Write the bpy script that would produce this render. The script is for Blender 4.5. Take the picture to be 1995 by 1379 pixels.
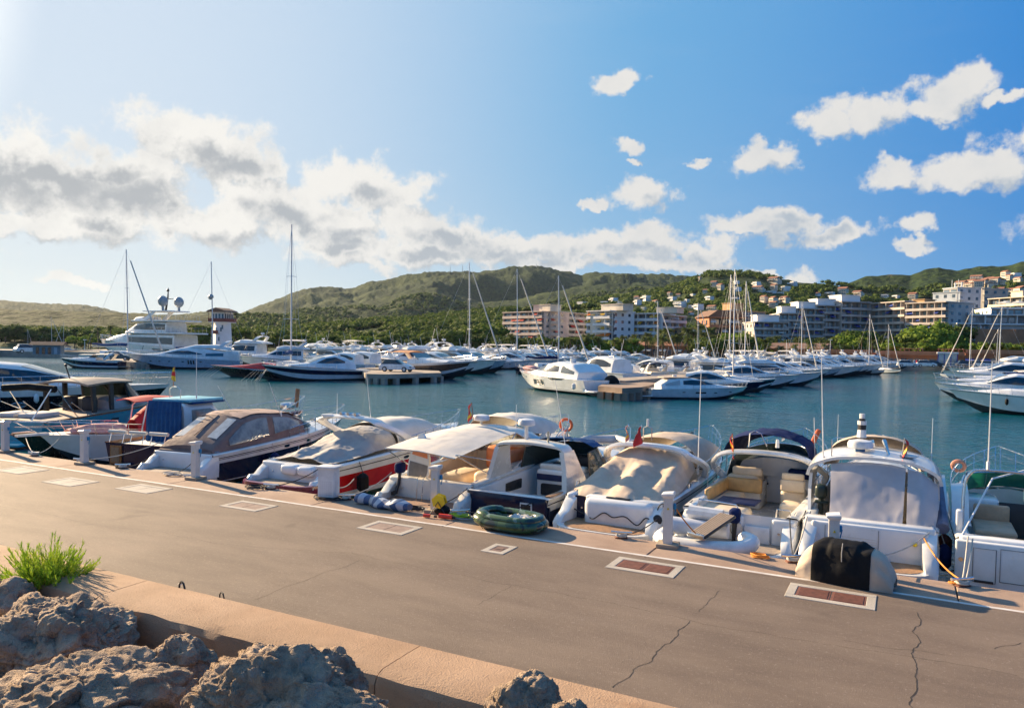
import bpy, bmesh, math, random
import numpy as np
from mathutils import Vector, Matrix, noise
C = bpy.context; S = C.scene
for _o in list(bpy.data.objects): bpy.data.objects.remove(_o)
random.seed(7)
# ------------------------------------------------------------------ camera
PX = 1468.0; IW = 1995.0; IH = 1379.0; CX = 997.5; CY = 725.0; HC = 4.0
YAW = math.radians(27.5); ROLL = math.radians(-1.0); PITCH = math.atan((673.0 - CY) / PX)
fw = Vector((-math.sin(YAW)*math.cos(PITCH), math.cos(YAW)*math.cos(PITCH), math.sin(PITCH)))
r0 = Vector((math.cos(YAW), math.sin(YAW), 0)); u0 = r0.cross(fw)
rt = math.cos(ROLL)*r0 - math.sin(ROLL)*u0; up = math.sin(ROLL)*r0 + math.cos(ROLL)*u0
cam_d = bpy.data.cameras.new('camera'); cam = bpy.data.objects.new('camera', cam_d)
S.collection.objects.link(cam); S.camera = cam
cam.matrix_world = Matrix(((rt.x, up.x, -fw.x, 0), (rt.y, up.y, -fw.y, 0), (rt.z, up.z, -fw.z, HC), (0, 0, 0, 1)))
cam_d.sensor_width = 36; cam_d.lens = 36*PX/IW; cam_d.shift_y = (CY - IH/2)/IW
cam_d.clip_start = 0.1; cam_d.clip_end = 20000
def ray(x, y): return fw*PX + rt*(x-CX) - up*(y-CY)
def at(x, y, z=0.0):                     # point on the horizontal plane z seen at photo pixel (x, y)
    d = ray(x, y); t = (z-HC)/d.z; return Vector((d.x*t, d.y*t, z))
def atd(x, y, D):                        # point at horizontal distance D
    d = ray(x, y); t = D/math.hypot(d.x, d.y); return Vector((d.x*t, d.y*t, HC+d.z*t))
# ------------------------------------------------------------------ light
SUN_EL = math.radians(20.5); SUN_V = Vector((-0.975, 0.222, 0)).normalized()
sd = Vector((SUN_V.x*math.cos(SUN_EL), SUN_V.y*math.cos(SUN_EL), math.sin(SUN_EL)))
sun_d = bpy.data.lights.new('sun', 'SUN'); sun = bpy.data.objects.new('sun', sun_d); S.collection.objects.link(sun)
sun.rotation_euler = (-sd).to_track_quat('-Z', 'Y').to_euler(); sun.location = sd*100
sun_d.energy = 5.0; sun_d.angle = math.radians(0.5); sun_d.color = (1.0, 0.75, 0.47)
S.view_settings.view_transform = 'Standard'; S.view_settings.look = 'None'; S.view_settings.gamma = 1
S.view_settings.use_curve_mapping = False; S.view_settings.exposure = 1.50
S.render.engine = 'CYCLES'
S.cycles.max_bounces = 6; S.cycles.transparent_max_bounces = 12; S.cycles.volume_bounces = 0
# ------------------------------------------------------------------ sky
W = bpy.data.worlds.new('World'); S.world = W; W.use_nodes = True
wt = W.node_tree; wt.nodes.clear()
class NT:
    def __init__(s, t): s.t = t
    def n(s, typ, **k):
        nd = s.t.nodes.new(typ)
        for a, b in k.items(): setattr(nd, a, b)
        return nd
    def l(s, a, b): s.t.links.new(a, b)
    def put(s, sock, v):
        if isinstance(v, bpy.types.NodeSocket): s.l(v, sock)
        elif v is not None: sock.default_value = v
    def m(s, op, a, b=None, c=None, clamp=False):
        nd = s.n('ShaderNodeMath', operation=op); nd.use_clamp = clamp
        for i, v in enumerate((a, b, c)): s.put(nd.inputs[i], v)
        return nd.outputs[0]
    def v(s, op, a, b=None, c=None):
        nd = s.n('ShaderNodeVectorMath', operation=op)
        for i, x in enumerate((a, b, c)): s.put(nd.inputs[i], x)
        return nd.outputs['Value'] if op in ('LENGTH', 'DOT_PRODUCT') else nd.outputs[0]
    def mix(s, f, a, b, bt='MIX'):
        nd = s.n('ShaderNodeMix', data_type='RGBA', blend_type=bt)
        s.put(nd.inputs[0], f); s.put(nd.inputs[6], a); s.put(nd.inputs[7], b)
        return nd.outputs[2]
    def ss(s, x, a, b, c=0.0, d=1.0):
        nd = s.n('ShaderNodeMapRange', interpolation_type='SMOOTHSTEP')
        s.put(nd.inputs[0], x); s.put(nd.inputs[1], a); s.put(nd.inputs[2], b); s.put(nd.inputs[3], c); s.put(nd.inputs[4], d)
        return nd.outputs[0]
    def noise(s, vec, scale, detail=4, rough=.55, dist=0.0, out='Fac'):
        nd = s.n('ShaderNodeTexNoise'); s.put(nd.inputs['Vector'], vec)
        nd.inputs['Scale'].default_value = scale; nd.inputs['Detail'].default_value = detail
        nd.inputs['Roughness'].default_value = rough; nd.inputs['Distortion'].default_value = dist
        return nd.outputs[0] if out == 'Fac' else nd.outputs[1]
w = NT(wt)
sky = w.n('ShaderNodeTexSky', sky_type='NISHITA'); sky.sun_disc = False
sky.sun_elevation = SUN_EL; sky.sun_rotation = math.atan2(SUN_V.x, SUN_V.y); sky.altitude = 0
sky.air_density = 1.0; sky.dust_density = 0.8; sky.ozone_density = 2.5
hs = w.n('ShaderNodeHueSaturation'); hs.inputs['Saturation'].default_value = 1.5; hs.inputs['Hue'].default_value = 0.49; hs.inputs['Value'].default_value = 1.25
w.l(sky.outputs[0], hs.inputs['Color'])
tc = w.n('ShaderNodeTexCoord'); dirv = tc.outputs['Generated']
sep = w.n('ShaderNodeSeparateXYZ'); w.l(dirv, sep.inputs[0])
az = w.m('ARCTAN2', w.m('MULTIPLY', sep.outputs[0], -1.0), sep.outputs[1]); el = w.m('ARCSINE', sep.outputs[2])
cb = w.n('ShaderNodeCombineXYZ'); w.l(az, cb.inputs[0]); w.l(el, cb.inputs[1])
w1 = w.noise(dirv, 9, 5, .6, 0, 'C'); w2 = w.noise(dirv, 34, 4, .6, 0, 'C')
wa = w.v('SCALE', w.v('SUBTRACT', w1, (.5, .5, .5))); wa.node.inputs['Scale'].default_value = 0.075
wb = w.v('SCALE', w.v('SUBTRACT', w2, (.5, .5, .5))); wb.node.inputs['Scale'].default_value = 0.026
pos = w.v('ADD', w.v('ADD', cb.outputs[0], wa), wb)
def azel(x, y):
    d = ray(x, y).normalized(); return math.atan2(-d.x, d.y), math.asin(d.z)
def blobs(L, p):
    cur = None
    for (x, y, rx, ry) in L:
        a, e = azel(x, y); sx = PX/rx*math.cos(math.atan((x-CX)/PX)); sy = PX/ry
        q = w.v('LENGTH', w.v('MULTIPLY_ADD', p, (sx, sy, 0), (-a*sx, -e*sy, 0)))
        cur = q if cur is None else w.m('MINIMUM', cur, q)
    return w.m('SUBTRACT', 1.0, cur)
CL = [(30,345,200,85),(130,360,160,70),(250,370,130,75),(340,260,100,45),(400,290,120,60),(470,325,85,42),(300,330,90,55),
      (560,400,120,70),(680,350,95,52),(740,380,100,65),(640,430,170,65),(800,440,130,52),(880,460,110,45),(400,440,170,50),(200,430,150,45),
      (60,430,110,30),(960,485,120,38),(1060,480,110,36),(660,490,110,35),(830,495,130,32),(1180,490,110,32),(1280,480,100,34),(1370,495,70,34),(1120,515,160,18),(1300,518,130,18),(700,520,90,16),
      (1210,155,48,21),(1225,282,36,18),(1240,316,24,7),(1250,385,75,38),(1155,402,17,10),(1365,308,22,9),(1480,320,56,25),
      (1620,262,68,26),(1690,235,67,38),(1850,170,44,38),(1810,200,43,25),(1960,180,37,12),(1730,346,46,28),(1892,330,74,34),
      (1500,445,94,28),(1430,455,43,20),(1630,460,60,23),(1785,452,27,16),(1783,491,32,12),(1560,537,29,23),(1480,530,43,10),
      (140,540,70,9),(2150,260,120,50),(-200,330,200,80),(2300,420,150,40)]
GR = [(60,350,140,42),(280,390,110,40),(190,325,80,24),(450,315,85,28),(560,410,70,24),(720,385,62,32),(690,470,90,22),(880,465,90,26),(980,495,95,20),(1080,495,70,20),
      (200,438,45,18),(370,465,75,18),(640,490,70,16),(830,500,80,14),(1350,505,70,16),(1270,500,70,14),(1210,503,50,14),(1600,455,50,18),(1290,405,45,18),(1530,460,60,14),(1540,440,50,14)]
fine = w.m('SUBTRACT', w.noise(dirv, 26, 8, .62), .5)
dens = w.m('ADD', blobs(CL, pos), w.m('MULTIPLY', fine, 2.4))
fine2 = w.m('SUBTRACT', w.noise(w.v('ADD', dirv, (-.022, -.006, .016)), 26, 6, .62), .5)
dens_s = w.m('ADD', blobs(CL, w.v('ADD', pos, (.020, .018, 0))), w.m('MULTIPLY', fine2, 2.4))
lee = w.m('SUBTRACT', dens_s, dens)                      # denser towards the sun: this side of the cloud is shaded
# generic scattered clouds for the rest of the sky, outside the photographed sector
far_az = w.ss(w.m('ABSOLUTE', w.m('SUBTRACT', az, YAW)), 1.05, 1.3)
gen = w.m('MULTIPLY', w.m('SUBTRACT', w.noise(w.v('MULTIPLY', dirv, (1, 1, 3.2)), 3.0, 7, .58), .56), 5.0)
dens = w.m('MAXIMUM', dens, w.m('SUBTRACT', gen, w.m('MULTIPLY', w.m('SUBTRACT', 1.0, far_az), 20.0)))
alpha = w.ss(dens, -0.12, 0.42)
greyf = w.m('ADD', blobs(GR, pos), w.m('MULTIPLY', fine, 1.6))
grey = w.m('MULTIPLY', w.m('MULTIPLY', w.ss(greyf, -0.2, 0.75), w.ss(dens, .25, .9)), .88)
nearsun = w.ss(w.v('DOT_PRODUCT', dirv, tuple(sd)), 0.45, 0.98)
white = w.mix(nearsun, (7.1, 7.0, 6.8, 1), (8.4, 8.2, 7.8, 1))
shade = w.mix(nearsun, (3.7, 4.4, 5.2, 1), (3.6, 3.85, 4.15, 1))
under = w.m('MULTIPLY', w.ss(w.noise(w.v('ADD', dirv, (.02, 0, .03)), 15, 5, .6), .42, .75), 0.26)
ccol = w.mix(w.m('ADD', under, w.m('MULTIPLY', w.ss(lee, -.05, .8), .75), clamp=True), white, shade); ccol = w.mix(grey, ccol, shade)
thin = w.m('MULTIPLY', w.ss(w.noise(w.v('MULTIPLY', dirv, (1, 1, 5)), 4, 6, .6), .5, .8), .04)
sdot = w.v('DOT_PRODUCT', dirv, tuple(sd))
tone = w.mix(w.ss(sdot, .0, .72), (.0, 1.75, 5.8, 1), (1.5, 4.0, 6.8, 1))
tone = w.mix(w.ss(sdot, .55, .98), tone, (5.8, 6.8, 8.0, 1))
tone = w.mix(w.ss(sdot, .955, 1.0), tone, (16, 15, 13.5, 1))
hz = w.m('POWER', w.m('SUBTRACT', 1.0, w.m('ABSOLUTE', sep.outputs[2]), clamp=True), 7.0)
tone = w.mix(w.m('MULTIPLY', hz, w.ss(sdot, -.1, .9, .50, .98)), tone, w.mix(w.ss(sdot, 0, .85), (2.2, 4.9, 6.7, 1), (7.2, 7.6, 7.3, 1)))
base = w.mix(.985, hs.outputs[0], tone)
base = w.mix(thin, base, (6.8, 7.1, 7.5, 1))
fin = w.v('SCALE', w.mix(alpha, base, ccol)); fin.node.inputs['Scale'].default_value = .78
bg = w.n('ShaderNodeBackground'); bg.inputs['Strength'].default_value = 0.05
w.l(fin, bg.inputs['Color']); wo = w.n('ShaderNodeOutputWorld'); w.l(bg.outputs[0], wo.inputs['Surface'])
# ------------------------------------------------------------------ materials
MATS = {}
def mat(name, col, rough=.5, metal=0, var=.12, vscale=3.0, col2=None, bump=0, bscale=40, coat=0, spec=.5, wear=None, obj=True, detail=5, sub=0, trans=0):
    if name in MATS: return MATS[name]
    M = bpy.data.materials.new(name); M.use_nodes = True; t = NT(M.node_tree); M.node_tree.nodes.clear()
    b = t.n('ShaderNodeBsdfPrincipled'); o = t.n('ShaderNodeOutputMaterial'); t.l(b.outputs[0], o.inputs[0])
    c = t.n('ShaderNodeTexCoord').outputs['Object']
    c2 = col2 or tuple(x*(1-var*2) for x in col)
    f = t.ss(t.noise(c, vscale, detail, .6), .35, .7)
    cc = t.mix(f, (*col, 1), (*c2, 1))
    if wear:
        wf = t.ss(t.noise(c, vscale*3.7, 6, .65), .6, .72); cc = t.mix(t.m('MULTIPLY', wf, wear[1]), cc, (*wear[0], 1))
    t.l(cc, b.inputs['Base Color'])
    t.put(b.inputs['Roughness'], t.ss(t.noise(c, vscale*2.3, 3), .3, .7, max(rough-.07, .02), rough+.08))
    b.inputs['Metallic'].default_value = metal; b.inputs['Specular IOR Level'].default_value = spec
    if coat: b.inputs['Coat Weight'].default_value = coat; b.inputs['Coat Roughness'].default_value = .08
    if trans: b.inputs['Transmission Weight'].default_value = trans
    if bump:
        bn = t.n('ShaderNodeBump'); bn.inputs['Strength'].default_value = 1; bn.inputs['Distance'].default_value = bump
        t.l(t.noise(c, bscale, 5, .6), bn.inputs['Height']); t.l(bn.outputs[0], b.inputs['Normal'])
    MATS[name] = M; M.diffuse_color = (*col, 1)
    return M
def clear_mat(name, tint, alpha, rough=.06):
    M = bpy.data.materials.new(name); M.use_nodes = True; t = NT(M.node_tree); M.node_tree.nodes.clear()
    b = t.n('ShaderNodeBsdfPrincipled'); b.inputs['Base Color'].default_value = (*tint, 1); b.inputs['Roughness'].default_value = rough
    tr = t.n('ShaderNodeBsdfTransparent'); tr.inputs[0].default_value = (*[min(1, .4+.7*q) for q in tint], 1)
    c = t.n('ShaderNodeTexCoord').outputs['Object']
    fr = t.n('ShaderNodeFresnel'); fr.inputs[0].default_value = 1.45
    a = t.m('ADD', t.m('MULTIPLY', t.ss(t.noise(c, 2.2, 3), .3, .7, .92, 1.08), alpha), fr.outputs[0], clamp=True)
    mx = t.n('ShaderNodeMixShader'); t.l(a, mx.inputs[0]); t.l(tr.outputs[0], mx.inputs[1]); t.l(b.outputs[0], mx.inputs[2])
    o = t.n('ShaderNodeOutputMaterial'); t.l(mx.outputs[0], o.inputs[0]); MATS[name] = M; return M
gel = mat('gelcoat_white', (.78, .78, .76), .16, col2=(.66, .66, .63), coat=.5, vscale=1.2, wear=((.50, .47, .40), .25))
gel2 = mat('gelcoat_cream', (.74, .71, .63), .22, col2=(.66, .62, .54), coat=.4, vscale=1.5)
gelb = mat('gelcoat_greyblue', (.42, .52, .60), .2, coat=.5)
nonslip = mat('deck_nonslip', (.72, .71, .66), .6, col2=(.6, .58, .53), vscale=5, bump=.002, bscale=300)
navy = mat('gelcoat_navy', (.007, .012, .040), .14, coat=.15, spec=.35)
black = mat('gelcoat_black', (.006, .007, .009), .28, coat=.15, spec=.35)
red = mat('gelcoat_red', (.52, .010, .012), .16, coat=.25, col2=(.42, .008, .010))
dred = mat('gelcoat_maroon', (.22, .02, .05), .2, coat=.7)
orange = mat('stripe_orange', (.85, .22, .01), .25, coat=.5)
turq = mat('gelcoat_turquoise', (.02, .36, .42), .16, coat=.8, col2=(.015, .30, .37))
aft = mat('antifoul_dark', (.02, .035, .05), .7)
aftr = mat('antifoul_red', (.20, .03, .02), .7)
glassd = mat('tinted_glass', (.012, .016, .02), .05, var=0, coat=1)
glassb = mat('blue_tinted_glass', (.02, .09, .13), .05, var=0, coat=1)
glassv = mat('grey_glass', (.08, .10, .11), .06, var=.1, coat=1)
steel = mat('stainless_steel', (.72, .72, .72), .2, 1, var=.1)
alum = mat('mast_aluminium', (.62, .62, .62), .35, .3, var=.08)
mwhite = mat('mast_white', (.76, .76, .74), .3)
teak = mat('teak', (.36, .21, .11), .6, col2=(.24, .14, .08), vscale=12)
teakg = mat('teak_weathered', (.34, .27, .21), .7, col2=(.24, .19, .15), vscale=14)
wood = mat('varnished_wood', (.36, .15, .05), .3, col2=(.25, .09, .03), vscale=8, coat=.4)
cnv_tan = mat('canvas_tan', (.56, .45, .34), .85, col2=(.46, .36, .27), vscale=2, bump=.004, bscale=90)
cnv_brown = mat('canvas_brown', (.20, .14, .125), .85, col2=(.15, .105, .095), bump=.003, bscale=90)
cnv_browntop = mat('canvas_brown_sunfaded', (.38, .27, .23), .85, col2=(.30, .21, .18), bump=.003, bscale=90)
cnv_navy = mat('canvas_navy', (.010, .022, .09), .8, col2=(.008, .016, .06), bump=.003, bscale=90, spec=.15)
cnv_blue = mat('canvas_blue', (.012, .07, .20), .8, col2=(.01, .05, .15), bump=.004, bscale=60, spec=.15)
cnv_black = mat('canvas_black', (.012, .012, .013), .7, bump=.003, bscale=90, spec=.15)
cnv_white = mat('canvas_white', (.66, .62, .55), .85, col2=(.58, .54, .47), vscale=2, bump=.004, bscale=90)
cnv_grey = mat('canvas_grey', (.42, .40, .37), .85, col2=(.34, .32, .30), vscale=2, bump=.004, bscale=90)
cnv_red = mat('canvas_red', (.50, .02, .03), .8, col2=(.42, .015, .02), bump=.003)
cnv_pink = mat('canvas_faded_pink', (.62, .33, .28), .85, col2=(.5, .2, .18), bump=.003)
vinyl = mat('vinyl_cream', (.72, .60, .44), .5, col2=(.64, .52, .37), vscale=3)
vinyl_y = mat('vinyl_ochre', (.62, .38, .15), .5)
vinyl_n = mat('vinyl_navy', (.012, .02, .08), .5)
vinyl_o = mat('vinyl_orange', (.80, .30, .13), .5, col2=(.7, .25, .1))
vinyl_d = mat('vinyl_dark', (.03, .03, .035), .5)
plastic_w = mat('plastic_white', (.75, .75, .73), .35)
plastic_b = mat('plastic_black', (.02, .02, .022), .4)
rubber = mat('rubber_black', (.02, .02, .02), .7)
rope_w = mat('rope_white', (.55, .50, .42), .9, bump=.003, bscale=150)
rope_k = mat('rope_black', (.03, .03, .035), .9, bump=.003, bscale=150)
rope_o = mat('rope_orange', (.72, .27, .04), .8, bump=.003, bscale=150)
rope_b = mat('rope_blue', (.03, .25, .45), .8, bump=.003, bscale=150)
rope_y = mat('rope_yellow', (.55, .65, .03), .7)
yellow = mat('plastic_yellow', (.85, .62, .02), .35)
yel_flag = mat('flag_yellow', (.85, .60, .03), .7); red_flag = mat('flag_red', (.62, .03, .03), .7); blue_flag = mat('flag_blue', (.02, .06, .25), .7)
orange_p = mat('lifebuoy_orange', (.75, .14, .04), .6)
radome = mat('radome_white', (.70, .72, .73), .35); radome_g = mat('radome_grey', (.32, .37, .40), .35)
rust = mat('rusted_iron', (.20, .075, .05), .8, col2=(.13, .05, .035), vscale=9, bump=.004, bscale=60)
clearpl = clear_mat('clear_vinyl', (.75, .76, .76), .38, .15)
hazypl = clear_mat('hazy_vinyl', (.62, .58, .58), .62, .35)
screen = clear_mat('windscreen_glass', (.10, .14, .14), .30, .03)
greeng = clear_mat('green_glass', (.10, .42, .33), .32, .03)
# ------------------------------------------------------------------ mesh helpers
def prop(o, label=None, cat=None, group=None, kind=None):
    if label: o['label'] = label
    if cat: o['category'] = cat
    if group: o['group'] = group
    if kind: o['kind'] = kind
    return o
def empty(name, loc=(0, 0, 0), rz=0.0, label=None, cat=None, group=None):
    o = bpy.data.objects.new(name, None); S.collection.objects.link(o); o.location = loc; o.rotation_euler = (0, 0, rz)
    o.empty_display_size = .3
    return prop(o, label, cat, group)
class MB:
    def __init__(s): s.v = []; s.f = []; s.mi = []; s.cur = 0
    def add(s, vs, fs):
        n = len(s.v); s.v += [tuple(q) for q in vs]; s.f += [tuple(i+n for i in f) for f in fs]; s.mi += [s.cur]*len(fs); return s
    def box(s, c, d, rz=0, ry=0, rx=0):
        R = Matrix.Rotation(rz, 3, 'Z') @ Matrix.Rotation(ry, 3, 'Y') @ Matrix.Rotation(rx, 3, 'X')
        vs = [Vector(c)+R @ Vector((i*d[0]/2, j*d[1]/2, k*d[2]/2)) for i in (-1, 1) for j in (-1, 1) for k in (-1, 1)]
        return s.add(vs, [(0,1,3,2),(4,6,7,5),(0,4,5,1),(2,3,7,6),(0,2,6,4),(1,5,7,3)])
    def bbox(s, c, d, b=.02, rz=0, ry=0, rx=0, seg=2):      # bevelled box
        bm = bmesh.new(); bmesh.ops.create_cube(bm, size=1); bmesh.ops.scale(bm, vec=d, verts=bm.verts)
        bmesh.ops.bevel(bm, geom=bm.edges[:], offset=b, segments=seg, affect='EDGES', profile=.5)
        R = Matrix.Translation(c) @ (Matrix.Rotation(rz, 4, 'Z') @ Matrix.Rotation(ry, 4, 'Y') @ Matrix.Rotation(rx, 4, 'X'))
        bm.verts.ensure_lookup_table(); s.add([R @ q.co for q in bm.verts], [[q.index for q in f.verts] for f in bm.faces]); bm.free(); return s
    def ring_loft(s, rings, cap0=True, cap1=True, closed=True):
        n = len(rings[0]); base = len(s.v); s.v += [tuple(p) for r_ in rings for p in r_]
        m = n if closed else n-1
        for i in range(len(rings)-1):
            for j in range(m):
                a = base+i*n+j; b_ = base+i*n+(j+1) % n; s.f.append((a, b_, b_+n, a+n)); s.mi.append(s.cur)
        if cap0: s.f.append(tuple(base+j for j in range(n))[::-1]); s.mi.append(s.cur)
        if cap1: s.f.append(tuple(base+(len(rings)-1)*n+j for j in range(n))); s.mi.append(s.cur)
        return s
    def tube(s, pts, r, n=6, r2=None, cap=True):
        pts = [Vector(p) for p in pts]; L = len(pts); rings = []
        pv = None
        for i, p in enumerate(pts):
            d = (pts[min(i+1, L-1)]-pts[max(i-1, 0)])
            if d.length < 1e-9: d = Vector((0, 0, 1))
            d.normalize()
            if pv is None: a = d.orthogonal().normalized()
            else:
                a = pv - d*pv.dot(d)
                a = a.normalized() if a.length > 1e-6 else d.orthogonal().normalized()
            pv = a; b_ = d.cross(a); rr = r if r2 is None else r+(r2-r)*i/max(1, L-1)
            rings.append([p+(a*math.cos(2*math.pi*k/n)+b_*math.sin(2*math.pi*k/n))*rr for k in range(n)])
        return s.ring_loft(rings, cap, cap)
    def cyl(s, c, r, h, n=12, r2=None):
        c = Vector(c); return s.tube([c, c+Vector((0, 0, h))], r, n, r2)
    def sphere(s, c, r, n=10, m=6, sc=(1, 1, 1)):
        rings = []
        for i in range(m+1):
            t = -math.pi/2+math.pi*i/m; t = max(min(t, 1.5), -1.5)
            rings.append([(c[0]+r*sc[0]*math.cos(t)*math.cos(2*math.pi*k/n), c[1]+r*sc[1]*math.cos(t)*math.sin(2*math.pi*k/n), c[2]+r*sc[2]*math.sin(t)) for k in range(n)])
        return s.ring_loft(rings)
    def torus(s, c, R, r, n=20, m=8, sx=1, sy=1, ax='Z', arc=1.0):
        pts = []
        for i in range(n+1):
            a = 2*math.pi*arc*i/n; x, y = R*sx*math.cos(a), R*sy*math.sin(a)
            pts.append({'Z': (c[0]+x, c[1]+y, c[2]), 'X': (c[0], c[1]+x, c[2]+y), 'Y': (c[0]+x, c[1], c[2]+y)}[ax])
        return s.tube(pts, r, m, cap=arc < 1)
    def prism(s, poly, h0, h1, ax='Z'):
        f = {'Z': lambda p, h: (p[0], p[1], h), 'Y': lambda p, h: (p[0], h, p[1]), 'X': lambda p, h: (h, p[0], p[1])}[ax]
        return s.ring_loft([[f(p, h0) for p in poly], [f(p, h1) for p in poly]])
    def grid(s, rows, closed=False):
        return s.ring_loft(rows, False, False, closed)
    def solid(s, rows, th):                                # sheet with thickness th (offset along -normal approx)
        R_ = len(rows); Cn = len(rows[0]); P = np.array([[tuple(p) for p in r_] for r_ in rows], float)
        du = np.gradient(P, axis=0); dv = np.gradient(P, axis=1); nn = np.cross(du, dv)
        ln = np.linalg.norm(nn, axis=2, keepdims=True); ln[ln < 1e-9] = 1; Q = P-nn/ln*th
        b = len(s.v); s.v += [tuple(p) for p in P.reshape(-1, 3)]+[tuple(p) for p in Q.reshape(-1, 3)]; N = R_*Cn
        F = []
        for i in range(R_-1):
            for j in range(Cn-1):
                a = b+i*Cn+j; F.append((a, a+1, a+Cn+1, a+Cn)); F.append((a+N, a+Cn+N, a+Cn+1+N, a+1+N))
        for i in range(R_-1):
            for j in (0, Cn-1):
                a = b+i*Cn+j; F.append((a, a+Cn, a+Cn+N, a+N))
        for j in range(Cn-1):
            for i in (0, R_-1):
                a = b+i*Cn+j; F.append((a, a+1, a+1+N, a+N))
        s.f += F; s.mi += [s.cur]*len(F); return s
    def build(s, name, mats, parent=None, smooth=35, loc=None, recalc=True, fs=None):
        if name in ('side_window', 'aft_window', 'saloon_window', 'bridge_window') and not fs:
            o = None                                       # port and starboard panes are separate pieces
            for sg in (1, -1):
                q = MB(); keep = [i for i, v in enumerate(s.v) if v[1]*sg > 0]; ix = {k: j for j, k in enumerate(keep)}
                q.v = [s.v[i] for i in keep]; q.f = [tuple(ix[i] for i in f) for f in s.f if all(i in ix for i in f)]; q.mi = [0]*len(q.f)
                if q.f: o = q.build(name, mats, parent, smooth, loc, recalc, True)
            return o
        me = bpy.data.meshes.new(name); me.from_pydata(s.v, [], s.f)
        if not isinstance(mats, (list, tuple)): mats = [mats]
        for m_ in mats: me.materials.append(m_)
        if len(mats) > 1: me.polygons.foreach_set('material_index', s.mi)
        if recalc:
            bm = bmesh.new(); bm.from_mesh(me); bmesh.ops.recalc_face_normals(bm, faces=bm.faces); bm.to_mesh(me); bm.free()
        if smooth:
            me.polygons.foreach_set('use_smooth', [True]*len(me.polygons)); me.set_sharp_from_angle(angle=math.radians(smooth))
        me.update(); o = bpy.data.objects.new(name, me); S.collection.objects.link(o)
        if parent: o.parent = parent
        if loc: o.location = loc
        return o
def crom(P, n):                                            # Catmull-Rom resample of control points (k,...) to n along axis 0
    P = np.asarray(P, float); k = len(P)
    if k == 2: t = np.linspace(0, 1, n).reshape(-1, *([1]*(P.ndim-1))); return P[0]*(1-t)+P[1]*t
    E = np.concatenate([[2*P[0]-P[1]], P, [2*P[-1]-P[-2]]]); out = []
    for x in np.linspace(0, k-1, n):
        i = min(int(x), k-2); t = x-i; a, b, c, d = E[i:i+4]
        out.append(.5*((2*b)+(c-a)*t+(2*a-5*b+4*c-d)*t*t+(3*b-a-3*c+d)*t**3))
    return np.array(out)
def surf(ctrl, nu, nv, wr=0.0, ws=3.0, seed=0, lin=False):  # control rows -> fine grid rows, with cloth wrinkles
    P = np.asarray(ctrl, float)
    f = (lambda A, n: np.array([np.array([np.interp(x, range(len(A)), A[..., :].reshape(len(A), -1)[:, q]) for q in range(A[0].size)]).reshape(A[0].shape) for x in np.linspace(0, len(A)-1, n)])) if lin else crom
    G = crom(P, nu); G = np.swapaxes(crom(np.swapaxes(G, 0, 1), nv), 0, 1)
    if wr:
        for i in range(nu):
            for j in range(nv):
                p = Vector(G[i, j])*ws; q = noise.turbulence_vector(p+Vector((seed, seed*2, 0)), 3, False); cr = (1-abs(noise.noise(Vector((p.x*1.1+p.y*.9, p.y*3.1-p.x*1.3, p.z*1.5+seed)))))**9
                e = min(i, nu-1-i, j, nv-1-j); k = wr*min(1, e/2+.3)
                r_ = abs(noise.noise(p*1.7+Vector((seed, 0, 5))))
                G[i, j, 2] += (q.z*.8+r_*1.2-.4+cr*.85)*k; G[i, j, 0] += q.x*k*.5; G[i, j, 1] += q.y*k*.5
    return [[tuple(p) for p in r_] for r_ in G]
def copy_tree(o, parent=None):
    c = o.copy(); S.collection.objects.link(c); c.parent = parent
    for ch in KIDS.get(o.name, ()): copy_tree(ch, c)
    return c
KIDS = {}
LQ = []
ORD = ['', 'second', 'third', 'fourth', 'fifth', 'sixth', 'seventh', 'eighth', 'ninth', 'tenth', 'eleventh', 'twelfth']
def lq(o, base, px): LQ.append((o, base, px)); o['label'] = base
def finish_labels():
    d = {}
    for o, b, x in LQ: d.setdefault(b, []).append((x, o))
    for b, L in d.items():
        if len(L) == 1: continue
        for k, (x, o) in enumerate(sorted(L, key=lambda q: q[0])): o['label'] = b+(', leftmost' if k == 0 else ', rightmost' if k == len(L)-1 else f', {ORD[min(k, 11)]} from left')
def reg(o):                                               # remember a finished prototype's children for quick copying
    KIDS[o.name] = []
    for q in bpy.data.objects:
        if q.parent == o: KIDS[o.name].append(q)
    for q in KIDS[o.name]: reg(q)
    return o
# vectorised value noise
def _h(ix, iy, s): 
    n = (ix.astype(np.int64)*374761393+iy.astype(np.int64)*668265263+s*974711) & 0xffffffff
    n = ((n ^ (n >> 13))*1274126177) & 0xffffffff; return ((n ^ (n >> 16)) & 0xffff)/65535.0
def vn(x, y, s=0):
    ix = np.floor(x); iy = np.floor(y); fx = x-ix; fy = y-iy; fx = fx*fx*(3-2*fx); fy = fy*fy*(3-2*fy)
    a = _h(ix, iy, s); b = _h(ix+1, iy, s); c = _h(ix, iy+1, s); d = _h(ix+1, iy+1, s)
    return a+(b-a)*fx+(c-a)*fy+(a-b-c+d)*fx*fy
def fbm(x, y, o=5, s=0, g=.5):
    r_ = 0; a = 1; t = 0
    for k in range(o): r_ = r_+a*vn(x, y, s+k); t += a; a *= g; x = x*2.03+17; y = y*2.03+5
    return r_/t
# ================================================================== SETTING
def aty(x, y, Y):
    d = ray(x, y); t = Y/d.y; return Vector((d.x*t, Y, HC+d.z*t))
ZW = -1.0
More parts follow.
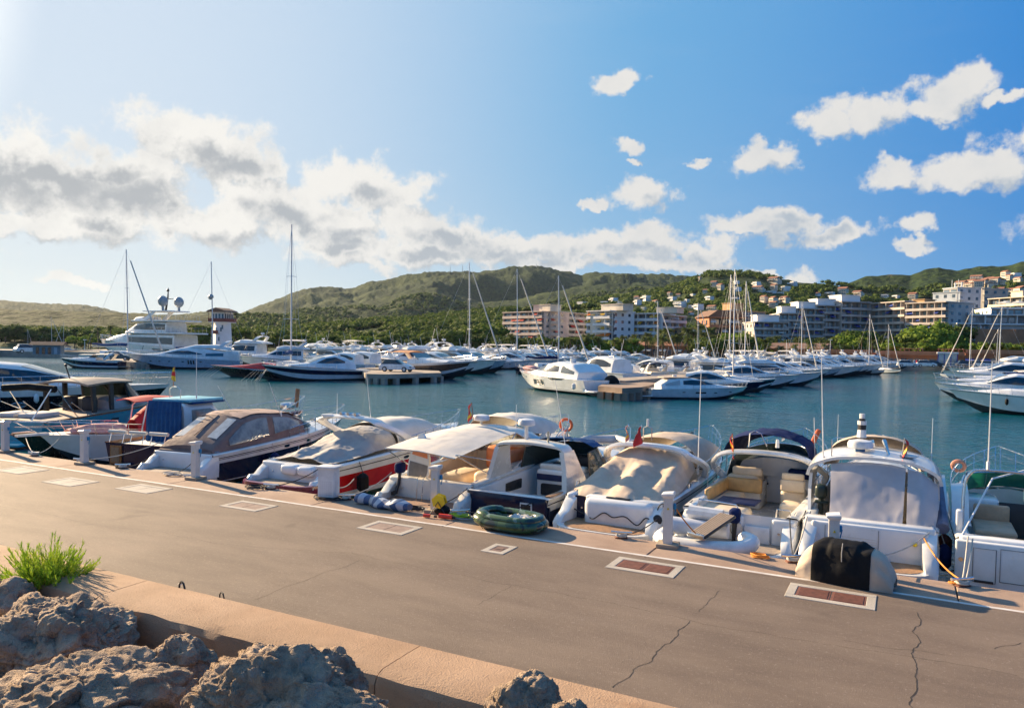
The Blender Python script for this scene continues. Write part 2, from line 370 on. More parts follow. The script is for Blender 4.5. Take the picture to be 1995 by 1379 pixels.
# water
def water_mat():
    M = bpy.data.materials.new('sea_water'); M.use_nodes = True; t = NT(M.node_tree); M.node_tree.nodes.clear()
    b = t.n('ShaderNodeBsdfPrincipled'); o = t.n('ShaderNodeOutputMaterial'); t.l(b.outputs[0], o.inputs[0])
    g = t.n('ShaderNodeNewGeometry').outputs['Position']
    dist = t.v('LENGTH', g)
    p1_ = t.v('MULTIPLY', g, (.5, 1.0, 1))
    a = t.noise(p1_, .8, 4, .62, .6); b2 = t.noise(p1_, 3.4, 3, .6, .4); b3 = t.noise(p1_, 14.0, 2, .5)
    big = t.noise(t.v('MULTIPLY', g, (.6, 1, 1)), .05, 4, .6)
    h = t.m('ADD', t.m('ADD', t.m('MULTIPLY', a, .16), t.m('MULTIPLY', b2, .10)), t.m('MULTIPLY', b3, .008))
    h = t.m('MULTIPLY', h, t.ss(big, .3, .7, .55, 1.25))
    far = t.ss(dist, 20, 260, 1.0, .5)
    h = t.m('MULTIPLY', h, far)
    bn = t.n('ShaderNodeBump'); bn.inputs['Strength'].default_value = 1.0; bn.inputs['Distance'].default_value = 1.0
    t.l(h, bn.inputs['Height']); t.l(bn.outputs[0], b.inputs['Normal'])
    col = t.mix(t.ss(big, .3, .7), (.0, .062, .092, 1), (.0, .095, .125, 1))
    t.l(col, b.inputs['Base Color']); b.inputs['Roughness'].default_value = .08
    b.inputs['IOR'].default_value = 1.33
    return M
m_ = MB(); m_.add([(-3000, 15.0, ZW), (3000, 15.0, ZW), (3000, 6000, ZW), (-3000, 6000, ZW)], [(0, 1, 2, 3)])
prop(m_.build('harbour_water', water_mat(), smooth=0), kind='structure')
m_ = MB(); m_.add([(-4800, -1000, -8.6), (4800, -1000, -8.6), (4800, 5200, -8.6), (-4800, 5200, -8.6)], [(0, 1, 2, 3)])
prop(m_.build('seabed', mat('seabed_sand', (.10, .12, .10), .9), smooth=0), kind='structure')
# road
def asphalt_mat():
    M = bpy.data.materials.new('asphalt'); M.use_nodes = True; t = NT(M.node_tree); M.node_tree.nodes.clear()
    b = t.n('ShaderNodeBsdfPrincipled'); o = t.n('ShaderNodeOutputMaterial'); t.l(b.outputs[0], o.inputs[0])
    g = t.n('ShaderNodeTexCoord').outputs['Object']
    spk = t.noise(g, 60, 3, .8); spk2 = t.noise(g, 17, 6, .8); pat = t.noise(t.v('MULTIPLY', g, (.5, 1.4, 1)), .8, 6, .62); str_ = t.noise(t.v('MULTIPLY', g, (.12, 2.2, 1)), 1.4, 5, .6)
    c = t.mix(t.ss(pat, .25, .75), (.118, .086, .064, 1), (.188, .142, .106, 1))
    c = t.mix(t.m('MULTIPLY', t.ss(str_, .45, .75), .2), c, (.19, .15, .12, 1))
    c = t.mix(t.ss(spk2, .54, .68, 0, .7), c, (.30, .24, .19, 1))
    c = t.mix(t.ss(spk, .60, .70, 0, .75), c, (.40, .34, .29, 1))
    c = t.mix(t.ss(spk, .40, .30, 0, .8), c, (.06, .05, .045, 1))
    oil = t.ss(t.noise(g, .55, 3, .5, .4), .66, .76, 0, .55)
    c = t.mix(oil, c, (.06, .044, .035, 1))
    t.l(c, b.inputs['Base Color']); b.inputs['Roughness'].default_value = .78; b.inputs['Specular IOR Level'].default_value = .4
    bn = t.n('ShaderNodeBump'); bn.inputs['Strength'].default_value = .9; bn.inputs['Distance'].default_value = .012
    t.l(t.m('ADD', spk, t.m('MULTIPLY', spk2, .6)), bn.inputs['Height']); t.l(bn.outputs[0], b.inputs['Normal'])
    return M
asph = asphalt_mat()
def concrete_mat(name, ca, cb, cs, bump=.008):
    M = bpy.data.materials.new(name); M.use_nodes = True; t = NT(M.node_tree); M.node_tree.nodes.clear()
    b = t.n('ShaderNodeBsdfPrincipled'); o = t.n('ShaderNodeOutputMaterial'); t.l(b.outputs[0], o.inputs[0])
    g = t.n('ShaderNodeTexCoord').outputs['Object']
    pat = t.noise(g, .9, 7, .65); fin = t.noise(g, 45, 4, .65); st = t.noise(t.v('MULTIPLY', g, (.3, 1, 1)), 3, 5, .6)
    c = t.mix(t.ss(pat, .3, .7), (*ca, 1), (*cb, 1)); c = t.mix(t.ss(st, .55, .75, 0, .5), c, (*cs, 1))
    c = t.mix(t.ss(fin, .58, .7, 0, .35), c, (*[x*1.25 for x in cb], 1)); c = t.mix(t.ss(fin, .42, .3, 0, .5), c, (*[x*.5 for x in ca], 1))
    t.l(c, b.inputs['Base Color']); b.inputs['Roughness'].default_value = .85; b.inputs['Specular IOR Level'].default_value = .3
    bn = t.n('ShaderNodeBump'); bn.inputs['Distance'].default_value = bump
    t.l(t.m('ADD', fin, pat), bn.inputs['Height']); t.l(bn.outputs[0], b.inputs['Normal']); MATS[name] = M
    return M
conc = concrete_mat('quay_concrete', (.29, .20, .145), (.38, .275, .205), (.20, .14, .105), .012)
concw = concrete_mat('wall_concrete', (.32, .205, .125), (.42, .28, .18), (.26, .15, .085), .014)  # tan concrete; orange bounce light on its near face is tinted into the colour
concg = concrete_mat('frame_concrete', (.36, .33, .28), (.46, .42, .36), (.28, .26, .22))
concp = concrete_mat('pier_concrete', (.30, .25, .20), (.40, .34, .27), (.22, .18, .15))
paint = mat('road_paint', (.66, .64, .60), .7, col2=(.50, .46, .42), vscale=2.5, wear=((.26, .21, .18), .75))
XA, XB = -130.0, 60.0
m_ = MB(); m_.add([(XA, 7.2, 0), (XB, 7.2, 0), (XB, 13.9, 0), (XA, 13.9, 0)], [(0, 1, 2, 3)])
road = prop(m_.build('road', asph, smooth=0), kind='structure')
def ribbon(pts, w0, z, name, parent, M):
    rng = random.Random(len(pts)); P = []
    for i in range(len(pts)-1):
        a, b = Vector(pts[i]), Vector(pts[i+1]); n = max(2, int((b-a).length/.07))
        for k in range(n):
            q = a.lerp(b, k/n); nn = Vector((-(b-a).y, (b-a).x, 0)).normalized()
            P.append((q+nn*(noise.noise(Vector((q.x*2.1, q.y*2.1, 3)))*.09+noise.noise(Vector((q.x*9, q.y*9, 3)))*.035), nn))
    rows = [[], []]
    for q, nn in P:
        w_ = w0*(.5+.9*abs(noise.noise(q*7)))
        rows[0].append((q.x+nn.x*w_, q.y+nn.y*w_, z)); rows[1].append((q.x-nn.x*w_, q.y-nn.y*w_, z))
    return MB().grid(rows).build(name, M, parent, smooth=0, recalc=False)
tar = mat('crack_dark', (.035, .028, .024), .95)
def pxl(L, z=0): return [tuple(at(x, y, z).xy)+(0,) for x, y in L]
for L_, w_ in (([(0, 986), (60, 994), (165, 1018), (182, 1022), (310, 1036), (420, 1058), (500, 1065), (681, 1078)], .004), ([(681, 1078), (900, 1121), (1100, 1158), (1298, 1196), (1370, 1215), (1600, 1253), (1780, 1281), (1995, 1316)], .004),
               ([(1198, 1340), (1245, 1296), (1290, 1262), (1345, 1206)], .007), ([(1365, 1192), (1385, 1170), (1405, 1148)], .005), ([(1778, 1379), (1782, 1281), (1787, 1240), (1789, 1190)], .008),
               ([(491, 1168), (600, 1128), (715, 1088)], .005), ([(930, 1178), (1000, 1140)], .004), ([(1940, 1265), (1995, 1250)], .007), ([(1640, 1245), (1720, 1262), (1850, 1275)], .005)):
    ribbon(pxl(L_), w_, .003, 'crack', road, tar)
rng = random.Random(3)
rows = [[], []]
x = XA
while x < XB:
    j = noise.noise(Vector((x*1.3, 0, 0)))*.018
    rows[0].append((x, 13.93+j, .005)); rows[1].append((x, 14.02+j*.6+noise.noise(Vector((x*3.3, 0, 7)))*.014, .005)); x += .12
prop(MB().grid(rows).build('road_line', paint, smooth=0, recalc=False), kind='structure')
apron = MB(); apron.box((-35, 14.45, -1.9), (190, 1.3, 3.6)); apron = prop(apron.build('quay', conc, smooth=0), kind='structure')
x = XA; k = 0
while x < XB:
    L_ = 4.9 if x < -30 else rng.choice((3.9, 4.6, 5.2)); m_ = MB()
    m_.bbox((x+L_/2, 14.52, -.048), (L_-.02, 1.24, .10), .012, seg=1); m_.build('paving_slab', conc, apron, smooth=30); x += L_
# rusty and concrete hatches
def hatch(x0, x1, y0, y1, kind, label):
    t = empty('drain_hatch' if kind == 's' else 'cable_hatch', ((x0+x1)/2, (y0+y1)/2, 0), 0, label, 'hatch')
    hx, hy = (x1-x0)/2, (y1-y0)/2; fr = .14 if kind != 's' else .12; M = concg
    rough = MB()
    for (a, b, c, d) in ((-hx, hx, -hy, -hy+fr), (-hx, hx, hy-fr, hy), (-hx, -hx+fr, -hy+fr, hy-fr), (hx-fr, hx, -hy+fr, hy-fr)):
        rough.bbox(((a+b)/2, (c+d)/2, -.02), (b-a, d-c, .06+.002*(a == -hx)), .006, seg=1)
    rough.build('frame', M, t)
    n = 1 if kind == 's' else 2; wI = (2*hx-2*fr)/n
    cm = {'r': rust, 's': mat('iron_cover_brown', (.17, .10, .08), .8, col2=(.11, .07, .06), vscale=8), 'c': concg, 'd': mat('iron_cover_dusty', (.25, .18, .15), .85, col2=(.18, .13, .11), vscale=5)}[kind]
    for i in range(n):
        cx = -hx+fr+wI*(i+.5); c = MB(); c.box((cx, 0, -.02), (wI-.02, 2*hy-2*fr-.02, .05))
        if kind in 'r':
            k = 26
            for q in range(k): c.box((cx-wI/2+.05+(wI-.1)*q/(k-1), 0, .008), (.012, 2*hy-2*fr-.08, .008))
        if kind == 's': c.box((cx, .02, .008), (.18, .12, .008))
        c.build('cover', cm, t, smooth=0)
    return t
hatch(-24.1, -22.8, 12.75, 13.65, 'c', 'pale concrete cable hatch farthest along the quay road, beside the leftmost pedestal')
hatch(-21.1, -19.8, 12.4, 13.25, 'c', 'pale concrete hatch in front of the black hulled wooden boat, brightest of the row')
hatch(-18.6, -17.3, 12.85, 13.65, 'c', 'pale concrete hatch in front of the navy and white cruiser with brown canopy')
hatch(-14.6, -13.4, 12.8, 13.55, 'd', 'hatch with dusty brown covers in front of the white ventilated cabinet')
hatch(-10.4, -9.2, 12.8, 13.6, 'd', 'hatch with dusty brown covers in front of the yellow cable reel')
hatch(-7.2, -6.7, 12.62, 13.25, 's', 'small square drain hatch with single brown cover and concrete rim')
hatch(-4.72, -3.45, 12.85, 13.65, 'r', 'double rusty cover hatch by the road line, before the pedestal beside the moored tender')
hatch(-1.62, -.28, 12.85, 13.65, 'r', 'double rusty cover hatch nearest the black and tan bundled cover')
# low wall
WH = .35
lw = empty('low_wall', (-6, 7.1, 0), 0, 'low tan concrete wall of long sections along the near side of the road', 'wall')
def wall_sec(x0, x1, k):
    n = max(4, int((x1-x0)/.12)); rings = []
    for i in range(n+1):
        x = x0+(x1-x0)*i/n; q = lambda s_: noise.noise(Vector((x*3, s_*3.1, k)))*.012
        prof = [(7.56, -.02), (7.555+q(1), WH-.05), (7.53+q(2), WH-.015+q(3)*.4), (7.5, WH), (7.1, WH+q(4)*.4), (6.76, WH-.005), (6.66+q(5)*1.5, WH-.05+q(6)*1.2), (6.62+q(7)*1.5, WH-.13), (6.62, -.3), (6.62, -1.6), (7.56, -1.6)]
        rings.append([(x+6, y-7.1, z) for y, z in prof])
    MB().ring_loft(rings).build('wall_section', concw, lw, smooth=28)
jx = [at(779, 1281, WH).x]
xs = [-70, -62, -54, -46, -38, -31, -26, -21, -16.3]
xs += [at(221, 1150, WH).x, jx[0], jx[0]+4.8, jx[0]+9.6, jx[0]+15, jx[0]+22]
for k in range(len(xs)-1): wall_sec(xs[k]+.006, xs[k+1]-.006, k)
# rocky ground below the wall
rkm = None
def rock_mat():
    M = bpy.data.materials.new('limestone_rock'); M.use_nodes = True; t = NT(M.node_tree); M.node_tree.nodes.clear()
    b = t.n('ShaderNodeBsdfPrincipled'); o = t.n('ShaderNodeOutputMaterial'); t.l(b.outputs[0], o.inputs[0])
    g = t.n('ShaderNodeTexCoord').outputs['Object']; n1 = t.noise(g, 1.6, 8, .68); n2 = t.noise(g, 7, 8, .7, .4); n3 = t.noise(g, 32, 5, .65)
    c = t.mix(t.ss(n1, .36, .64), (.32, .235, .17, 1), (.56, .42, .30, 1)); c = t.mix(t.ss(n2, .52, .68, 0, .75), c, (.40, .34, .29, 1))
    c = t.mix(t.ss(n2, .42, .30, 0, .8), c, (.14, .10, .08, 1)); c = t.mix(t.ss(t.noise(g, 2.4, 4), .58, .7, 0, .5), c, (.30, .17, .11, 1))
    t.l(c, b.inputs['Base Color']); b.inputs['Roughness'].default_value = .92; b.inputs['Specular IOR Level'].default_value = .2
    bn = t.n('ShaderNodeBump'); bn.inputs['Distance'].default_value = .09
    vo = t.n('ShaderNodeTexVoronoi'); vo.inputs['Scale'].default_value = 11; t.l(t.v('ADD', g, t.v('SCALE', t.noise(g, 5, 3, .6, 0, 'C'))), vo.inputs['Vector'])
    t.l(t.m('ADD', t.m('ADD', n2, t.m('MULTIPLY', n3, .5)), t.m('MULTIPLY', vo.outputs[0], .35)), bn.inputs['Height']); t.l(bn.outputs[0], b.inputs['Normal'])
    return M
rkm = rock_mat()
nx, ny = 90, 40; rows = []
for j in range(ny):
    y = 6.64-10*j/(ny-1); rows.append([(XA+(XB-XA)*i/(nx-1), y, -.95-.35*(6.64-y)+noise.noise(Vector((i*1.9, y*1.2, 0)))*.25*(j > 0)) for i in range(nx)])
prop(MB().grid(rows).build('rocky_ground', rkm), kind='structure')
def boulder(c, r, sc, seed, sub, label, rz=0):
    bm = bmesh.new(); bmesh.ops.create_icosphere(bm, subdivisions=sub, radius=1)
    so = Vector((seed*13.1, seed*7.7, seed*3.3))
    for v in bm.verts:
        p = v.co.copy(); d = p.normalized()
        h = noise.fractal(p*.9+so, 1.0, 2.0, 3)*.34
        rd = 1-abs(noise.noise(p*2.1+so)); h += (rd-.75)*.16
        h += (1-abs(noise.fractal(p*2.8+so, .9, 2.1, 4))-.8)*.11
        h -= max(0, abs(noise.noise(p*6.3+so*2))-.33)*.14; h += (noise.cell(p*1.5+so+Vector((noise.noise(p*2), noise.noise(p*2+so), 0))*.6)-.5)*.07
        h += noise.fractal(p*9+so, .9, 2.3, 4)*.022+noise.noise(p*34+so)*.004
        vo = noise.voronoi(p*3.2+so)[0]; h -= max(0, .13-(vo[1]-vo[0]))*.32
        v.co = d*(1+h)
    m_ = bpy.data.meshes.new('boulder'); bm.to_mesh(m_); bm.free(); m_.materials.append(rkm)
    m_.polygons.foreach_set('use_smooth', [True]*len(m_.polygons))
    o = bpy.data.objects.new('boulder', m_); S.collection.objects.link(o); o.location = c; o.scale = (r*sc[0], r*sc[1], r*sc[2]); o.rotation_euler = (0, 0, rz)
    # bake scale so that the surface relief keeps true size
    me = o.data; me.transform(Matrix.Diagonal((r*sc[0], r*sc[1], r*sc[2], 1))); o.scale = (1, 1, 1)
    return prop(o, label, 'boulder', 'limestone boulders below the wall')
def bl(px, py, Y, rpx, sc, seed, label, sub=6, rz=0):
    c = aty(px, py, Y); depth = (c-Vector((0, 0, HC))).dot(fw); return boulder(c, rpx/PX*depth, sc, seed, sub, label, rz)
bl(15, 1178, 6.2, 62, (1.1, 1, .8), 3, 'small grey boulder at the left edge just below the bright green shrub', 5)
bl(110, 1272, 5.6, 150, (1.15, .9, .78), 5, 'large pinkish grey boulder under the green shrub, highest of the big ones', 7, -.5)
bl(175, 1432, 4.7, 205, (1.25, .9, .72), 8, 'huge pitted boulder filling the bottom left corner', 7, .3)
bl(345, 1305, 5.75, 68, (1, .9, .9), 11, 'small rounded boulder in the gap by the foot of the low wall', 6)
bl(545, 1405, 4.9, 172, (1.15, .9, .78), 14, 'big grey ridged boulder at the bottom edge, right of the dark gap', 7, .2)
bl(615, 1345, 5.6, 95, (1, .9, .85), 17, 'knobbly boulder behind the big grey ridged one, against the wall', 6)
bl(1020, 1400, 5.35, 82, (.95, .9, .95), 21, 'tall jagged tan boulder rising over the wall near the bottom centre', 6, .4)
bl(1100, 1408, 5.25, 52, (1.1, .9, .85), 25, 'low rough boulder touching the right side of the tall jagged one', 6)
bl(-40, 1330, 5.0, 130, (1, 1, .8), 28, 'boulder mostly cut off by the left edge of the picture', 6)
for k, (px, py, Y, r_) in enumerate(((395, 1430, 4.9, 60), (800, 1480, 5.2, 90))):
    bl(px, py, Y, r_, (1, 1, .8), 40+k, ['dark boulder wedged low between the two biggest ones', 'boulder just under the bottom edge left of the jagged one', ''][k], 5)
# ------------------------------------------------------------------ terrain
def pl(L): return [(azel(x, y)) for x, y in L]
def ridge(L, r0, wf, wb, rough, plateau=0):
    P = sorted((a, e) for a, e in pl(L)); return (np.array([p[0] for p in P]), np.array([math.tan(p[1])*r0+HC for p in P]), r0, wf, wb, rough)
RA = ridge([(-900, 590), (-300, 572), (-60, 578), (0, 584), (90, 592), (150, 593), (190, 597), (240, 610), (270, 615), (330, 621), (400, 640), (470, 660), (600, 670)], 3400, 900, 900, .05)
RB = ridge([(200, 650), (300, 628), (335, 620), (365, 610), (400, 607), (430, 609), (470, 612), (520, 630), (600, 650), (700, 665)], 3000, 700, 700, .05)
RC = ridge([(380, 650), (440, 622), (462, 613), (496, 600), (534, 585), (567, 571), (606, 560), (639, 560), (687, 561), (704, 555), (717, 549.5), (751, 546), (772, 542), (791, 535), (841, 529.5), (888, 528.5), (923, 529.5), (965, 527.6), (1003, 521), (1039, 517.5), (1053, 518), (1073, 522), (1099, 528), (1134, 535), (1156, 530.5), (1199, 531.5), (1243, 533.7), (1286, 532.6), (1338, 537), (1400, 543), (1480, 552), (1560, 556), (1650, 560), (1800, 575), (2000, 590)], 2500, 1000, 900, .24)
RD = ridge([(430, 645), (480, 630), (512, 624), (591, 604), (640, 598), (687, 592), (740, 580), (800, 566), (850, 560), (890, 575), (940, 590), (1000, 585), (1060, 570), (1120, 560), (1180, 552), (1240, 556), (1320, 562), (1400, 570), (1500, 590)], 1750, 620, 500, .26)
RE = ridge([(1000, 640), (1080, 610), (1130, 590), (1200, 583), (1260, 574), (1300, 566), (1330, 556), (1361, 543), (1380, 534.5), (1406, 534.5), (1452, 534.5), (1483, 537.5), (1504, 542.5), (1537, 545), (1552, 551), (1577, 551.5), (1602, 552), (1625, 556), (1660, 562), (1720, 575), (1800, 590), (1900, 600)], 980, 560, 400, .05)
RF = ridge([(1560, 600), (1600, 580), (1638, 559), (1653, 550.5), (1675, 542), (1687, 537), (1724, 535.5), (1744, 534), (1774, 536), (1799, 525), (1828, 520), (1863, 525), (1910, 518.5), (1961, 517.5), (1990, 507.5), (2100, 500), (2300, 490), (2800, 500)], 1100, 420, 500, .22)
RG = ridge([(-900, 660), (-100, 656), (0, 655), (100, 656), (230, 656), (330, 655), (450, 652), (560, 647), (650, 639), (740, 631), (800, 625), (900, 617), (975, 610), (1020, 607), (1100, 605), (1200, 600), (1300, 596), (1400, 598), (1500, 603), (1600, 608), (1800, 612), (2200, 610)], 620, 330, 250, .06)
SHORE = np.array([(math.radians(a), d) for a, d in ((-40, 225), (-12, 240), (0, 246), (8, 268), (15, 290), (22, 300), (30, 320), (38, 330), (45, 345), (52, 370), (58, 420), (70, 520), (90, 600))])
NA, NR = 1000, 340
azs = np.linspace(YAW-math.radians(46), YAW+math.radians(44), NA); rs = 200*np.power(4600/200, np.linspace(0, 1, NR))
AZ, RR = np.meshgrid(azs, rs, indexing='ij'); X = -np.sin(AZ)*RR; Y = np.cos(AZ)*RR
def terr(AZ, RR, fine=True):
    X = -np.sin(AZ)*RR; Y = np.cos(AZ)*RR; Hh = np.zeros_like(AZ)
    gul = fbm(X/230+3, Y/230, 5, 11, .58); gul2 = np.abs(fbm(X/180+9, Y/180+4, 3, 31)-.5)*2
    for (a, h, r0, wf, wb, rough) in (RA, RB, RC, RD, RE, RF, RG):
        pk = np.interp(AZ, a, h); d = (RR-r0); q = np.where(d < 0, np.clip(1+d/wf, 0, 1), np.clip(1-d/wb, 0, 1)); s_ = q*q*(3-2*q); s_ = np.where(d < 0, .35*s_+.65*q, s_)
        slope = np.clip(1-q, 0, 1)*q*4
        hh = pk*s_+pk*rough*slope*((gul-.5)*2.4-(gul2)*.5)
        hh = np.where((AZ < a[0]) | (AZ > a[-1]), hh*.6, hh); Hh = np.maximum(Hh, hh)
    sh = np.interp(AZ, SHORE[:, 0], SHORE[:, 1]); dd = RR-sh
    base = np.where(dd < 0, -3.0, np.clip(dd/6, 0, 1)*3.4-3.0+1.0*0+np.clip(dd/150, 0, 1)*2.5)
    Hh = np.where(dd < 8, base, np.maximum(base, Hh*np.clip((dd-8)/120, 0, 1)))
    if fine: Hh = Hh+np.where(dd > 60, (vn(X/7, Y/7, 3)-.5)*np.clip(RR/1000, .4, 3.2)*1.8+(vn(X/19, Y/19, 5)-.5)*np.clip(RR/1000, .3, 2.5)*2.4, 0)
    return Hh
def ground_z(x, y):
    return float(terr(np.array([[math.atan2(-x, y)]]), np.array([[math.hypot(x, y)]]), False)[0, 0])
def hill_mat():
    M = bpy.data.materials.new('wooded_hillside'); M.use_nodes = True; t = NT(M.node_tree); M.node_tree.nodes.clear()
    b = t.n('ShaderNodeBsdfPrincipled'); o = t.n('ShaderNodeOutputMaterial'); t.l(b.outputs[0], o.inputs[0])
    ge = t.n('ShaderNodeNewGeometry'); g = ge.outputs['Position']
    nz = t.n('ShaderNodeSeparateXYZ'); t.l(ge.outputs['True Normal'], nz.inputs[0])
    tree = t.noise(g, .11, 4, .6); patch = t.noise(g, .004, 6, .62); mid = t.noise(g, .02, 5, .6)
    c = t.mix(t.ss(tree, .35, .65), (.010, .024, .012, 1), (.036, .060, .018, 1))
    c = t.mix(t.ss(patch, .45, .68, 0, .6), c, (.065, .085, .024, 1))
    c = t.mix(t.ss(mid, .58, .74, 0, .35), c, (.065, .075, .04, 1))
    bare = t.ss(t.noise(g, .0045, 6, .6, .5), .68, .76, 0, .5)
    c = t.mix(bare, c, (.24, .18, .13, 1))
    t.l(c, b.inputs['Base Color']); b.inputs['Roughness'].default_value = .95; b.inputs['Specular IOR Level'].default_value = .1
    bn = t.n('ShaderNodeBump'); bn.inputs['Distance'].default_value = 5; t.l(tree, bn.inputs['Height']); t.l(bn.outputs[0], b.inputs['Normal'])
    return M
HH = terr(AZ, RR)
me = bpy.data.meshes.new('hills'); vs = np.stack([X, Y, HH], -1).reshape(-1, 3)
ii = (np.arange(NA-1)[:, None]*NR+np.arange(NR-1)[None, :]).reshape(-1); fs = np.stack([ii, ii+NR, ii+NR+1, ii+1], -1)
me.vertices.add(len(vs)); me.vertices.foreach_set('co', vs.ravel()); me.loops.add(fs.size); me.loops.foreach_set('vertex_index', fs.ravel())
me.polygons.add(len(fs)); me.polygons.foreach_set('loop_start', np.arange(0, fs.size, 4)); me.polygons.foreach_set('loop_total', np.full(len(fs), 4)); me.update(calc_edges=True)
me.polygons.foreach_set('use_smooth', [True]*len(me.polygons)); me.materials.append(hill_mat())
hills = bpy.data.objects.new('hills', me); S.collection.objects.link(hills); prop(hills, kind='structure')
# ------------------------------------------------------------------ woodland: crowns merged into one mass
def foliage(name, a, b, c, sc=1.0):
    M = bpy.data.materials.new(name); M.use_nodes = True; t = NT(M.node_tree); M.node_tree.nodes.clear()
    p = t.n('ShaderNodeBsdfPrincipled'); o = t.n('ShaderNodeOutputMaterial')
    g = t.n('ShaderNodeNewGeometry'); r_ = g.outputs['Random Per Island']; cc = t.mix(t.ss(r_, 0, .8), (*a, 1), (*b, 1)); cc = t.mix(t.ss(t.noise(g.outputs['Position'], .5*sc, 3), .5, .7, 0, .7), cc, (*c, 1))
    t.l(cc, p.inputs['Base Color']); p.inputs['Roughness'].default_value = .8; p.inputs['Specular IOR Level'].default_value = .2
    tl = t.n('ShaderNodeBsdfTranslucent'); t.l(cc, tl.inputs[0]); mx = t.n('ShaderNodeMixShader'); mx.inputs[0].default_value = .28
    t.l(p.outputs[0], mx.inputs[1]); t.l(tl.outputs[0], mx.inputs[2]); t.l(mx.outputs[0], o.inputs[0]); MATS[name] = M; return M
fol_pine = foliage('pine_foliage', (.036, .068, .012), (.105, .155, .026), (.15, .175, .028))
fol_dark = foliage('dark_foliage', (.030, .058, .013), (.075, .12, .022), (.11, .14, .025))
fol_lite = foliage('bright_foliage', (.08, .15, .018), (.17, .25, .03), (.22, .27, .03))
fol_palm = foliage('palm_fronds', (.05, .08, .02), (.12, .155, .035), (.16, .16, .04))
bark = mat('bark', (.16, .11, .075), .9, col2=(.10, .07, .05), vscale=6)
def ico(sub):
    bm = bmesh.new(); bmesh.ops.create_icosphere(bm, subdivisions=sub, radius=1); v = np.array([q.co[:] for q in bm.verts]); f = np.array([[q.index for q in g.verts] for g in bm.faces]); bm.free(); return v, f
IV, IF = ico(2); IV1, IF1 = ico(1)
def crowns(name, C_, R_, M, kind='stuff', parent=None, nl=46, squash=.78, amp=.35, lsz=.36):
    v, f = (IV1, IF1); n = len(C_); rg = np.random.default_rng(5+n); C_ = np.asarray(C_, float); R_ = np.asarray(R_, float)
    q = v[None]*(.74+.16*rg.random((n, len(v), 1)))*R_[:, None, None]; q[..., 2] *= squash; q = q+C_[:, None, :]
    V1 = q.reshape(-1, 3); F1 = (f[None]+(np.arange(n)*len(v))[:, None, None]).reshape(-1, 3)
    d = rg.normal(size=(n, nl, 3)); d[..., 2] = np.abs(d[..., 2])*.95-.28; d /= np.linalg.norm(d, axis=2, keepdims=True)
    ph = rg.random((n, 1))*50; lump = vn(d[..., 0]*1.8+ph, d[..., 1]*1.8+d[..., 2]*2.3+ph*1.7, 4)
    p = d*(.80+lump*.38+rg.random((n, nl))*.10)[..., None]*R_[:, None, None]; p[..., 2] *= squash; p += C_[:, None, :]
    t1 = np.cross(d, rg.normal(size=d.shape)); t1 /= np.linalg.norm(t1, axis=2, keepdims=True); nn = d+rg.normal(size=d.shape)*.55; t2 = np.cross(nn, t1); t2 /= np.linalg.norm(t2, axis=2, keepdims=True)
    sz = (R_[:, None]*lsz*rg.uniform(.6, 1.25, (n, nl)))[..., None]*.5
    Q = np.stack([p-t1*sz-t2*sz*.7, p+t1*sz-t2*sz, p+t1*sz*.8+t2*sz, p-t1*sz+t2*sz*.8], 2).reshape(-1, 3)
    F2 = np.arange(len(Q)).reshape(-1, 4)+len(V1); V_ = np.concatenate([V1, Q]); me = bpy.data.meshes.new(name)
    nt, nq = len(F1), len(F2); li = np.concatenate([F1.ravel(), F2.ravel()]).astype(np.int32)
    me.vertices.add(len(V_)); me.vertices.foreach_set('co', V_.ravel()); me.loops.add(len(li)); me.loops.foreach_set('vertex_index', li)
    me.polygons.add(nt+nq); me.polygons.foreach_set('loop_start', np.concatenate([np.arange(nt)*3, nt*3+np.arange(nq)*4]).astype(np.int32)); me.polygons.foreach_set('loop_total', np.concatenate([np.full(nt, 3), np.full(nq, 4)]).astype(np.int32)); me.update(calc_edges=True); me.materials.append(M)
    o = bpy.data.objects.new(name, me); S.collection.objects.link(o)
    if kind: o['kind'] = kind
    if parent: o.parent = parent
    return o
rg = np.random.default_rng(9)
def scatter(n, px0, px1, d0, d1, r0, r1, dens=None):
    a0 = math.atan((CX-px0)/PX)+YAW; a1 = math.atan((CX-px1)/PX)+YAW
    a = rg.uniform(min(a0, a1), max(a0, a1), n); d = np.sqrt(rg.uniform(d0*d0, d1*d1, n)); x = -np.sin(a)*d; y = np.cos(a)*d
    k = vn(x/45, y/45, 8) > .22; 
    if dens is not None: k &= (vn(x/60, y/60, 9) > dens)
    sh = np.interp(a, SHORE[:, 0], SHORE[:, 1]); k &= d > sh+35
    a, d, x, y = a[k], d[k], x[k], y[k]; z = terr(a[:, None], d[:, None], False)[:, 0]; r_ = rg.uniform(r0, r1, len(x))
    return np.stack([x, y, z+r_*.75+rg.uniform(0, 1.2, len(x))], -1), r_
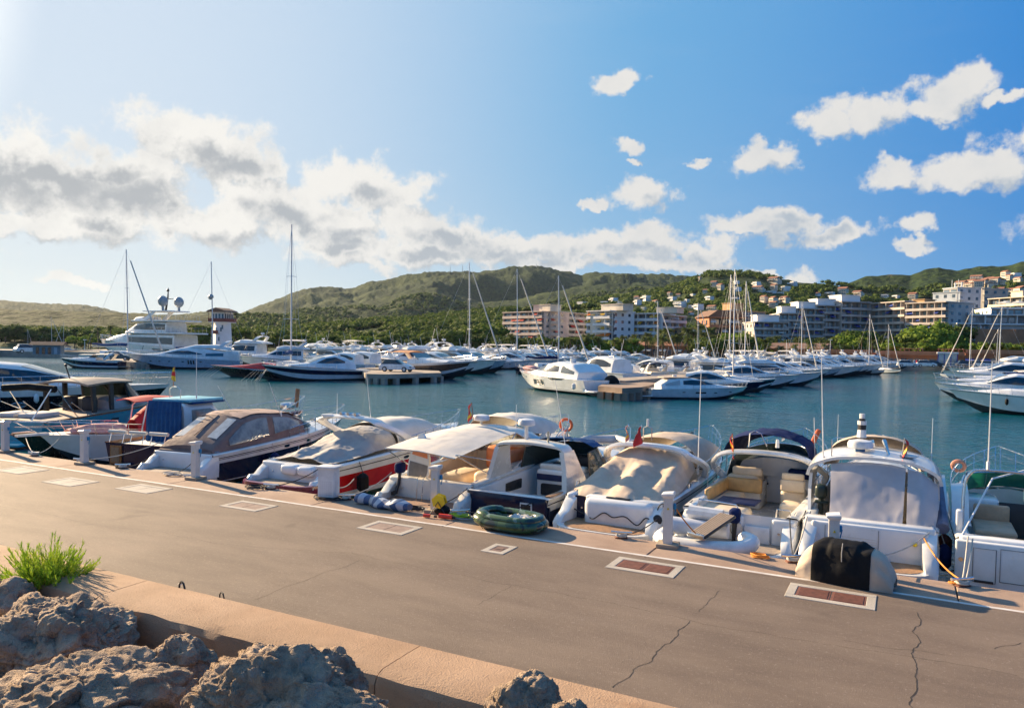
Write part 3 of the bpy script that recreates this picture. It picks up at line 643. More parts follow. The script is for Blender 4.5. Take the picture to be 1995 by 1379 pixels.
# ================================================================== TOWN
def hit(px, py, d0=320, d1=3500):
    dr = ray(px, py); h = math.hypot(dr.x, dr.y); a = math.atan2(-dr.x, dr.y); d = np.arange(d0, d1, 8.0)
    z = terr(np.full((len(d), 1), a), d[:, None], False)[:, 0]; rz = HC+dr.z/h*d; k = np.nonzero(z >= rz)[0]
    D = d[k[0]] if len(k) else 900.0
    return atd(px, py, D), D
plaster = {'pink': mat('plaster_pinkish', (.64, .50, .42), .8, vscale=.3), 'white': mat('plaster_white', (.80, .79, .76), .8, vscale=.3, col2=(.72, .71, .69)),
           'cream': mat('plaster_cream', (.72, .63, .50), .8, vscale=.3), 'terra': mat('plaster_terracotta', (.46, .20, .10), .8, vscale=.3, col2=(.38, .16, .08)),
           'ochre': mat('plaster_ochre', (.52, .33, .16), .8, vscale=.3), 'grey': mat('plaster_grey', (.36, .36, .37), .8, vscale=.3), 'brown': mat('plaster_brownish', (.56, .49, .43), .8, vscale=.3),
           'bluewhite': mat('plaster_bluish_white', (.50, .56, .62), .7, vscale=.3)}
tile = mat('roof_tiles', (.34, .15, .09), .85, col2=(.24, .11, .07), vscale=1.2); tile2 = mat('roof_tiles_brown', (.20, .11, .07), .85, col2=(.14, .08, .055), vscale=1.2)
wing = mat('window_glass_far', (.09, .13, .17), .08, coat=1, var=.3, vscale=.4); wins = mat('window_glass_sky', (.24, .40, .48), .12, coat=1, var=.3, vscale=.3)
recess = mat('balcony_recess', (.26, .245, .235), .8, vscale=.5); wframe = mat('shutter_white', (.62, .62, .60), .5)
aw = {'o': mat('awning_orange', (.75, .22, .03), .8), 'y': mat('awning_yellow', (.72, .46, .05), .8), 'r': mat('awning_red', (.62, .10, .07), .8), 'p': mat('awning_pink', (.70, .30, .22), .8), 'b': mat('awning_blue', (.03, .07, .35), .8), 'w': mat('awning_white', (.66, .66, .62), .8), 't': mat('awning_beige', (.50, .38, .26), .8)}
def block(name, label, cat, xl, xr, D0, D1, ytop, floors, bays, depth, wall, aws='', awp=.2, glass=None, zb=1.5, band=None, balc=1.1, step=0, seed=1, rail=.95, solid_frac=0.0, xt=None):
    P0 = atd(xl, 660, D0); P1 = atd(xr, 660, D1); v = (P1-P0).xy; Wd = v.length; rz = math.atan2(v.y, v.x)
    zt = atd((xl+xr)/2 if xt is None else xt, ytop, (D0+D1)/2).z; fh = (zt-zb)/floors; R_ = random.Random(seed)
    t = empty(name, (P0.x, P0.y, 0), rz, label, cat); bw = Wd/bays; wm = plaster[wall]; bm_ = plaster[band or wall]; glass = glass or wing
    core = MB(); core.box((Wd/2, depth/2+.02, (zb-6+zt)/2), (Wd, depth, zt-zb+6)); core.build('wall', wm, t, smooth=0)
    b0 = MB(); b0.box((0, 0, 0), (Wd+.5, balc+.4, .28)); b0.box((0, -(balc/2+.12), rail/2), (Wd+.3, .12, rail)); bal = None
    wmsh = None; smsh = None; amsh = {}
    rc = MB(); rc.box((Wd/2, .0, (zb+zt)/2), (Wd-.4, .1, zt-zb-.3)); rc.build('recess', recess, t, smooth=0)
    for k in range(floors):
        z = zb+k*fh
        if balc > 0:
            if bal is None: o = bal = b0.build('balcony', bm_, t, smooth=0)
            else: o = bal.copy(); S.collection.objects.link(o); o.parent = t
            o.location = (Wd/2, -balc/2, z)
        for j in range(bays):
            if R_.random() < .08: continue
            x = (j+.5)*bw
            if wmsh is None:
                q = MB(); q.box((0, 0, 0), (bw*.74, .08, fh*.56)); wmsh = q.build('window', glass, t, smooth=0); q = MB(); q.box((bw*.0, -.06, 0), (.09, .06, fh*.56)); q.box((0, -.06, fh*.28), (bw*.78, .08, .09)); q.build('frame', wframe, wmsh, smooth=0); wmsh.location = (x, -.09, z+fh*.52); q = wmsh; fr0 = wmsh.children[0] if wmsh.children else None
            else:
                q = wmsh.copy(); S.collection.objects.link(q); q.parent = t; q.location = (x, -.09, z+fh*.52)
            if aws and R_.random() < awp:
                c = R_.choice(aws)
                if c not in amsh:
                    a_ = MB(); a_.solid([[(-bw*.48, 0, 0), (bw*.48, 0, 0)], [(-bw*.48, -balc-.3, -fh*.42), (bw*.48, -balc-.3, -fh*.42)]], .05); amsh[c] = o = a_.build('awning', aw[c], t, smooth=0)
                else: o = amsh[c].copy(); S.collection.objects.link(o); o.parent = t
                o.location = (x, -.15, z+fh*.93)
    if balc > 0:
        q = MB()
        for j in range(0, bays+1, 2): q.box((min(max(j*bw, .12), Wd-.12), -balc/2, (zb+zt)/2), (.18, balc, zt-zb))
        q.build('partition_walls', wm, t, smooth=0)['kind'] = 'stuff'
    q = MB(); q.box((Wd/2, depth/2-balc/2, zt+.2), (Wd+.6, depth+balc+.6, .35)); q.build('roof', bm_, t, smooth=0)
    # side face windows
    q = MB()
    for sx in (0, Wd):
        for k in range(floors):
            for j in range(max(2, int(depth/4))): q.box((sx+(-.04 if sx == 0 else .04), 2+j*4, zb+k*fh+fh*.55), (.06, 1.3, fh*.42))
    q.build('side_windows', wing, t, smooth=0)['kind'] = 'stuff'
    t['_w'] = 0; del t['_w']; t_info[t.name] = (Wd, zt, fh, zb)
    return t
t_info = {}
def pent(t, x0, x1, h, y0=2, y1=8, M='cream'):
    Wd, zt, fh, zb = t_info[t.name]; q = MB(); q.box(((x0+x1)/2*Wd, (y0+y1)/2, zt+.37+h/2), ((x1-x0)*Wd, y1-y0, h)); q.box(((x0+x1)/2*Wd, (y0+y1)/2, zt+.45+h), ((x1-x0)*Wd+.6, y1-y0+.6, .2)); q.build('penthouse', plaster[M], t, smooth=0)
t = block('apartment_building', 'pinkish apartment block left wing with red and pink awnings behind the palms', 'apartment block', 983, 1059, 318, 300, 609, 7, 9, 14, 'pink', 'rrp', .30, wins, seed=2, band='pink'); pent(t, .72, 1.06, 2.6)
t = block('apartment_building', 'pinkish apartment block right wing with red panels, left of the white blocks', 'apartment block', 1068, 1139, 302, 322, 610, 7, 9, 14, 'pink', 'rr', .22, wing, seed=3, band='brown'); pent(t, .0, .25, 2.4, M='pink')
q = block('stair_tower', 'recessed brown stair tower joining the two pinkish apartment wings', 'building', 1059, 1069, 306, 306, 607, 7, 2, 10, 'brown', balc=0, seed=4)
t = block('apartment_building', 'white apartment block with orange and yellow awnings on curved balconies', 'apartment block', 1148, 1192, 300, 292, 607, 6, 5, 13, 'white', 'oyy', .38, wing, seed=5, balc=1.6); pent(t, .35, 1.3, 2.4)
t = block('apartment_building', 'cream side wing of the white block with orange awnings, small square windows', 'apartment block', 1193, 1226, 292, 304, 611, 6, 5, 10, 'cream', '', 0, wing, seed=6, balc=0)
t = block('apartment_building', 'white apartment block with yellow awnings, second of the two white blocks', 'apartment block', 1229, 1284, 306, 300, 612, 6, 7, 13, 'white', 'yyo', .36, wing, seed=7, balc=1.6); pent(t, .8, 1.5, 2.2)
t = block('apartment_building', 'narrow white wing with plain balconies right of the block with yellow awnings', 'apartment block', 1285, 1331, 300, 314, 616, 6, 6, 11, 'white', 'w', .1, wing, seed=8, balc=1.2)
t = block('villa_block', 'ochre building with arched openings half hidden behind palm crowns', 'building', 1338, 1382, 296, 300, 640, 4, 5, 12, 'ochre', 'w', .2, wing, seed=9)
t = block('villa_block', 'terracotta apartment house with white awnings and brown tiled roof among the palms', 'building', 1380, 1448, 300, 306, 620, 4, 6, 12, 'terra', 'ww', .5, wing, seed=10, balc=1.5)
q = MB(); Wd, zt, fh, zb = t_info[t.name]; q.prism([(-1, zt+.4), (Wd+1, zt+.4), (Wd*.8, zt+3), (Wd*.2, zt+3)], -1.5, 12, 'Y'); q.build('roof', tile2, t, smooth=0)
t = block('apartment_building', 'tan windowless looking block standing higher up behind the terracotta house', 'building', 1414, 1490, 345, 360, 607, 5, 6, 12, 'ochre', '', 0, wing, seed=11, balc=0, zb=4); pent(t, .2, .5, 3.2, M='ochre')
# terraced glass building: six stepped volumes rising to the right, then the long slab
steps = [(1466, 1532, 629, 5, 7, 284, 288), (1515, 1560, 612, 6, 5, 292, 294), (1548, 1600, 603, 7, 6, 296, 300), (1585, 1640, 597, 7, 6, 301, 306), (1632, 1688, 590, 8, 6, 304, 312)]
desc = ['lowest left step of the terraced glass fronted apartment complex', 'second step of the terraced complex with curved white roof terrace', 'third step of the terraced complex with beige awning on its roof terrace', 'fourth step of the terraced complex with long glazed balconies', 'tallest step of the terraced complex beside the long slab']
for k, (a, b, yt, fl, ba, d0, d1) in enumerate(steps):
    t = block('terraced_apartments', desc[k], 'apartment block', a, b, d0, d1, yt, fl, ba, 13, 'brown', 'bbw', .14, wins, seed=20+k, balc=1.7, band='brown', rail=.7)
    pent(t, .15, .8, 2.4, 1, 8, 'white')
t = block('terraced_apartments', 'long glass fronted apartment slab with blue awnings behind the bright green trees', 'apartment block', 1690, 1768, 316, 300, 591, 8, 11, 14, 'brown', 'bb', .12, wins, seed=31, balc=1.7, rail=.7)
t = block('terraced_apartments', 'right end of the long glass fronted slab, facing the white hotel', 'apartment block', 1769, 1846, 300, 292, 591, 8, 11, 14, 'brown', 'b', .12, wins, seed=32, balc=1.7, rail=.7); pent(t, .0, .3, 1.2, M='ochre')
t = block('hotel', 'tall blank white hotel tower with aerials on its roof', 'hotel', 1834, 1862, 420, 412, 562, 9, 2, 12, 'bluewhite', '', 0, wing, seed=33, balc=0, zb=4)
q = MB(); [q.cyl((2+i*2.2, 3, t_info[t.name][1]+.3), .35 if i % 2 else .12, 2.5 if i % 2 else 4, 8) for i in range(4)]; q.build('roof_aerials', plastic_w, t)['kind'] = 'stuff'
t = block('hotel', 'white hotel wing with rows of small balconies beside the blank tower', 'hotel', 1863, 1898, 412, 425, 571, 8, 5, 12, 'bluewhite', '', 0, wing, seed=34, balc=1.0, zb=4)
t = block('hotel', 'pale pinkish hotel slab with small balconies right of the white hotel', 'hotel', 1886, 1910, 470, 455, 566, 9, 2, 12, 'pink', '', 0, wing, seed=35, balc=0, zb=6)
t = block('hotel', 'cream hotel front with white balconies behind the beige terraced block', 'hotel', 1910, 1940, 455, 470, 563, 9, 4, 12, 'cream', '', 0, wing, seed=36, balc=1, zb=6)
t = block('apartment_building', 'beige stepped apartment block at the right edge above the white terraces', 'apartment block', 1927, 2040, 400, 380, 580, 6, 10, 12, 'cream', '', 0, wing, seed=37, balc=1.2, zb=8); pent(t, .3, .5, 2.5)
for (a, b, yt, fl, ba, d0, lab) in ((1858, 1925, 632, 2, 6, 292, 'lowest white terrace row with shallow arches, left end of the stepped hotel'), (1886, 2040, 615, 1, 10, 300, 'middle white arched terrace of the stepped hotel at the right edge'), (1925, 2040, 602, 1, 7, 307, 'upper white arched terrace of the stepped hotel with white parasols on its roof')):
    zb = atd((a+b)/2, {632: 662, 615: 632, 602: 615}[yt], d0).z
    t = block('terraced_hotel', lab, 'hotel', a, b, d0, d0+6, yt, fl, ba, 16, 'white', '', 0, wins, seed=int(yt), balc=1.8, zb=zb, rail=.35)
if 1:
    for k, px in enumerate((1958, 1983)):
        p = atd(px, 603, 309); e = empty('parasol', (p.x, p.y, p.z), 0, ['white parasol on the roof of the stepped hotel, left one', 'white parasol on the roof of the stepped hotel, right one'][k], 'parasol')
        q = MB(); q.tube([(0, 0, 0), (0, 0, 2.5)], .06); q.build('pole', mwhite, e); q = MB(); q.tube([(0, 0, 2.2), (0, 0, 2.9)], 2.6, 8, .1); q.build('canopy', aw['w'], e, smooth=0)
# tan cliff under the hotel
p = atd(1930, 660, 285); q = MB(); rows = [[(p.x-4+i*2.2, p.y+noise.noise(Vector((i*.7, j, 2)))*2+j*.6, 1+j*2.2+noise.noise(Vector((i, j, 5)))*.6) for i in range(18)] for j in range(6)]
prop(q.grid(rows).build('rock_cutting', mat('red_earth', (.36, .17, .09), .9, vscale=.4)), kind='structure')
# low restaurants along the promenade
def shops(name, label, cat, xl, xr, D0, D1, ytop, ybase, wall, roof, nb, aws='t', depth=10, arch=False, flat=False, darkfrac=.6):
    P0 = atd(xl, 690, D0); P1 = atd(xr, 690, D1); v = (P1-P0).xy; Wd = v.length; t = empty(name, (P0.x, P0.y, 0), math.atan2(v.y, v.x), label, cat)
    xm = (xl+xr)/2; Dm = (D0+D1)/2; zt = atd(xm, ytop, Dm).z; zb = max(.35, atd(xm, ybase, Dm).z); h = zt-zb; q = MB(); q.box((Wd/2, depth/2, (zt+zb)/2-1), (Wd, depth, h+2)); q.build('wall', plaster[wall], t, smooth=0)
    if flat: q = MB(); q.box((Wd/2, depth/2-.4, zt+.15), (Wd+.4, depth+1.6, .3)); q.box((Wd/2, -.9, zt+.7), (Wd, .15, .9)); q.build('roof_parapet', plaster[wall], t, smooth=0)
    else: q = MB(); q.prism([(-1, zt), (depth+1, zt), (depth/2, zt+h*.45)], -.8, Wd+.8, 'X'); q.build('roof', roof, t, smooth=0)
    bw = Wd/nb
    for j in range(nb):
        q = MB(); x0 = j*bw+bw*.12; x1 = (j+1)*bw-bw*.12; hh = h*darkfrac
        pts = [(x0, zb+.1), (x1, zb+.1), (x1, zb+hh*.8)]+([((x0+x1)/2+(x1-x0)/2*math.cos(a), zb+hh*.8+(hh*.25)*math.sin(a)) for a in np.linspace(.3, 2.84, 6)] if arch else [])+[(x0, zb+hh*.8)]
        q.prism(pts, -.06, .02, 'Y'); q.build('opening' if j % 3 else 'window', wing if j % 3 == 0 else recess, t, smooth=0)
        if aws and j % 2 == 0:
            a_ = MB(); a_.solid([[(x0-.3, -.1, zb+h*.62), (x1+.3, -.1, zb+h*.62)], [(x0-.3, -3.2, zb+h*.45), (x1+.3, -3.2, zb+h*.45)]], .06); a_.build('awning', aw[aws[j//2 % len(aws)]], t, smooth=0)
    return t
shops('restaurant', 'low orange building with arched windows under the palms, centre of the promenade', 'restaurant', 1226, 1345, 262, 258, 673, 692, 'terra', tile, 8, 'w', arch=True)
shops('restaurant', 'long low tiled arcade behind the palms, in front of the pinkish apartment block', 'arcade', 985, 1215, 276, 262, 672, 690, 'brown', tile2, 14, 't')
shops('restaurant', 'restaurant with brown tiled roof, glass front and beige awnings behind tall white mast', 'restaurant', 1497, 1600, 254, 250, 679, 704, 'terra', tile2, 7, 'tt', depth=14)
shops('restaurant', 'low terracotta arcade with beige awnings right of the tiled roof restaurant', 'arcade', 1601, 1700, 254, 252, 688, 706, 'terra', tile2, 6, 't', flat=True)
shops('restaurant', 'long terracotta arcade with dark shop fronts and roof terrace on the right quay', 'arcade', 1715, 1880, 252, 250, 692, 716, 'terra', tile2, 12, '', flat=True, darkfrac=.8)
shops('restaurant', 'terracotta arcade with arched bay at the right edge behind the masts', 'arcade', 1881, 2060, 250, 252, 690, 716, 'terra', tile2, 11, 'b', flat=True, darkfrac=.8)
def pergola(xl, xr, y, D, label):
    P0 = atd(xl, y, D); P1 = atd(xr, y, D); Wd = (P1-P0).length; t = empty('pergola', (P0.x, P0.y, P0.z), math.atan2(P1.y-P0.y, P1.x-P0.x), label, 'pergola')
    q = MB(); q.box((Wd/2, 0, 0), (Wd, .2, .2)); q.box((Wd/2, 5, 0), (Wd, .2, .2)); q.build('beam', wood, t, smooth=0)
    for j in range(6): q = MB(); q.box((.3+j*(Wd-.6)/5, .0, -1.5), (.25, .25, 3)); q.build('post', plaster['terra'], t, smooth=0)
    n = int(Wd/.8); pm = None
    for j in range(n):
        if pm is None: q = MB(); q.box((0, 2.5, .16), (.25, 6.4, .12)); o = pm = q.build('slat', aw['t'], t, smooth=0)
        else: o = pm.copy(); S.collection.objects.link(o); o.parent = t
        o.location = (.4+j*Wd/n, 0, 0)
pergola(1752, 1800, 679, 251, 'slatted pergola over the roof terrace on the right promenade')
pergola(1826, 1880, 680, 252, 'darker pergola with planting at the roof terrace beside tall white mast')
# kiosk with blue frame at the right quay
p = atd(1845, 714, 243); e = empty('kiosk', (p.x, p.y, .4), -YAW*0, 'glass kiosk with white roof and blue frame on the right quay', 'kiosk')
q = MB(); q.box((0, 0, 1.7), (4.5, 3, 3.2)); q.build('glass_wall', wins, e, smooth=0); q = MB(); q.bbox((0, 0, 3.6), (5.2, 3.6, .5), .1); q.build('roof', plastic_w, e)
for sx in (-2.3, -.8, .8, 2.3): q = MB(); q.box((sx, -1.55, 1.7), (.2, .15, 3.3)); q.build('post', aw['b'], e, smooth=0)
# tower
p = atd(433, 665, 262); tw = empty('harbour_tower', (p.x, p.y, 0), .25, 'white harbour control tower with brown balconies and flat tiled roof', 'tower')
k_ = 262/PX; zt = atd(433, 606, 262).z; Wt = 7.4
q = MB(); q.tube([(0, 0, .2), (0, 0, zt-3.6)], Wt*.80, 4, Wt*.66); tq = q.build('wall', plaster['white'], tw, smooth=0); tq.rotation_euler = (0, 0, math.pi/4)
q = MB(); q.box((0, 0, zt-3.6), (9.6, 9.6, .25)); q.build('upper_balcony', plaster['white'], tw, smooth=0)
wb_ = mat('balcony_wood', (.20, .055, .04), .7)
q = MB()
for s_ in (-1, 1): q.box((0, s_*4.8, zt-3.0), (9.7, .12, 1.1)); q.box((s_*4.8, 0, zt-3.0), (.12, 9.5, 1.1))
q.build('balcony_railing', wb_, tw, smooth=0)
q = MB(); q.box((0, 0, zt-1.9), (7.4, 7.4, 3.1)); q.build('lookout_room', plaster['white'], tw, smooth=0)
for s_ in (-1, 1):
    for j in range(4): q = MB(); q.box((-2.7+j*1.8, s_*3.72, zt-1.7), (1.2, .06, 1.5)); q.build('window', wing, tw, smooth=0); q = MB(); q.box((s_*3.72, -2.7+j*1.8, zt-1.7), (.06, 1.2, 1.5)); q.build('window', wing, tw, smooth=0)
q = MB(); q.prism([(-5.6, zt-.4), (5.6, zt-.4), (4.6, zt+.1), (0, zt+1.0), (-4.6, zt+.1)], -5.6, 5.6, 'Y'); q.build('roof', tile2, tw, smooth=0)
q = MB()
for s_ in (-1, 1): [q.box((s_*4.6, j*4.6, zt-2), (.15, .15, 3.2)) for j in (-1, 0, 1)]
q.build('roof_posts', wb_, tw, smooth=0)
q = MB(); q.box((-.8, -4.9, zt-7.3), (4.2, 1.3, .2)); q.box((-.8, -5.5, zt-6.8), (4.2, .1, 1)); q.build('lower_balcony', wb_, tw, smooth=0)
for (x, z) in ((-2.2, zt-6), (0, zt-6), (2.6, zt-6), (3.4, zt-5.2), (1.5, zt-9), (-2.4, zt-11), (2, zt-12)): q = MB(); q.box((x, -4.75-(zt-z)*.035, z), (.8, .16, 1.3)); q.build('window', wing, tw, smooth=0)
tw.scale = (.64, .64, 1)
# villas on the hillside
def villa(kind):
    w_, d_, h_ = [(11, 8, 5.5), (14, 8, 4), (9, 8, 7), (13, 9, 6), (8, 7, 3.5)][kind]; wl = [plaster['white'], plaster['white'], plaster['cream'], plaster['cream'], plaster['white']][kind]
    e = empty('villa', (0, 0, 0)); q = MB(); q.box((0, 0, h_/2-3), (w_, d_, h_+6)); 
    if kind in (0, 3): q.box((w_*.45, -1, h_*.3-3), (w_*.5, d_*1.1, h_*.6+6))
    q.build('wall', wl, e, smooth=0); q = MB()
    if kind in (0, 1): q.box((0, 0, h_+.15), (w_+.8, d_+.8, .4)); q.build('roof', plaster['white'], e, smooth=0)
    else: q.prism([(-d_/2-.6, h_), (d_/2+.6, h_), (0, h_+2.2)], -w_/2-.5, w_/2+.5, 'X'); q.build('roof', tile, e, smooth=0)
    wm = None
    for k in range(4 if w_ > 8 else 3):
        for z in ((1.8,) if h_ < 5 else (1.8, 4.4)):
            if wm is None: q = MB(); q.box((0, 0, 0), (1.5, .1, 1.5)); o = wm = q.build('window', wing, e, smooth=0)
            else: o = wm.copy(); S.collection.objects.link(o); o.parent = e
            o.location = (-w_/2+1.6+k*(w_-3.2)/3, -d_/2-.06, z)
    if kind in (0, 1, 3): q = MB(); q.box((0, -d_/2-1.6, h_*.5), (w_*.9, 3, .25)); q.box((0, -d_/2-3, h_*.5+.5), (w_*.9, .12, .9)); q.build('terrace', wl, e, smooth=0)
    return reg(e)
vil = [villa(k) for k in range(5)]
HP = []
for sc, ox, oy, L_ in ((4.597, 960, 500, [(800,440,18,0),(915,430,8,1),(1005,420,18,1),(1085,400,16,0),(1110,435,18,0),(1200,440,12,1),(1290,390,10,2),(1380,385,18,0),(1300,415,14,0),(1350,470,9,0),(1460,425,16,3),(1590,345,8,2),(1610,385,14,0),(1660,350,8,3),(1730,405,9,0),(1200,495,14,3)]),
      (4.597, 1200, 500, [(480,345,8,2),(560,350,9,3),(690,350,9,0),(510,385,13,1),(570,445,20,0),(640,400,10,0),(670,455,10,0),(740,465,18,0),(840,375,17,1),(880,265,12,2),(935,290,12,2),(1080,235,10,0),(1085,305,15,0),(800,325,9,2),(860,480,18,3),(1070,380,14,1),(1260,255,14,0),(1270,310,20,3),(1415,230,20,3),(1415,290,11,2),(1390,328,18,1),(1520,300,16,0),(1480,330,10,1),(1570,250,14,1),(1325,395,11,2),(1410,415,14,2),(1510,400,18,3),(670,520,10,4),(480,560,12,0),(750,200,6,2),(1390,440,12,1)]),
      (4.925, 1480, 500, [(110,350,17,1),(200,355,12,1),(250,318,14,0),(325,265,12,0),(40,425,12,2),(130,440,16,3),(240,430,17,3),(675,360,16,1),(800,365,16,2),(940,370,16,3),(1195,380,14,1),(1310,385,12,1),(1470,410,14,2),(600,425,10,1),(130,490,14,2),(560,365,8,4)]),
      (4.054, 1700, 480, [(820,270,18,3),(700,315,18,3),(780,300,16,3),(840,320,14,2),(920,290,18,3),(970,300,14,2),(930,268,12,3),(1050,240,12,2),(1130,245,16,0),(1020,290,12,3),(1080,262,10,2),(1170,390,18,2),(1000,380,14,2),(1090,375,18,3),(920,315,12,3),(1150,270,12,3),(760,318,14,3),(880,305,12,2)])):
    HP += [(ox+x/sc, oy+y/sc, w_, k) for x, y, w_, k in L_]
KN = ['white flat roofed villa', 'low long white villa', 'cream villa with tiled roof', 'cream villa with lower side wing', 'tiny white house with tiled roof']
def zone(x):
    for a, b in ((1180, 'above the pinkish apartment block'), (1232, 'above the gap between the white blocks'), (1300, 'above the second white block'), (1352, 'above the ochre building'), (1408, 'left of the tall twin masts'), (1450, 'right behind the tall twin masts'), (1500, 'over the tan windowless block'), (1560, 'over the lowest terrace steps'), (1640, 'over the middle terrace steps'), (1720, 'in the saddle left of the rocky ridge'), (1830, 'under the rocky ridge'), (1900, 'left part of the hill village'), (1945, 'middle of the hill village'), (3000, 'right end of the hill village')):
        if x < a: return b
def row3(y): return 'highest row' if y < 556 else 'upper row' if y < 572 else 'middle row' if y < 588 else 'lower row'
used = set(); VP_ = []
def uniq(lab, grp, store={}):
    n = store.get(lab, 0); store[lab] = n+1
    sfx = ['', ', next one to the right', ', half hidden behind its neighbour', ', farther back', ', nearest the trees']
    return lab+(sfx[n] if n < 5 else '')
for px, py, wpx, k in sorted(HP):
    P, D = hit(px, py+2); w0 = (11, 14, 9, 13, 8)[k]; s_ = wpx*.9/PX*D/w0
    o = vil[k] if k not in used else copy_tree(vil[k]); used.add(k)
    o.location = P+Vector((0, 0, .6)); VP_.append((px, py, wpx, D)); o.scale = (s_, s_, s_); o.rotation_euler = (0, 0, YAW-math.atan((px-CX)/PX)+random.uniform(-1.2, -.1))
    prop(o, None, 'villa', 'villas on the wooded hillside'); lq(o, f'{KN[k]}, {row3(py)}, {zone(px)}', px)
c1, q1 = scatter(9500, -150, 1010, 330, 720, 1.4, 3.4); c2, q2 = scatter(6500, 1000, 2150, 340, 980, 1.7, 3.6, .36)
c3, q3 = scatter(5200, 430, 1350, 750, 1600, 2.6, 4.6, .2)
def clear_views(Cs, Rs):
    d = Cs-np.array([0, 0, HC]); f_ = d @ np.array(fw); x = CX+PX*(d @ np.array(rt))/f_; y = CY-PX*(d @ np.array(up))/f_; r_ = Rs*PX/f_; D = np.hypot(d[:, 0], d[:, 1]); k = np.ones(len(Cs), bool)
    for (px, py, w_, Dv) in VP_: k &= ~((np.abs(x-px) < w_*.5+r_*.75) & (y-r_ < py+1) & (y+r_*.5 > py-7) & (D < Dv+8) & (D > Dv-140)) 
    return Cs[k], Rs[k]
c1, q1 = clear_views(c1, q1); c2, q2 = clear_views(c2, q2); c3, q3 = clear_views(c3, q3)
prop(crowns('woodland', np.concatenate([c1, c2]), np.concatenate([q1, q2]), fol_pine), 'dense pine woodland covering the low slopes behind the harbour and between the hillside villas', 'woodland')
prop(crowns('upper_woodland', c3, q3, fol_pine, nl=34), 'darker far woodland climbing the foot of the green hills', 'woodland')
# ------------------------------------------------------------------ trees
def leaf_tree(kind, M, h, r_, squash, nb, seed, base=.4, nl=60, tall=0):
    e = empty(kind, (0, 0, 0)); R_ = random.Random(seed); q = MB(); q.tube([(0, 0, -1), (.1, 0, h*.3), (-.1, .1, h*.62)], .28, 7, .13)
    br = MB()
    C_ = []; R2 = []
    for k in range(nb):
        a = k*2.4; rr = r_*math.sqrt((k+.5)/nb)*.72; z = h*base+(h*(1-base)-r_*.25)*(R_.uniform(.25, 1)-.28*(rr/r_)**2*(1-tall)); c = (rr*math.cos(a), rr*math.sin(a), z)
        C_.append(c); R2.append(r_*R_.uniform(.28, .45)); br.tube([(0, 0, h*base*.8), (c[0]*.6, c[1]*.6, c[2]*.85), c], .09, 5, .03)
    q.build('trunk', bark, e); br.build('limbs', bark, e); crowns('crown', C_, R2, M, None, e, nl=nl, squash=squash, lsz=.30); return reg(e)
def palm(seed, h=7.5, kind='palm_tree'):
    R_ = random.Random(seed); e = empty(kind, (0, 0, 0)); q = MB(); q.tube([(0, 0, -1), (.15, 0, h*.4), (.05, .1, h)], .3, 7, .2); q.sphere((.05, .1, h), .45, 7, 4, (1, 1, 1.3)); q.build('trunk', bark, e); f = MB()
    for k in range(40):
        a = R_.uniform(0, 6.28); up_ = R_.uniform(-.5, 1.25); L_ = R_.uniform(2.2, 3.1); rows = []; n = 6
        for i in range(n):
            t_ = i/(n-1); x = L_*t_*math.cos(up_*.75)*.95; z = h+.3+L_*(math.sin(up_)*t_-.62*t_*t_); w_ = .72*math.sin(math.pi*(.12+.85*t_))*(1 if i % 2 else .8)
            d = Vector((math.cos(a), math.sin(a), 0)); s2 = Vector((-math.sin(a), math.cos(a), 0)); c = d*x+Vector((.05, .1, z)); rows.append([c+s2*w_-Vector((0, 0, w_*.6)), c, c-s2*w_-Vector((0, 0, w_*.6))])
        for i in range(n-1):
            for sgn in (0, 1):
                for u_ in (0, .5):
                    A = Vector(rows[i][1]).lerp(rows[i+1][1], u_); B = Vector(rows[i][1]).lerp(rows[i+1][1], u_+.35); Cc = Vector(rows[i][sgn*2]).lerp(rows[i+1][sgn*2], u_+.4); f.add([A, B, Cc], [(0, 1, 2)])
    f.build('fronds', fol_palm, e, smooth=0, recalc=False); return reg(e)
TP = {'p': [palm(1), palm(2, 6.5), palm(3, 9)], 'r': [leaf_tree('pine_tree', fol_pine, 8.5, 4.6, .62, 14, 4, .5), leaf_tree('pine_tree', fol_pine, 7.5, 5.0, .6, 16, 5, .45)],
      'd': [leaf_tree('broadleaf_tree', fol_dark, 7, 3.8, .9, 14, 6, .35), leaf_tree('broadleaf_tree', fol_dark, 6, 3.2, .95, 12, 7, .3)], 'b': [leaf_tree('broadleaf_tree', fol_lite, 8, 4.6, .85, 16, 8, .3), leaf_tree('broadleaf_tree', fol_lite, 5.5, 3.4, .85, 12, 9, .3)],
      'c': [leaf_tree('cypress_tree', fol_dark, 9, 1.6, 1.3, 12, 10, .12, tall=1)]}
TH = {'p': (10, 9, 11.5), 'r': (8.8, 7.8), 'd': (7.3, 6.3), 'b': (8.3, 5.8), 'c': (9.5,)}
TNAME = {'p': ('palm', 'palm'), 'r': ('round pine', 'pine'), 'd': ('dark bushy tree', 'tree'), 'b': ('bright green tree', 'tree'), 'c': ('slender dark cypress', 'cypress')}
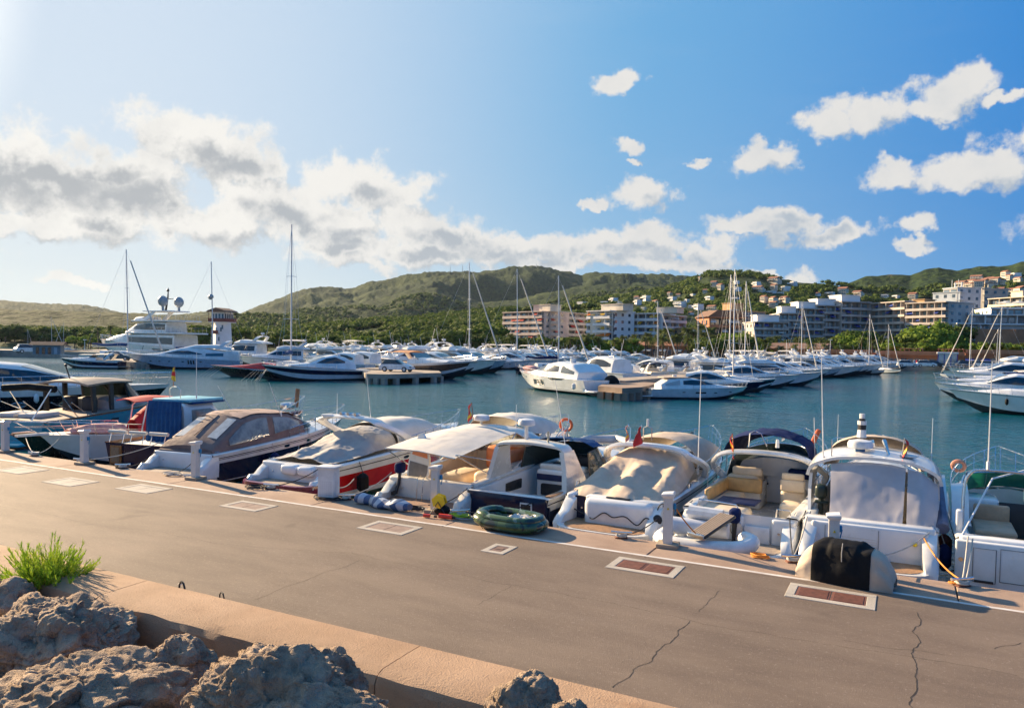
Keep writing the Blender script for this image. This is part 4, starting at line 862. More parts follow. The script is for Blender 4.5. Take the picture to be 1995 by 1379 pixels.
def tz(x, y):
    L_ = ((60, 'at the far left shore'), (150, 'behind the left pier shed'), (240, 'left of the three deck yacht'), (330, 'behind the three deck yacht'), (420, 'left of the white harbour tower'), (520, 'right of the white harbour tower'), (640, 'behind the tallest sailing mast'), (760, 'behind the parked white car pier'), (880, 'left of the first white centre mast'), (960, 'around the first white centre mast'), (1040, 'in front of the left pinkish wing'), (1100, 'in front of the pinkish stair tower'), (1150, 'in front of the right pinkish wing'), (1200, 'in front of the first white block'), (1260, 'between the two white blocks'), (1340, 'in front of the second white block'), (1400, 'beside the ochre building'), (1460, 'around the tall twin masts'), (1530, 'in front of the lowest terrace step'), (1600, 'behind the tiled roof restaurant'), (1660, 'in front of the fourth terrace step'), (1720, 'left end of the long glass slab'), (1790, 'in front of the long glass slab'), (1850, 'at the right end of the glass slab'), (1920, 'below the white stepped hotel'), (3000, 'at the right edge under the hotel'))
    for a, b in L_:
        if x < a: return b
tcount = {}; tl_used = set()
def tree(k, px, ytop, D, hpx=None, seed=None, extra=''):
    i = (seed if seed is not None else int(px*7+ytop)) % len(TP[k]); pr = TP[k][i]; h0 = TH[k][i]
    top = atd(px, ytop, D); gz = max(.4, ground_z(top.x, top.y)) if D > 255 else .35; h = top.z-gz
    if hpx: h = hpx/PX*D; gz = top.z-h
    s_ = max(.25, h/h0); key = (k, i); o = pr if key not in tl_used else copy_tree(pr); tl_used.add(key)
    o.location = (top.x, top.y, gz); o.scale = (s_*random.uniform(.9, 1.15),)*2+(s_,); o.rotation_euler = (0, 0, random.uniform(0, 6.3))
    nm, ct = TNAME[k]; prop(o, None, ct, 'trees along the promenade'); lq(o, f'{nm} {tz(px, ytop)}', px)
# left shore
for px, y, D in ((10, 632, 470), (28, 628, 480), (60, 638, 470), (95, 634, 480), (125, 642, 460), (148, 636, 470), (175, 640, 455)): tree('r' if px % 2 else 'd', px, y, D)
for k, px, y, D in (('p', 191, 630, 300), ('p', 215, 627, 290), ('p', 176, 653, 280), ('p', 232, 640, 300), ('r', 148, 660, 285), ('b', 172, 648, 330), ('b', 145, 650, 340), ('p', 358, 634, 300), ('p', 372, 645, 310), ('d', 160, 664, 270), ('r', 395, 640, 320), ('r', 345, 632, 330), ('r', 385, 630, 340), ('d', 320, 645, 300), ('p', 345, 636, 290), ('r', 460, 632, 330), ('r', 480, 636, 320), ('p', 497, 640, 270), ('p', 510, 644, 265), ('p', 520, 642, 270), ('r', 545, 640, 320), ('b', 505, 655, 300),
                    ('d', 560, 650, 290), ('r', 585, 648, 300), ('d', 600, 655, 280), ('b', 620, 652, 300), ('r', 650, 648, 310), ('d', 668, 655, 290), ('b', 700, 652, 300), ('b', 725, 650, 300), ('d', 745, 655, 290), ('r', 765, 648, 300), ('d', 790, 655, 285), ('d', 815, 650, 285), ('r', 840, 650, 290), ('d', 862, 644, 280), ('d', 880, 640, 275), ('r', 895, 642, 280), ('d', 905, 650, 275), ('r', 935, 632, 290), ('r', 955, 630, 290), ('d', 945, 645, 280), ('d', 970, 650, 275), ('d', 920, 655, 275)): tree(k, px, y, D)
R_ = random.Random(12)
for px in range(985, 1345, 13): tree('p', px+R_.uniform(-5, 5), R_.uniform(643, 661), R_.uniform(243, 254))
for px in range(975, 1240, 17): tree(R_.choice('rdbr'), px+R_.uniform(-6, 6), R_.uniform(652, 664), R_.uniform(247, 254))
for px in range(1345, 1500, 18): tree(R_.choice('drp'), px+R_.uniform(-6, 6), R_.uniform(646, 660), R_.uniform(245, 254))
for px in range(990, 1400, 20): tree(R_.choice('drdb'), px+R_.uniform(-6, 6), R_.uniform(648, 664), R_.uniform(268, 286))
for px, y in ((1150, 642), (1168, 648), (1205, 650), (1235, 645), (1262, 640), (1288, 632), (1302, 630), (1320, 640), (1340, 628), (1352, 636), (1366, 622), (1372, 640), (1395, 645), (1410, 652), (1330, 650), (1385, 628), (1500, 650), (1515, 647), (1535, 655), (1552, 648), (1600, 650), (1612, 655), (1680, 650), (1625, 660), (1660, 668), (1700, 655), (1560, 660), (1645, 665), (1790, 650), (1800, 655), (1975, 665), (1990, 660)): tree('p', px, y, R_.uniform(258, 270))
for k, px, y, D in (('b', 1425, 642, 280), ('b', 1445, 638, 285), ('b', 1438, 650, 270), ('d', 1408, 655, 262), ('r', 1470, 655, 275), ('b', 1630, 658, 265), ('b', 1655, 642, 278), ('b', 1668, 650, 272), ('r', 1640, 650, 275), ('r', 1665, 640, 285), ('c', 1720, 650, 270), ('c', 1732, 646, 270), ('c', 1745, 648, 270), ('c', 1758, 646, 270), ('c', 1770, 650, 270), ('b', 1805, 622, 275), ('b', 1820, 620, 275), ('b', 1838, 628, 275), ('b', 1795, 632, 272), ('b', 1812, 640, 268), ('d', 1850, 632, 285), ('d', 1866, 628, 290), ('r', 1790, 645, 270), ('b', 1900, 600, 320), ('b', 1918, 598, 322), ('b', 1880, 606, 318), ('b', 1935, 600, 322), ('d', 1860, 612, 318), ('r', 1945, 592, 330), ('d', 1490, 655, 272), ('d', 1530, 662, 266), ('d', 1575, 655, 275), ('b', 1480, 660, 262), ('r', 1350, 655, 275), ('r', 1310, 652, 276), ('b', 1500, 668, 256)): tree(k, px, y, D)
for px in range(1715, 1995, 17): tree(R_.choice('bbd'), px+R_.uniform(-4, 4), R_.uniform(658, 668), R_.uniform(260, 268), hpx=R_.uniform(26, 34))
for px in range(1000, 1150, 22): tree('d', px, 668, 262, hpx=22)
for px, y in ((1492, 660), (1520, 668), (1548, 664), (1582, 660), (1606, 664), (1632, 668)): tree('p', px, y, 245)
# quays of the far shore and the left pier
def quay_wall(name, pts, z, w_, M, kind='structure'):
    q = MB(); rows = [[], [], [], []]
    for i, p in enumerate(pts):
        a = Vector(pts[max(0, i-1)]); b = Vector(pts[min(len(pts)-1, i+1)]); d = (b-a).normalized(); n_ = Vector((-d.y, d.x))
        p = Vector(p); o_ = p+n_*w_
        rows[0].append((p.x, p.y, -2.5)); rows[1].append((p.x, p.y, z)); rows[2].append((o_.x, o_.y, z)); rows[3].append((o_.x, o_.y, -2.5))
    return prop(q.ring_loft([list(c) for c in zip(*rows)]).build(name, M, smooth=0), kind=kind)
W2 = lambda x, y: at(x, y, ZW).xy
quay_wall('far_quay', [W2(2600, 735), W2(1995, 724), W2(1840, 722), W2(1770, 721)][::-1], .35, 22, concp)
quay_wall('promenade_quay', [atd(px, 690, D).xy for px, D in ((150, 262), (300, 256), (430, 250), (600, 246), (800, 243), (1000, 240), (1200, 238), (1400, 236), (1600, 236), (1775, 236))], .35, 26, concp)
quay_wall('left_pier', [W2(-300, 695), W2(0, 694), W2(118, 697), W2(135, 697)], .6, 16, concp)
quay_wall('left_pier_spur', [W2(120, 697), W2(205, 699), W2(300, 703)], .6, 24, concp)
# ================================================================== BOATS (shared builders)
class Hull:
    """x forward from transom, y to port, z up from the waterline"""
    def __init__(s, L, B, f0, f1, rake=.16, chine=.28, full=.5, pw=2.0, flare=.82, tumble=0.0, sheerp=1.6, tr=.92, dip=0.0, keel=-.45):
        s.L, s.B, s.f0, s.f1, s.rake, s.chine, s.full, s.pw, s.flare, s.sheerp, s.tr, s.dip, s.keel = L, B, f0, f1, rake, chine, full, pw, flare, sheerp, tr, dip, keel
    def half(s, t):
        b = s.B/2; 
        if t < s.full: q = t/s.full; return b*(s.tr+(1-s.tr)*math.sin(q*math.pi/2))
        q = min(1.0, (t-s.full)/(1-s.full)); return max(.012, b*max(0.0, 1-q**s.pw)**.92)
    def sheer(s, t): return s.f0+(s.f1-s.f0)*t**s.sheerp-s.dip*math.sin(math.pi*t)
    def pt(s, t, v):
        """v 0 keel .. .25 chine .. 1 sheer"""
        zs = s.sheer(t); zc = s.chine*s.f0*.55+(zs*.62-s.chine*s.f0*.55)*max(0, (t-.45)/.55)**2.2; q = max(0, (t-.55)/.45); zk = s.keel*(1-q**2.6)+zc*.9*q**2.6
        w = s.half(t); wc = w*(s.flare-(.34*q**1.3)); wc = max(wc, .01)
        if v < .25: u = v/.25; y, z = wc*u, zk+(zc-zk)*u
        else: u = (v-.25)/.75; y, z = wc+(w-wc)*(u**(1+.7*q)), zc+(zs-zc)*u
        x = s.L*t-s.rake*s.L*(q**1.5)*max(0.0, 1-(z-s.keel)/(zs-s.keel))**.9 if q > 0 else s.L*t
        return x, y, z
    VS = [0, .13, .25, .27, .36, .46, .56, .66, .76, .86, .94, 1.0]
    def ts(s, n=22): return [min(1, (i/n)) if i/n < .5 else .5+.5*((i/n-.5)/.5)**.85 for i in range(n+1)]
    def build(s, parent, mats, bands, n=22, name='hull'):
        """bands: list of (v_top, material index)"""
        m = MB(); rings = []
        for t in s.ts(n):
            P = [s.pt(t, v) for v in s.VS]; rings.append([(x, -y, z) for x, y, z in P[::-1]]+[(x, y, z) for x, y, z in P[1:]])
        k = len(rings[0]); b = len(m.v); m.v += [p for r_ in rings for p in r_]; nv = len(s.VS)
        for i in range(len(rings)-1):
            for j in range(k-1):
                vi = (nv-1-j-1) if j < nv-1 else j-(nv-1); vm = (s.VS[vi]+s.VS[vi+1])/2
                mi = next(q for vt, q in bands if vm <= vt)
                m.f.append((b+i*k+j, b+i*k+j+1, b+(i+1)*k+j+1, b+(i+1)*k+j)); m.mi.append(mi)
        m.f.append(tuple(b+j for j in range(k))); m.mi.append(bands[-1][1] if len(bands) < 3 else bands[-2][1])
        return m.build(name, mats, parent, smooth=38)
    def inv(s, x, z):
        t = min(.98, max(.001, x/s.L))
        for _ in range(9):
            lo, hi = .0, 1.0
            for _ in range(14):
                v = (lo+hi)/2
                if s.pt(t, v)[2] < z: lo = v
                else: hi = v
            xx = s.pt(t, v)[0]; t = min(.999, max(.001, t+(x-xx)/s.L))
        return s.pt(t, v)
    def patch(s, m, poly, off=.012, th=.0, sides=(1, -1)):
        for sg in sides:
            P = [s.inv(x, z) for x, z in poly]; A = [(x, sg*(y+off), z) for x, y, z in P]; B_ = [(x, sg*(y-.05), z) for x, y, z in P]; m.ring_loft([A, B_], True, False)
    def line(s, v, r_, m, t0=0, t1=1, n=20, off=0.0, sides=(1, -1)):
        for sg in sides: m.tube([(lambda p: (p[0], sg*(p[1]+off), p[2]))(s.pt(t0+(t1-t0)*i/n, v)) for i in range(n+1)], r_, 5)
    def deck(s, parent, M, t0, t1=1.0, cam=.06, n=14, inset=.03, name='deck', dz=-.01):
        rows = []
        for i in range(n+1):
            t = t0+(t1-t0)*i/n; x, y, z = s.pt(t, 1); y = max(.005, y-inset); rows.append([(x, y*c, z+dz+cam*(1-c*c)*min(1, y)) for c in (-1, -.75, -.4, 0, .4, .75, 1)])
        return MB().grid(rows).build(name, M, parent, smooth=50)
    def side_deck(s, parent, M, t0, t1, w_=.25, drop=.8, Mi=None, n=10, name='side_deck', zf=None, flip=(1, -1)):
        m = MB()
        for sg in flip:
            rows = []
            for i in range(n+1):
                t = t0+(t1-t0)*i/n; x, y, z = s.pt(t, 1); zf_ = zf if zf is not None else z-drop
                rows.append([(x, sg*(y-.0), z-.05), (x, sg*(y+.012), z+.0), (x, sg*(y-.03), z+.035), (x, sg*(y-w_*.8), z+.045), (x, sg*(y-w_), z+.02), (x, sg*(y-w_-.03), z-.1), (x, sg*(y-w_-.03), zf_)])
            m.grid(rows)
        return m.build(name, Mi or M, parent, smooth=40)
class Cabin:
    """stations (x, z_base, z_top, w_base, w_top)"""
    def __init__(s, st): s.st = st
    def at(s, x):
        S_ = s.st; x = min(max(x, S_[0][0]), S_[-1][0])
        for a, b in zip(S_, S_[1:]):
            if a[0] <= x <= b[0]+1e-9: u = 0 if b[0] == a[0] else (x-a[0])/(b[0]-a[0]); return [a[k]+(b[k]-a[k])*u for k in range(5)]
    def y(s, x, z):
        _, zb, zt, wb, wt_ = s.at(x); u = min(1, max(0, (z-zb)/max(.01, zt-zb))); return wb+(wt_-wb)*u**1.6
    def build(s, parent, M, name='cabin', n=26, cam=.08, smooth=40, r_=.5):
        x0, x1 = s.st[0][0], s.st[-1][0]; xs = sorted(set([x0+(x1-x0)*i/n for i in range(n+1)]+[q[0] for q in s.st])); rings = []
        for x in xs:
            _, zb, zt, wb, wt_ = s.at(x); h = zt-zb; P = []
            for u in (0, .33, .66, .86): P.append((s.y(x, zb+h*u), zb+h*u))
            P += [(wt_*.97, zb+h*.96), (wt_*.86, zt), (wt_*.4, zt+cam*.8*min(1, wt_)), (0, zt+cam*min(1, wt_))]
            rings.append([(x, y, z) for y, z in P]+[(x, -y, z) for y, z in P[-2::-1]])
        return MB().ring_loft(rings, True, True, False).build(name, M, parent, smooth=smooth)
    def window(s, m, xs, zb, zt, off=.015, sides=(1, -1)):
        """strip between lower line zb and upper line zt over xs"""
        n = max(4, int((xs[-1]-xs[0])/.18)); X_ = [xs[0]+(xs[-1]-xs[0])*i/n for i in range(n+1)]
        for sg in sides:
            rows = []
            for x in X_:
                a = float(np.interp(x, xs, zb)); b = float(np.interp(x, xs, zt)); r_ = []
                for u in (0, .33, .66, 1): z = a+(b-a)*u; r_.append((x, sg*(s.y(x, z)+off), z))
                rows.append(r_)
            m.solid(rows if sg < 0 else [q[::-1] for q in rows], .02)
    def front(s, m, xa, xb, f=.93, off=.02):
        """raked windscreen over the top surface between xa and xb"""
        rows = []
        for i in range(9):
            x = xa+(xb-xa)*i/8; _, zb, zt, wb, wt_ = s.at(x); rows.append([(x, wt_*c*f, zt+off+.08*min(1, wt_)*(1-c*c)) for c in (-.9, -.5, 0, .5, .9)])
        m.solid(rows, .02)
def rail(m, H, t0, t1, h0, h1, r_=.016, n=8, inset=.07, mid=True, bowx=.25):
    for sg in (1, -1):
        top = []
        for i in range(n+1):
            t = t0+(t1-t0)*i/n; x, y, z = H.pt(t, 1); h = h0+(h1-h0)*i/n; y = max(y-inset, .06); X_ = x+(bowx*(i/n)**3)
            top.append((X_, sg*y, z+h)); m.tube([(x, sg*y, z), (X_, sg*y, z+h)], r_*.8, 4, cap=False)
        if sg == 1: P1 = top
        m.tube(top, r_, 5)
        if mid: m.tube([(a[0]-.02, a[1], a[2]-h0*.5) for a in top], r_*.6, 4)
    m.tube([P1[-1], (P1[-1][0]+.05, 0, P1[-1][2]+.02), (P1[-1][0], -P1[-1][1], P1[-1][2])], r_, 5)
def hull_windows(H, parent, polys, M=glassd, name='hull_window'):
    for p in polys: m = MB(); H.patch(m, p); m.build(name, M, parent, smooth=0)
def rect(x, z, w_, h, sk=0): return [(x-w_/2, z-h/2), (x+w_/2, z-h/2), (x+w_/2+sk, z+h/2), (x-w_/2+sk, z+h/2)]
def oval(x, z, w_, h, n=10): return [(x+w_/2*math.cos(2*math.pi*i/n), z+h/2*math.sin(2*math.pi*i/n)) for i in range(n)]
def add_fenders(H, parent, xs, M=plastic_w, r_=.13, l=.5, sides=(1,)):
    for x in xs:
        for sg in sides:
            p = H.pt(x/H.L, 1); q = MB(); c = (p[0], sg*(p[1]+r_*.8), p[2]-.35); 
            q.tube([(c[0], c[1], c[2]), (c[0], c[1], c[2]-.06), (c[0], c[1], c[2]-.12), (c[0], c[1], c[2]-l), (c[0], c[1], c[2]-l-.09), (c[0], c[1], c[2]-l-.13)], .03, 8); 
            q = MB(); R_ = [.03, .6*r_, r_, r_, .6*r_, .03]; Z = [0, -.05, -.13, -l+.08, -l, -l-.06]; q.ring_loft([[(c[0]+a*math.cos(2*math.pi*k/9), c[1]+a*math.sin(2*math.pi*k/9), c[2]+z) for k in range(9)] for a, z in zip(R_, Z)])
            o = q.build('fender', M, parent); q = MB(); q.tube([c, (p[0], sg*p[1], p[2]+.02)], .012, 4); q.build('rope', rope_w if M is not cnv_black else rope_k, o)
# ------------------------------------------------------------------ far / middle distance types
def motoryacht(kind, L=12.0, hullm=gel, seed=0, cnv=None, ht=True, band=None, name='motor_yacht', flyb=False, stripes=None):
    e = empty(name, (0, 0, 0)); k = L/12.0
    H = Hull(L, 3.7*k, 1.35*k, 1.95*k, rake=.15, full=.45, pw=2.1); mats = [aft, hullm, gel]
    H.build(e, mats, [(.27, 0), (.94, 1), (1, 2)] if band is None else [(.27, 0), (.46, 2), (.86, 1), (1, 2)], n=18)
    H.deck(e, gel, .0, 1, dz=-.02*k)
    m = MB(); m.bbox((-.5*k, 0, .38*k), (1.2*k, 3.1*k, .14*k), .05*k); m.build('swim_platform', teakg, e)
    S_ = lambda L_: [(x*k, zb*k, zt*k, wb*k, wt_*k) for x, zb, zt, wb, wt_ in L_]
    if kind == 'express':
        c = Cabin(S_([(1.9, 1.3, 2.75, 1.55, 1.2), (3.0, 1.3, 2.95, 1.6, 1.2), (4.6, 1.35, 3.05, 1.6, 1.2), (5.8, 1.45, 2.8, 1.55, 1.15), (7.2, 1.55, 2.15, 1.4, 1.05), (8.6, 1.7, 1.98, 1.1, .7), (10.2, 1.82, 1.9, .6, .3)])); c.build(e, gel)
        m = MB(); c.window(m, [2.2*k, 3.4*k, 4.8*k, 6.2*k, 7.2*k], [2.0*k, 1.95*k, 1.98*k, 2.0*k, 2.05*k], [2.3*k, 2.7*k, 2.8*k, 2.45*k, 2.08*k]); m.build('side_window', glassd, e)
        m = MB(); c.front(m, 5.4*k, 7.1*k); m.build('windscreen', glassd, e)
    elif kind == 'fly':
        c = Cabin(S_([(1.6, 1.3, 2.9, 1.5, 1.25), (4.2, 1.35, 2.95, 1.6, 1.3), (5.6, 1.4, 2.85, 1.55, 1.2), (7.0, 1.55, 2.1, 1.35, 1.0), (9.2, 1.75, 1.98, .9, .5)])); c.build(e, gel)
        m = MB(); c.window(m, [1.9*k, 4.0*k, 5.6*k, 6.8*k], [1.95*k, 1.95*k, 2.0*k, 2.05*k], [2.65*k, 2.7*k, 2.6*k, 2.1*k]); m.build('side_window', glassd, e)
        m = MB(); c.front(m, 5.3*k, 6.9*k); m.build('windscreen', glassd, e)
        f = Cabin(S_([(.6, 2.95, 3.1, 1.45, 1.4), (1.5, 2.95, 3.35, 1.5, 1.35), (4.4, 2.95, 3.5, 1.5, 1.25), (5.6, 2.95, 3.2, 1.2, .8)])); f.build(e, gel, 'flybridge')
        m = MB(); c2 = f; c2.front(m, 4.3*k, 5.3*k); m.build('fly_screen', glassd, e)
    else:
        c = Cabin(S_([(4.4, 1.4, 2.0, 1.4, 1.15), (5.6, 1.45, 2.1, 1.4, 1.1), (7.2, 1.55, 2.0, 1.2, .9), (9.4, 1.75, 1.92, .8, .4)])); c.build(e, gel)
        m = MB(); m.solid([[(5.9*k, y*k, 1.95*k), (4.9*k, y*k*.95, 2.65*k)] for y in (-1.25, -.6, 0, .6, 1.25)], .03*k); m.build('windscreen', glassv, e)
        m = MB(); m.bbox((2.3*k, 0, 1.45*k), (3.4*k, 2.5*k, .35*k), .1*k); m.build('cockpit_seats', vinyl, e)
    # arch or hardtop
    m = MB(); ax = 1.7 if kind != 'fly' else 1.3; az_ = 2.9 if kind != 'fly' else 4.0; b0 = 1.7 if kind != 'fly' else 3.2
    P = [(ax+.9, 1.5, b0), (ax+.2, 1.42, (b0+az_)/2+.2), (ax, 1.2, az_-.05), (ax-.05, .6, az_+.08), (ax-.05, 0, az_+.1)]; P = P+[(a, -b, c_) for a, b, c_ in P[-2::-1]]
    if kind != 'express': 
        m.ring_loft([[(a*k-.28*k, b*k, c_*k), (a*k+.28*k, b*k, c_*k), (a*k+.25*k, b*.93*k, c_*k-.12*k), (a*k-.25*k, b*.93*k, c_*k-.12*k)] for a, b, c_ in P]); m.build('radar_arch', gel, e)
    q = MB(); rx = (ax if kind != 'express' else 3.0)*k; rz = (az_+.12 if kind != 'express' else 3.1)*k; q.tube([(rx, .2*k, rz-.1*k), (rx, .2*k, rz+.18*k)], .06*k, 6); q.tube([(rx, .2*k, rz+.15*k), (rx, .2*k, rz+.2*k), (rx, .2*k, rz+.38*k), (rx, .2*k, rz+.42*k)], .27*k, 9); q.build('radar', radome, e)
    q = MB(); q.tube([(rx, -.7*k, rz-.1*k), (rx-.5*k, -.75*k, rz+1.9*k)], .018*k, 4); q.build('antenna', plastic_w, e)
    m = MB(); rail(m, H, .42, .97, .5*k, .62*k, .018*k, 7, .1*k); m.build('bow_rail', steel, e, smooth=60)
    if cnv is not None:
        z0 = (2.75 if kind != 'fly' else 4.35)*k; rows = [[(x*k, y*k, z0+(.12-.10*abs(y)**2)*k-.05*k*(x-3)**2*.4) for y in (-1.45, -1.1, -.5, 0, .5, 1.1, 1.45)] for x in (1.2, 1.8, 2.6, 3.4, 4.2, 4.7)]
        m = MB(); m.solid(surf(rows, 12, 12, .03*k, 1.5), .03*k); m.build('bimini', cnv, e)
        m = MB(); [m.tube([(x*k, s_*1.42*k, z0), (2.6*k, s_*1.55*k, z0-1.1*k)], .018*k, 4) for x in (1.4, 2.9, 4.4) for s_ in (1, -1)]; m.build('bimini_frame', steel, e)
    hull_windows(H, e, [rect(6.2*k, 1.05*k, 1.1*k, .22*k, .08*k), oval(7.7*k, 1.15*k, .32*k, .17*k)] if seed % 2 else [oval(5.2*k, 1.0*k, .34*k, .17*k), oval(6.6*k, 1.07*k, .34*k, .17*k), oval(7.9*k, 1.15*k, .34*k, .17*k)])
    q = MB(); H.line(.93, .022*k, q); q.build('rubbing_strake', steel if hullm is not gel else plastic_b, e)
    return e, H
def sailyacht(L=13.0, mast=17.0, hullm=gel, cover=cnv_blue, mm=alum, name='sailing_yacht', jib=True, keelm=aft, furl=True):
    e = empty(name, (0, 0, 0)); k = L/13
    H = Hull(L, 3.7*k, 1.15*k, 1.5*k, rake=.08, full=.42, pw=1.8, tr=.7, flare=.75, keel=-.6); H.build(e, [keelm, hullm, gel], [(.27, 0), (.94, 1), (1, 2)], n=16); H.deck(e, nonslip, 0)
    c = Cabin([(3.2*k, 1.15*k, 1.75*k, 1.1*k, .9*k), (6.5*k, 1.2*k, 1.8*k, 1.1*k, .85*k), (8.6*k, 1.3*k, 1.5*k, .7*k, .5*k), (9.4*k, 1.35*k, 1.38*k, .4*k, .3*k)]); c.build(e, gel)
    m = MB(); c.window(m, [4*k, 8*k], [1.4*k, 1.42*k], [1.6*k, 1.5*k]); m.build('side_window', glassd, e)
    mx = 7.0*k; m = MB(); m.tube([(mx, 0, 1.2), (mx-.05, 0, mast*.5), (mx-.25, 0, mast)], .11, 7, .07); m.build('mast', mm, e)
    m = MB()
    for f in (.38, .66): z = mast*f; m.tube([(mx-.1, -1.0*k*(1.2-f), z), (mx-.1, 0, z+.06), (mx-.1, 1.0*k*(1.2-f), z)], .035, 4)
    m.build('spreaders', mm, e)
    m = MB(); m.tube([(mx-.1, 0, 2.5*k), (1.4*k, 0, 2.4*k)], .08, 6); m.build('boom', mm, e)
    if cover is not None:
        m = MB(); pts = [(mx-.2-i*(mx-1.6*k)/8, 0, 2.72*k+.06*math.sin(i)) for i in range(9)]; m.tube(pts, .26*k, 8, .14*k); m.build('sail_cover', cover, e)
    m = MB(); r_ = .013
    m.tube([(mx-.25, 0, mast-.2), (L*.985, 0, 1.5*k)], r_, 3); m.tube([(mx-.25, 0, mast-.1), (.1, 0, 1.2*k)], r_, 3)
    for sg in (1, -1): m.tube([(mx-.25, 0, mast-.3), (mx-.1, sg*1.0*k*.54, mast*.66), (mx-.1, sg*1.0*k*.82, mast*.38), (mx-.4, sg*1.75*k, 1.2*k)], r_, 3)
    m.build('rigging', mm, e, smooth=60)
    if furl: m = MB(); m.tube([(mx+(L*.95-mx)*.08, 0, mast*.90), (L*.95, 0, 2.0*k)], .09, 6, .13); m.build('furled_sail', cnv_white, e)
    m = MB(); rail(m, H, .0, .97, .55, .6, .014, 8, .08, True, .1); m.build('guard_rail', steel, e, smooth=60)
    return e, H
PR = {}
def addp(key, e): PR[key] = [reg(e), False]; return e
addp('exp', motoryacht('express', 12, seed=1)[0]); addp('exp2', motoryacht('express', 12, seed=0, hullm=gelb)[0]); addp('expn', motoryacht('express', 12, hullm=navy, seed=1)[0])
addp('fly', motoryacht('fly', 13, seed=0)[0]); addp('flyb', motoryacht('fly', 13, seed=1, cnv=cnv_white)[0]); addp('open', motoryacht('open', 10, seed=0, cnv=cnv_navy)[0])
addp('opent', motoryacht('open', 10, seed=1, cnv=cnv_tan)[0]); addp('openw', motoryacht('open', 9, seed=1)[0]); addp('openn', motoryacht('open', 10, hullm=navy, band=1, cnv=cnv_white)[0])
addp('sail', sailyacht()[0]); addp('saild', sailyacht(12, 15, navy, cnv_navy)[0]); addp('sailw', sailyacht(14, 18, gel, cnv_white, mwhite)[0]); addp('sailn', sailyacht(13, 17, gel, cnv_blue, alum, furl=False)[0])
DESC = {'exp': 'white hardtop motor yacht', 'exp2': 'grey blue hulled motor yacht', 'expn': 'navy hulled hardtop yacht', 'fly': 'white flybridge yacht', 'flyb': 'flybridge yacht with pale bimini', 'open': 'cruiser with navy bimini',
        'opent': 'cruiser with tan bimini', 'openw': 'small white open cruiser', 'openn': 'navy striped cruiser', 'sail': 'blue covered sailing yacht', 'saild': 'navy hulled sailing yacht', 'sailw': 'white masted sailing yacht', 'sailn': 'sailing yacht'}
def put(key, X_, Y_, rz, sc=1.0, label=None, cat=None, group='boats moored across the marina', px=None, z=ZW):
    pr = PR[key]; o = pr[0] if not pr[1] else copy_tree(pr[0]); pr[1] = True
    o.location = (X_, Y_, z); o.rotation_euler = (0, 0, rz); o.scale = (sc, sc, sc)
    cat = cat or ('sailboat' if 'sail' in key else 'yacht'); prop(o, label, cat, group)
    if label is None: lq(o, f'{DESC[key]} {bz(px)}', px)
    return o
def bz(x):
    x, row = x
    for a, b in ((330, 'left of the tower'), (520, 'near the tower'), (640, 'behind the tallest mast'), (760, 'behind the white car pier'), (900, 'left of the first white mast'), (1010, 'by the first white mast'), (1120, 'before the pinkish block'), (1230, 'before the first white block'), (1340, 'before the second white block'), (1450, 'around the tall twin masts'), (1560, 'before the terraced block'), (1650, 'before the tiled restaurant'), (1800, 'near the right quay'), (3000, 'at the right basin edge')):
        if x < a: return b+row
    return ''
def dirpx(x0, y0, x1, y1):   # heading on the water from one photo point to another
    a, b = at(x0, y0, ZW), at(x1, y1, ZW); return math.atan2(b.y-a.y, b.x-a.x), a, (b-a).length
def place_by(key, L0, xs, ys, xb, yb, **k):
    """stern pixel, bow pixel on the waterline; yacht model of length L0"""
    h, a, L_ = dirpx(xs, ys, xb, yb); s_ = min(L_/(L0*.93), 1.22); return put(key, a.x, a.y, h, s_, **k)
# ------------------------------------------------------------------ crowd of boats across the basin
def pier(xa, ya, xb, yb, w_, name, label, z=.25, M=concp):
    a, b = at(xa, ya, ZW), at(xb, yb, ZW); L_ = (b-a).length; e = empty('pier', (a.x, a.y, ZW), math.atan2(b.y-a.y, b.x-a.x), label, 'pier')
    n = int(L_/4.5); q = MB(); q.box((0, 0, 0), (L_/n-.06, w_, .45)); q0 = None
    for i in range(n):
        if q0 is None: o = q0 = q.build('deck_slab', M, e, smooth=0)
        else: o = q0.copy(); S.collection.objects.link(o); o.parent = e
        o.location = ((i+.5)*L_/n, 0, 1.2)
    q = MB(); q.box((0, 0, 0), (1.4, w_*.8, 3.2)); q1 = None
    for i in range(0, n, 2):
        if q1 is None: o = q1 = q.build('pile', M, e, smooth=0)
        else: o = q1.copy(); S.collection.objects.link(o); o.parent = e
        o.location = ((i+.5)*L_/n, 0, -.6)
    return e, a, b
R_ = random.Random(44)
def row_along(xa, ya, xb, yb, side, keys, spacing, off, label_row='', s0=1.0, s1=1.15, masts=.08, skip=0.0, jit=.06):
    """boats moored stern-to along a pier running from a to b; side +1 left of travel, -1 right"""
    a, b = at(xa, ya, ZW).xy, at(xb, yb, ZW).xy; d = (b-a); L_ = d.length; d.normalize(); n_ = Vector((-d.y, d.x))*side; t = spacing*.4; h = math.atan2(n_.y, n_.x)
    while t < L_:
        if R_.random() > skip:
            k = R_.choice(keys) if R_.random() > masts else R_.choice(['sail', 'saild', 'sailw']); p = a+d*t+n_*off
            pr = proj_px((p.x, p.y, 1)); put(k, p.x, p.y, h+R_.uniform(-jit, jit), R_.uniform(s0, s1), px=(pr[0], label_row))
        t += spacing*R_.uniform(.92, 1.18)
def proj_px(p):
    d = Vector(p)-Vector((0, 0, HC)); z = d.dot(fw); return CX+PX*d.dot(rt)/z, CY-PX*d.dot(up)/z
GEN = ['exp', 'exp', 'fly', 'fly', 'flyb', 'exp2', 'open', 'opent', 'openn', 'expn', 'openw']
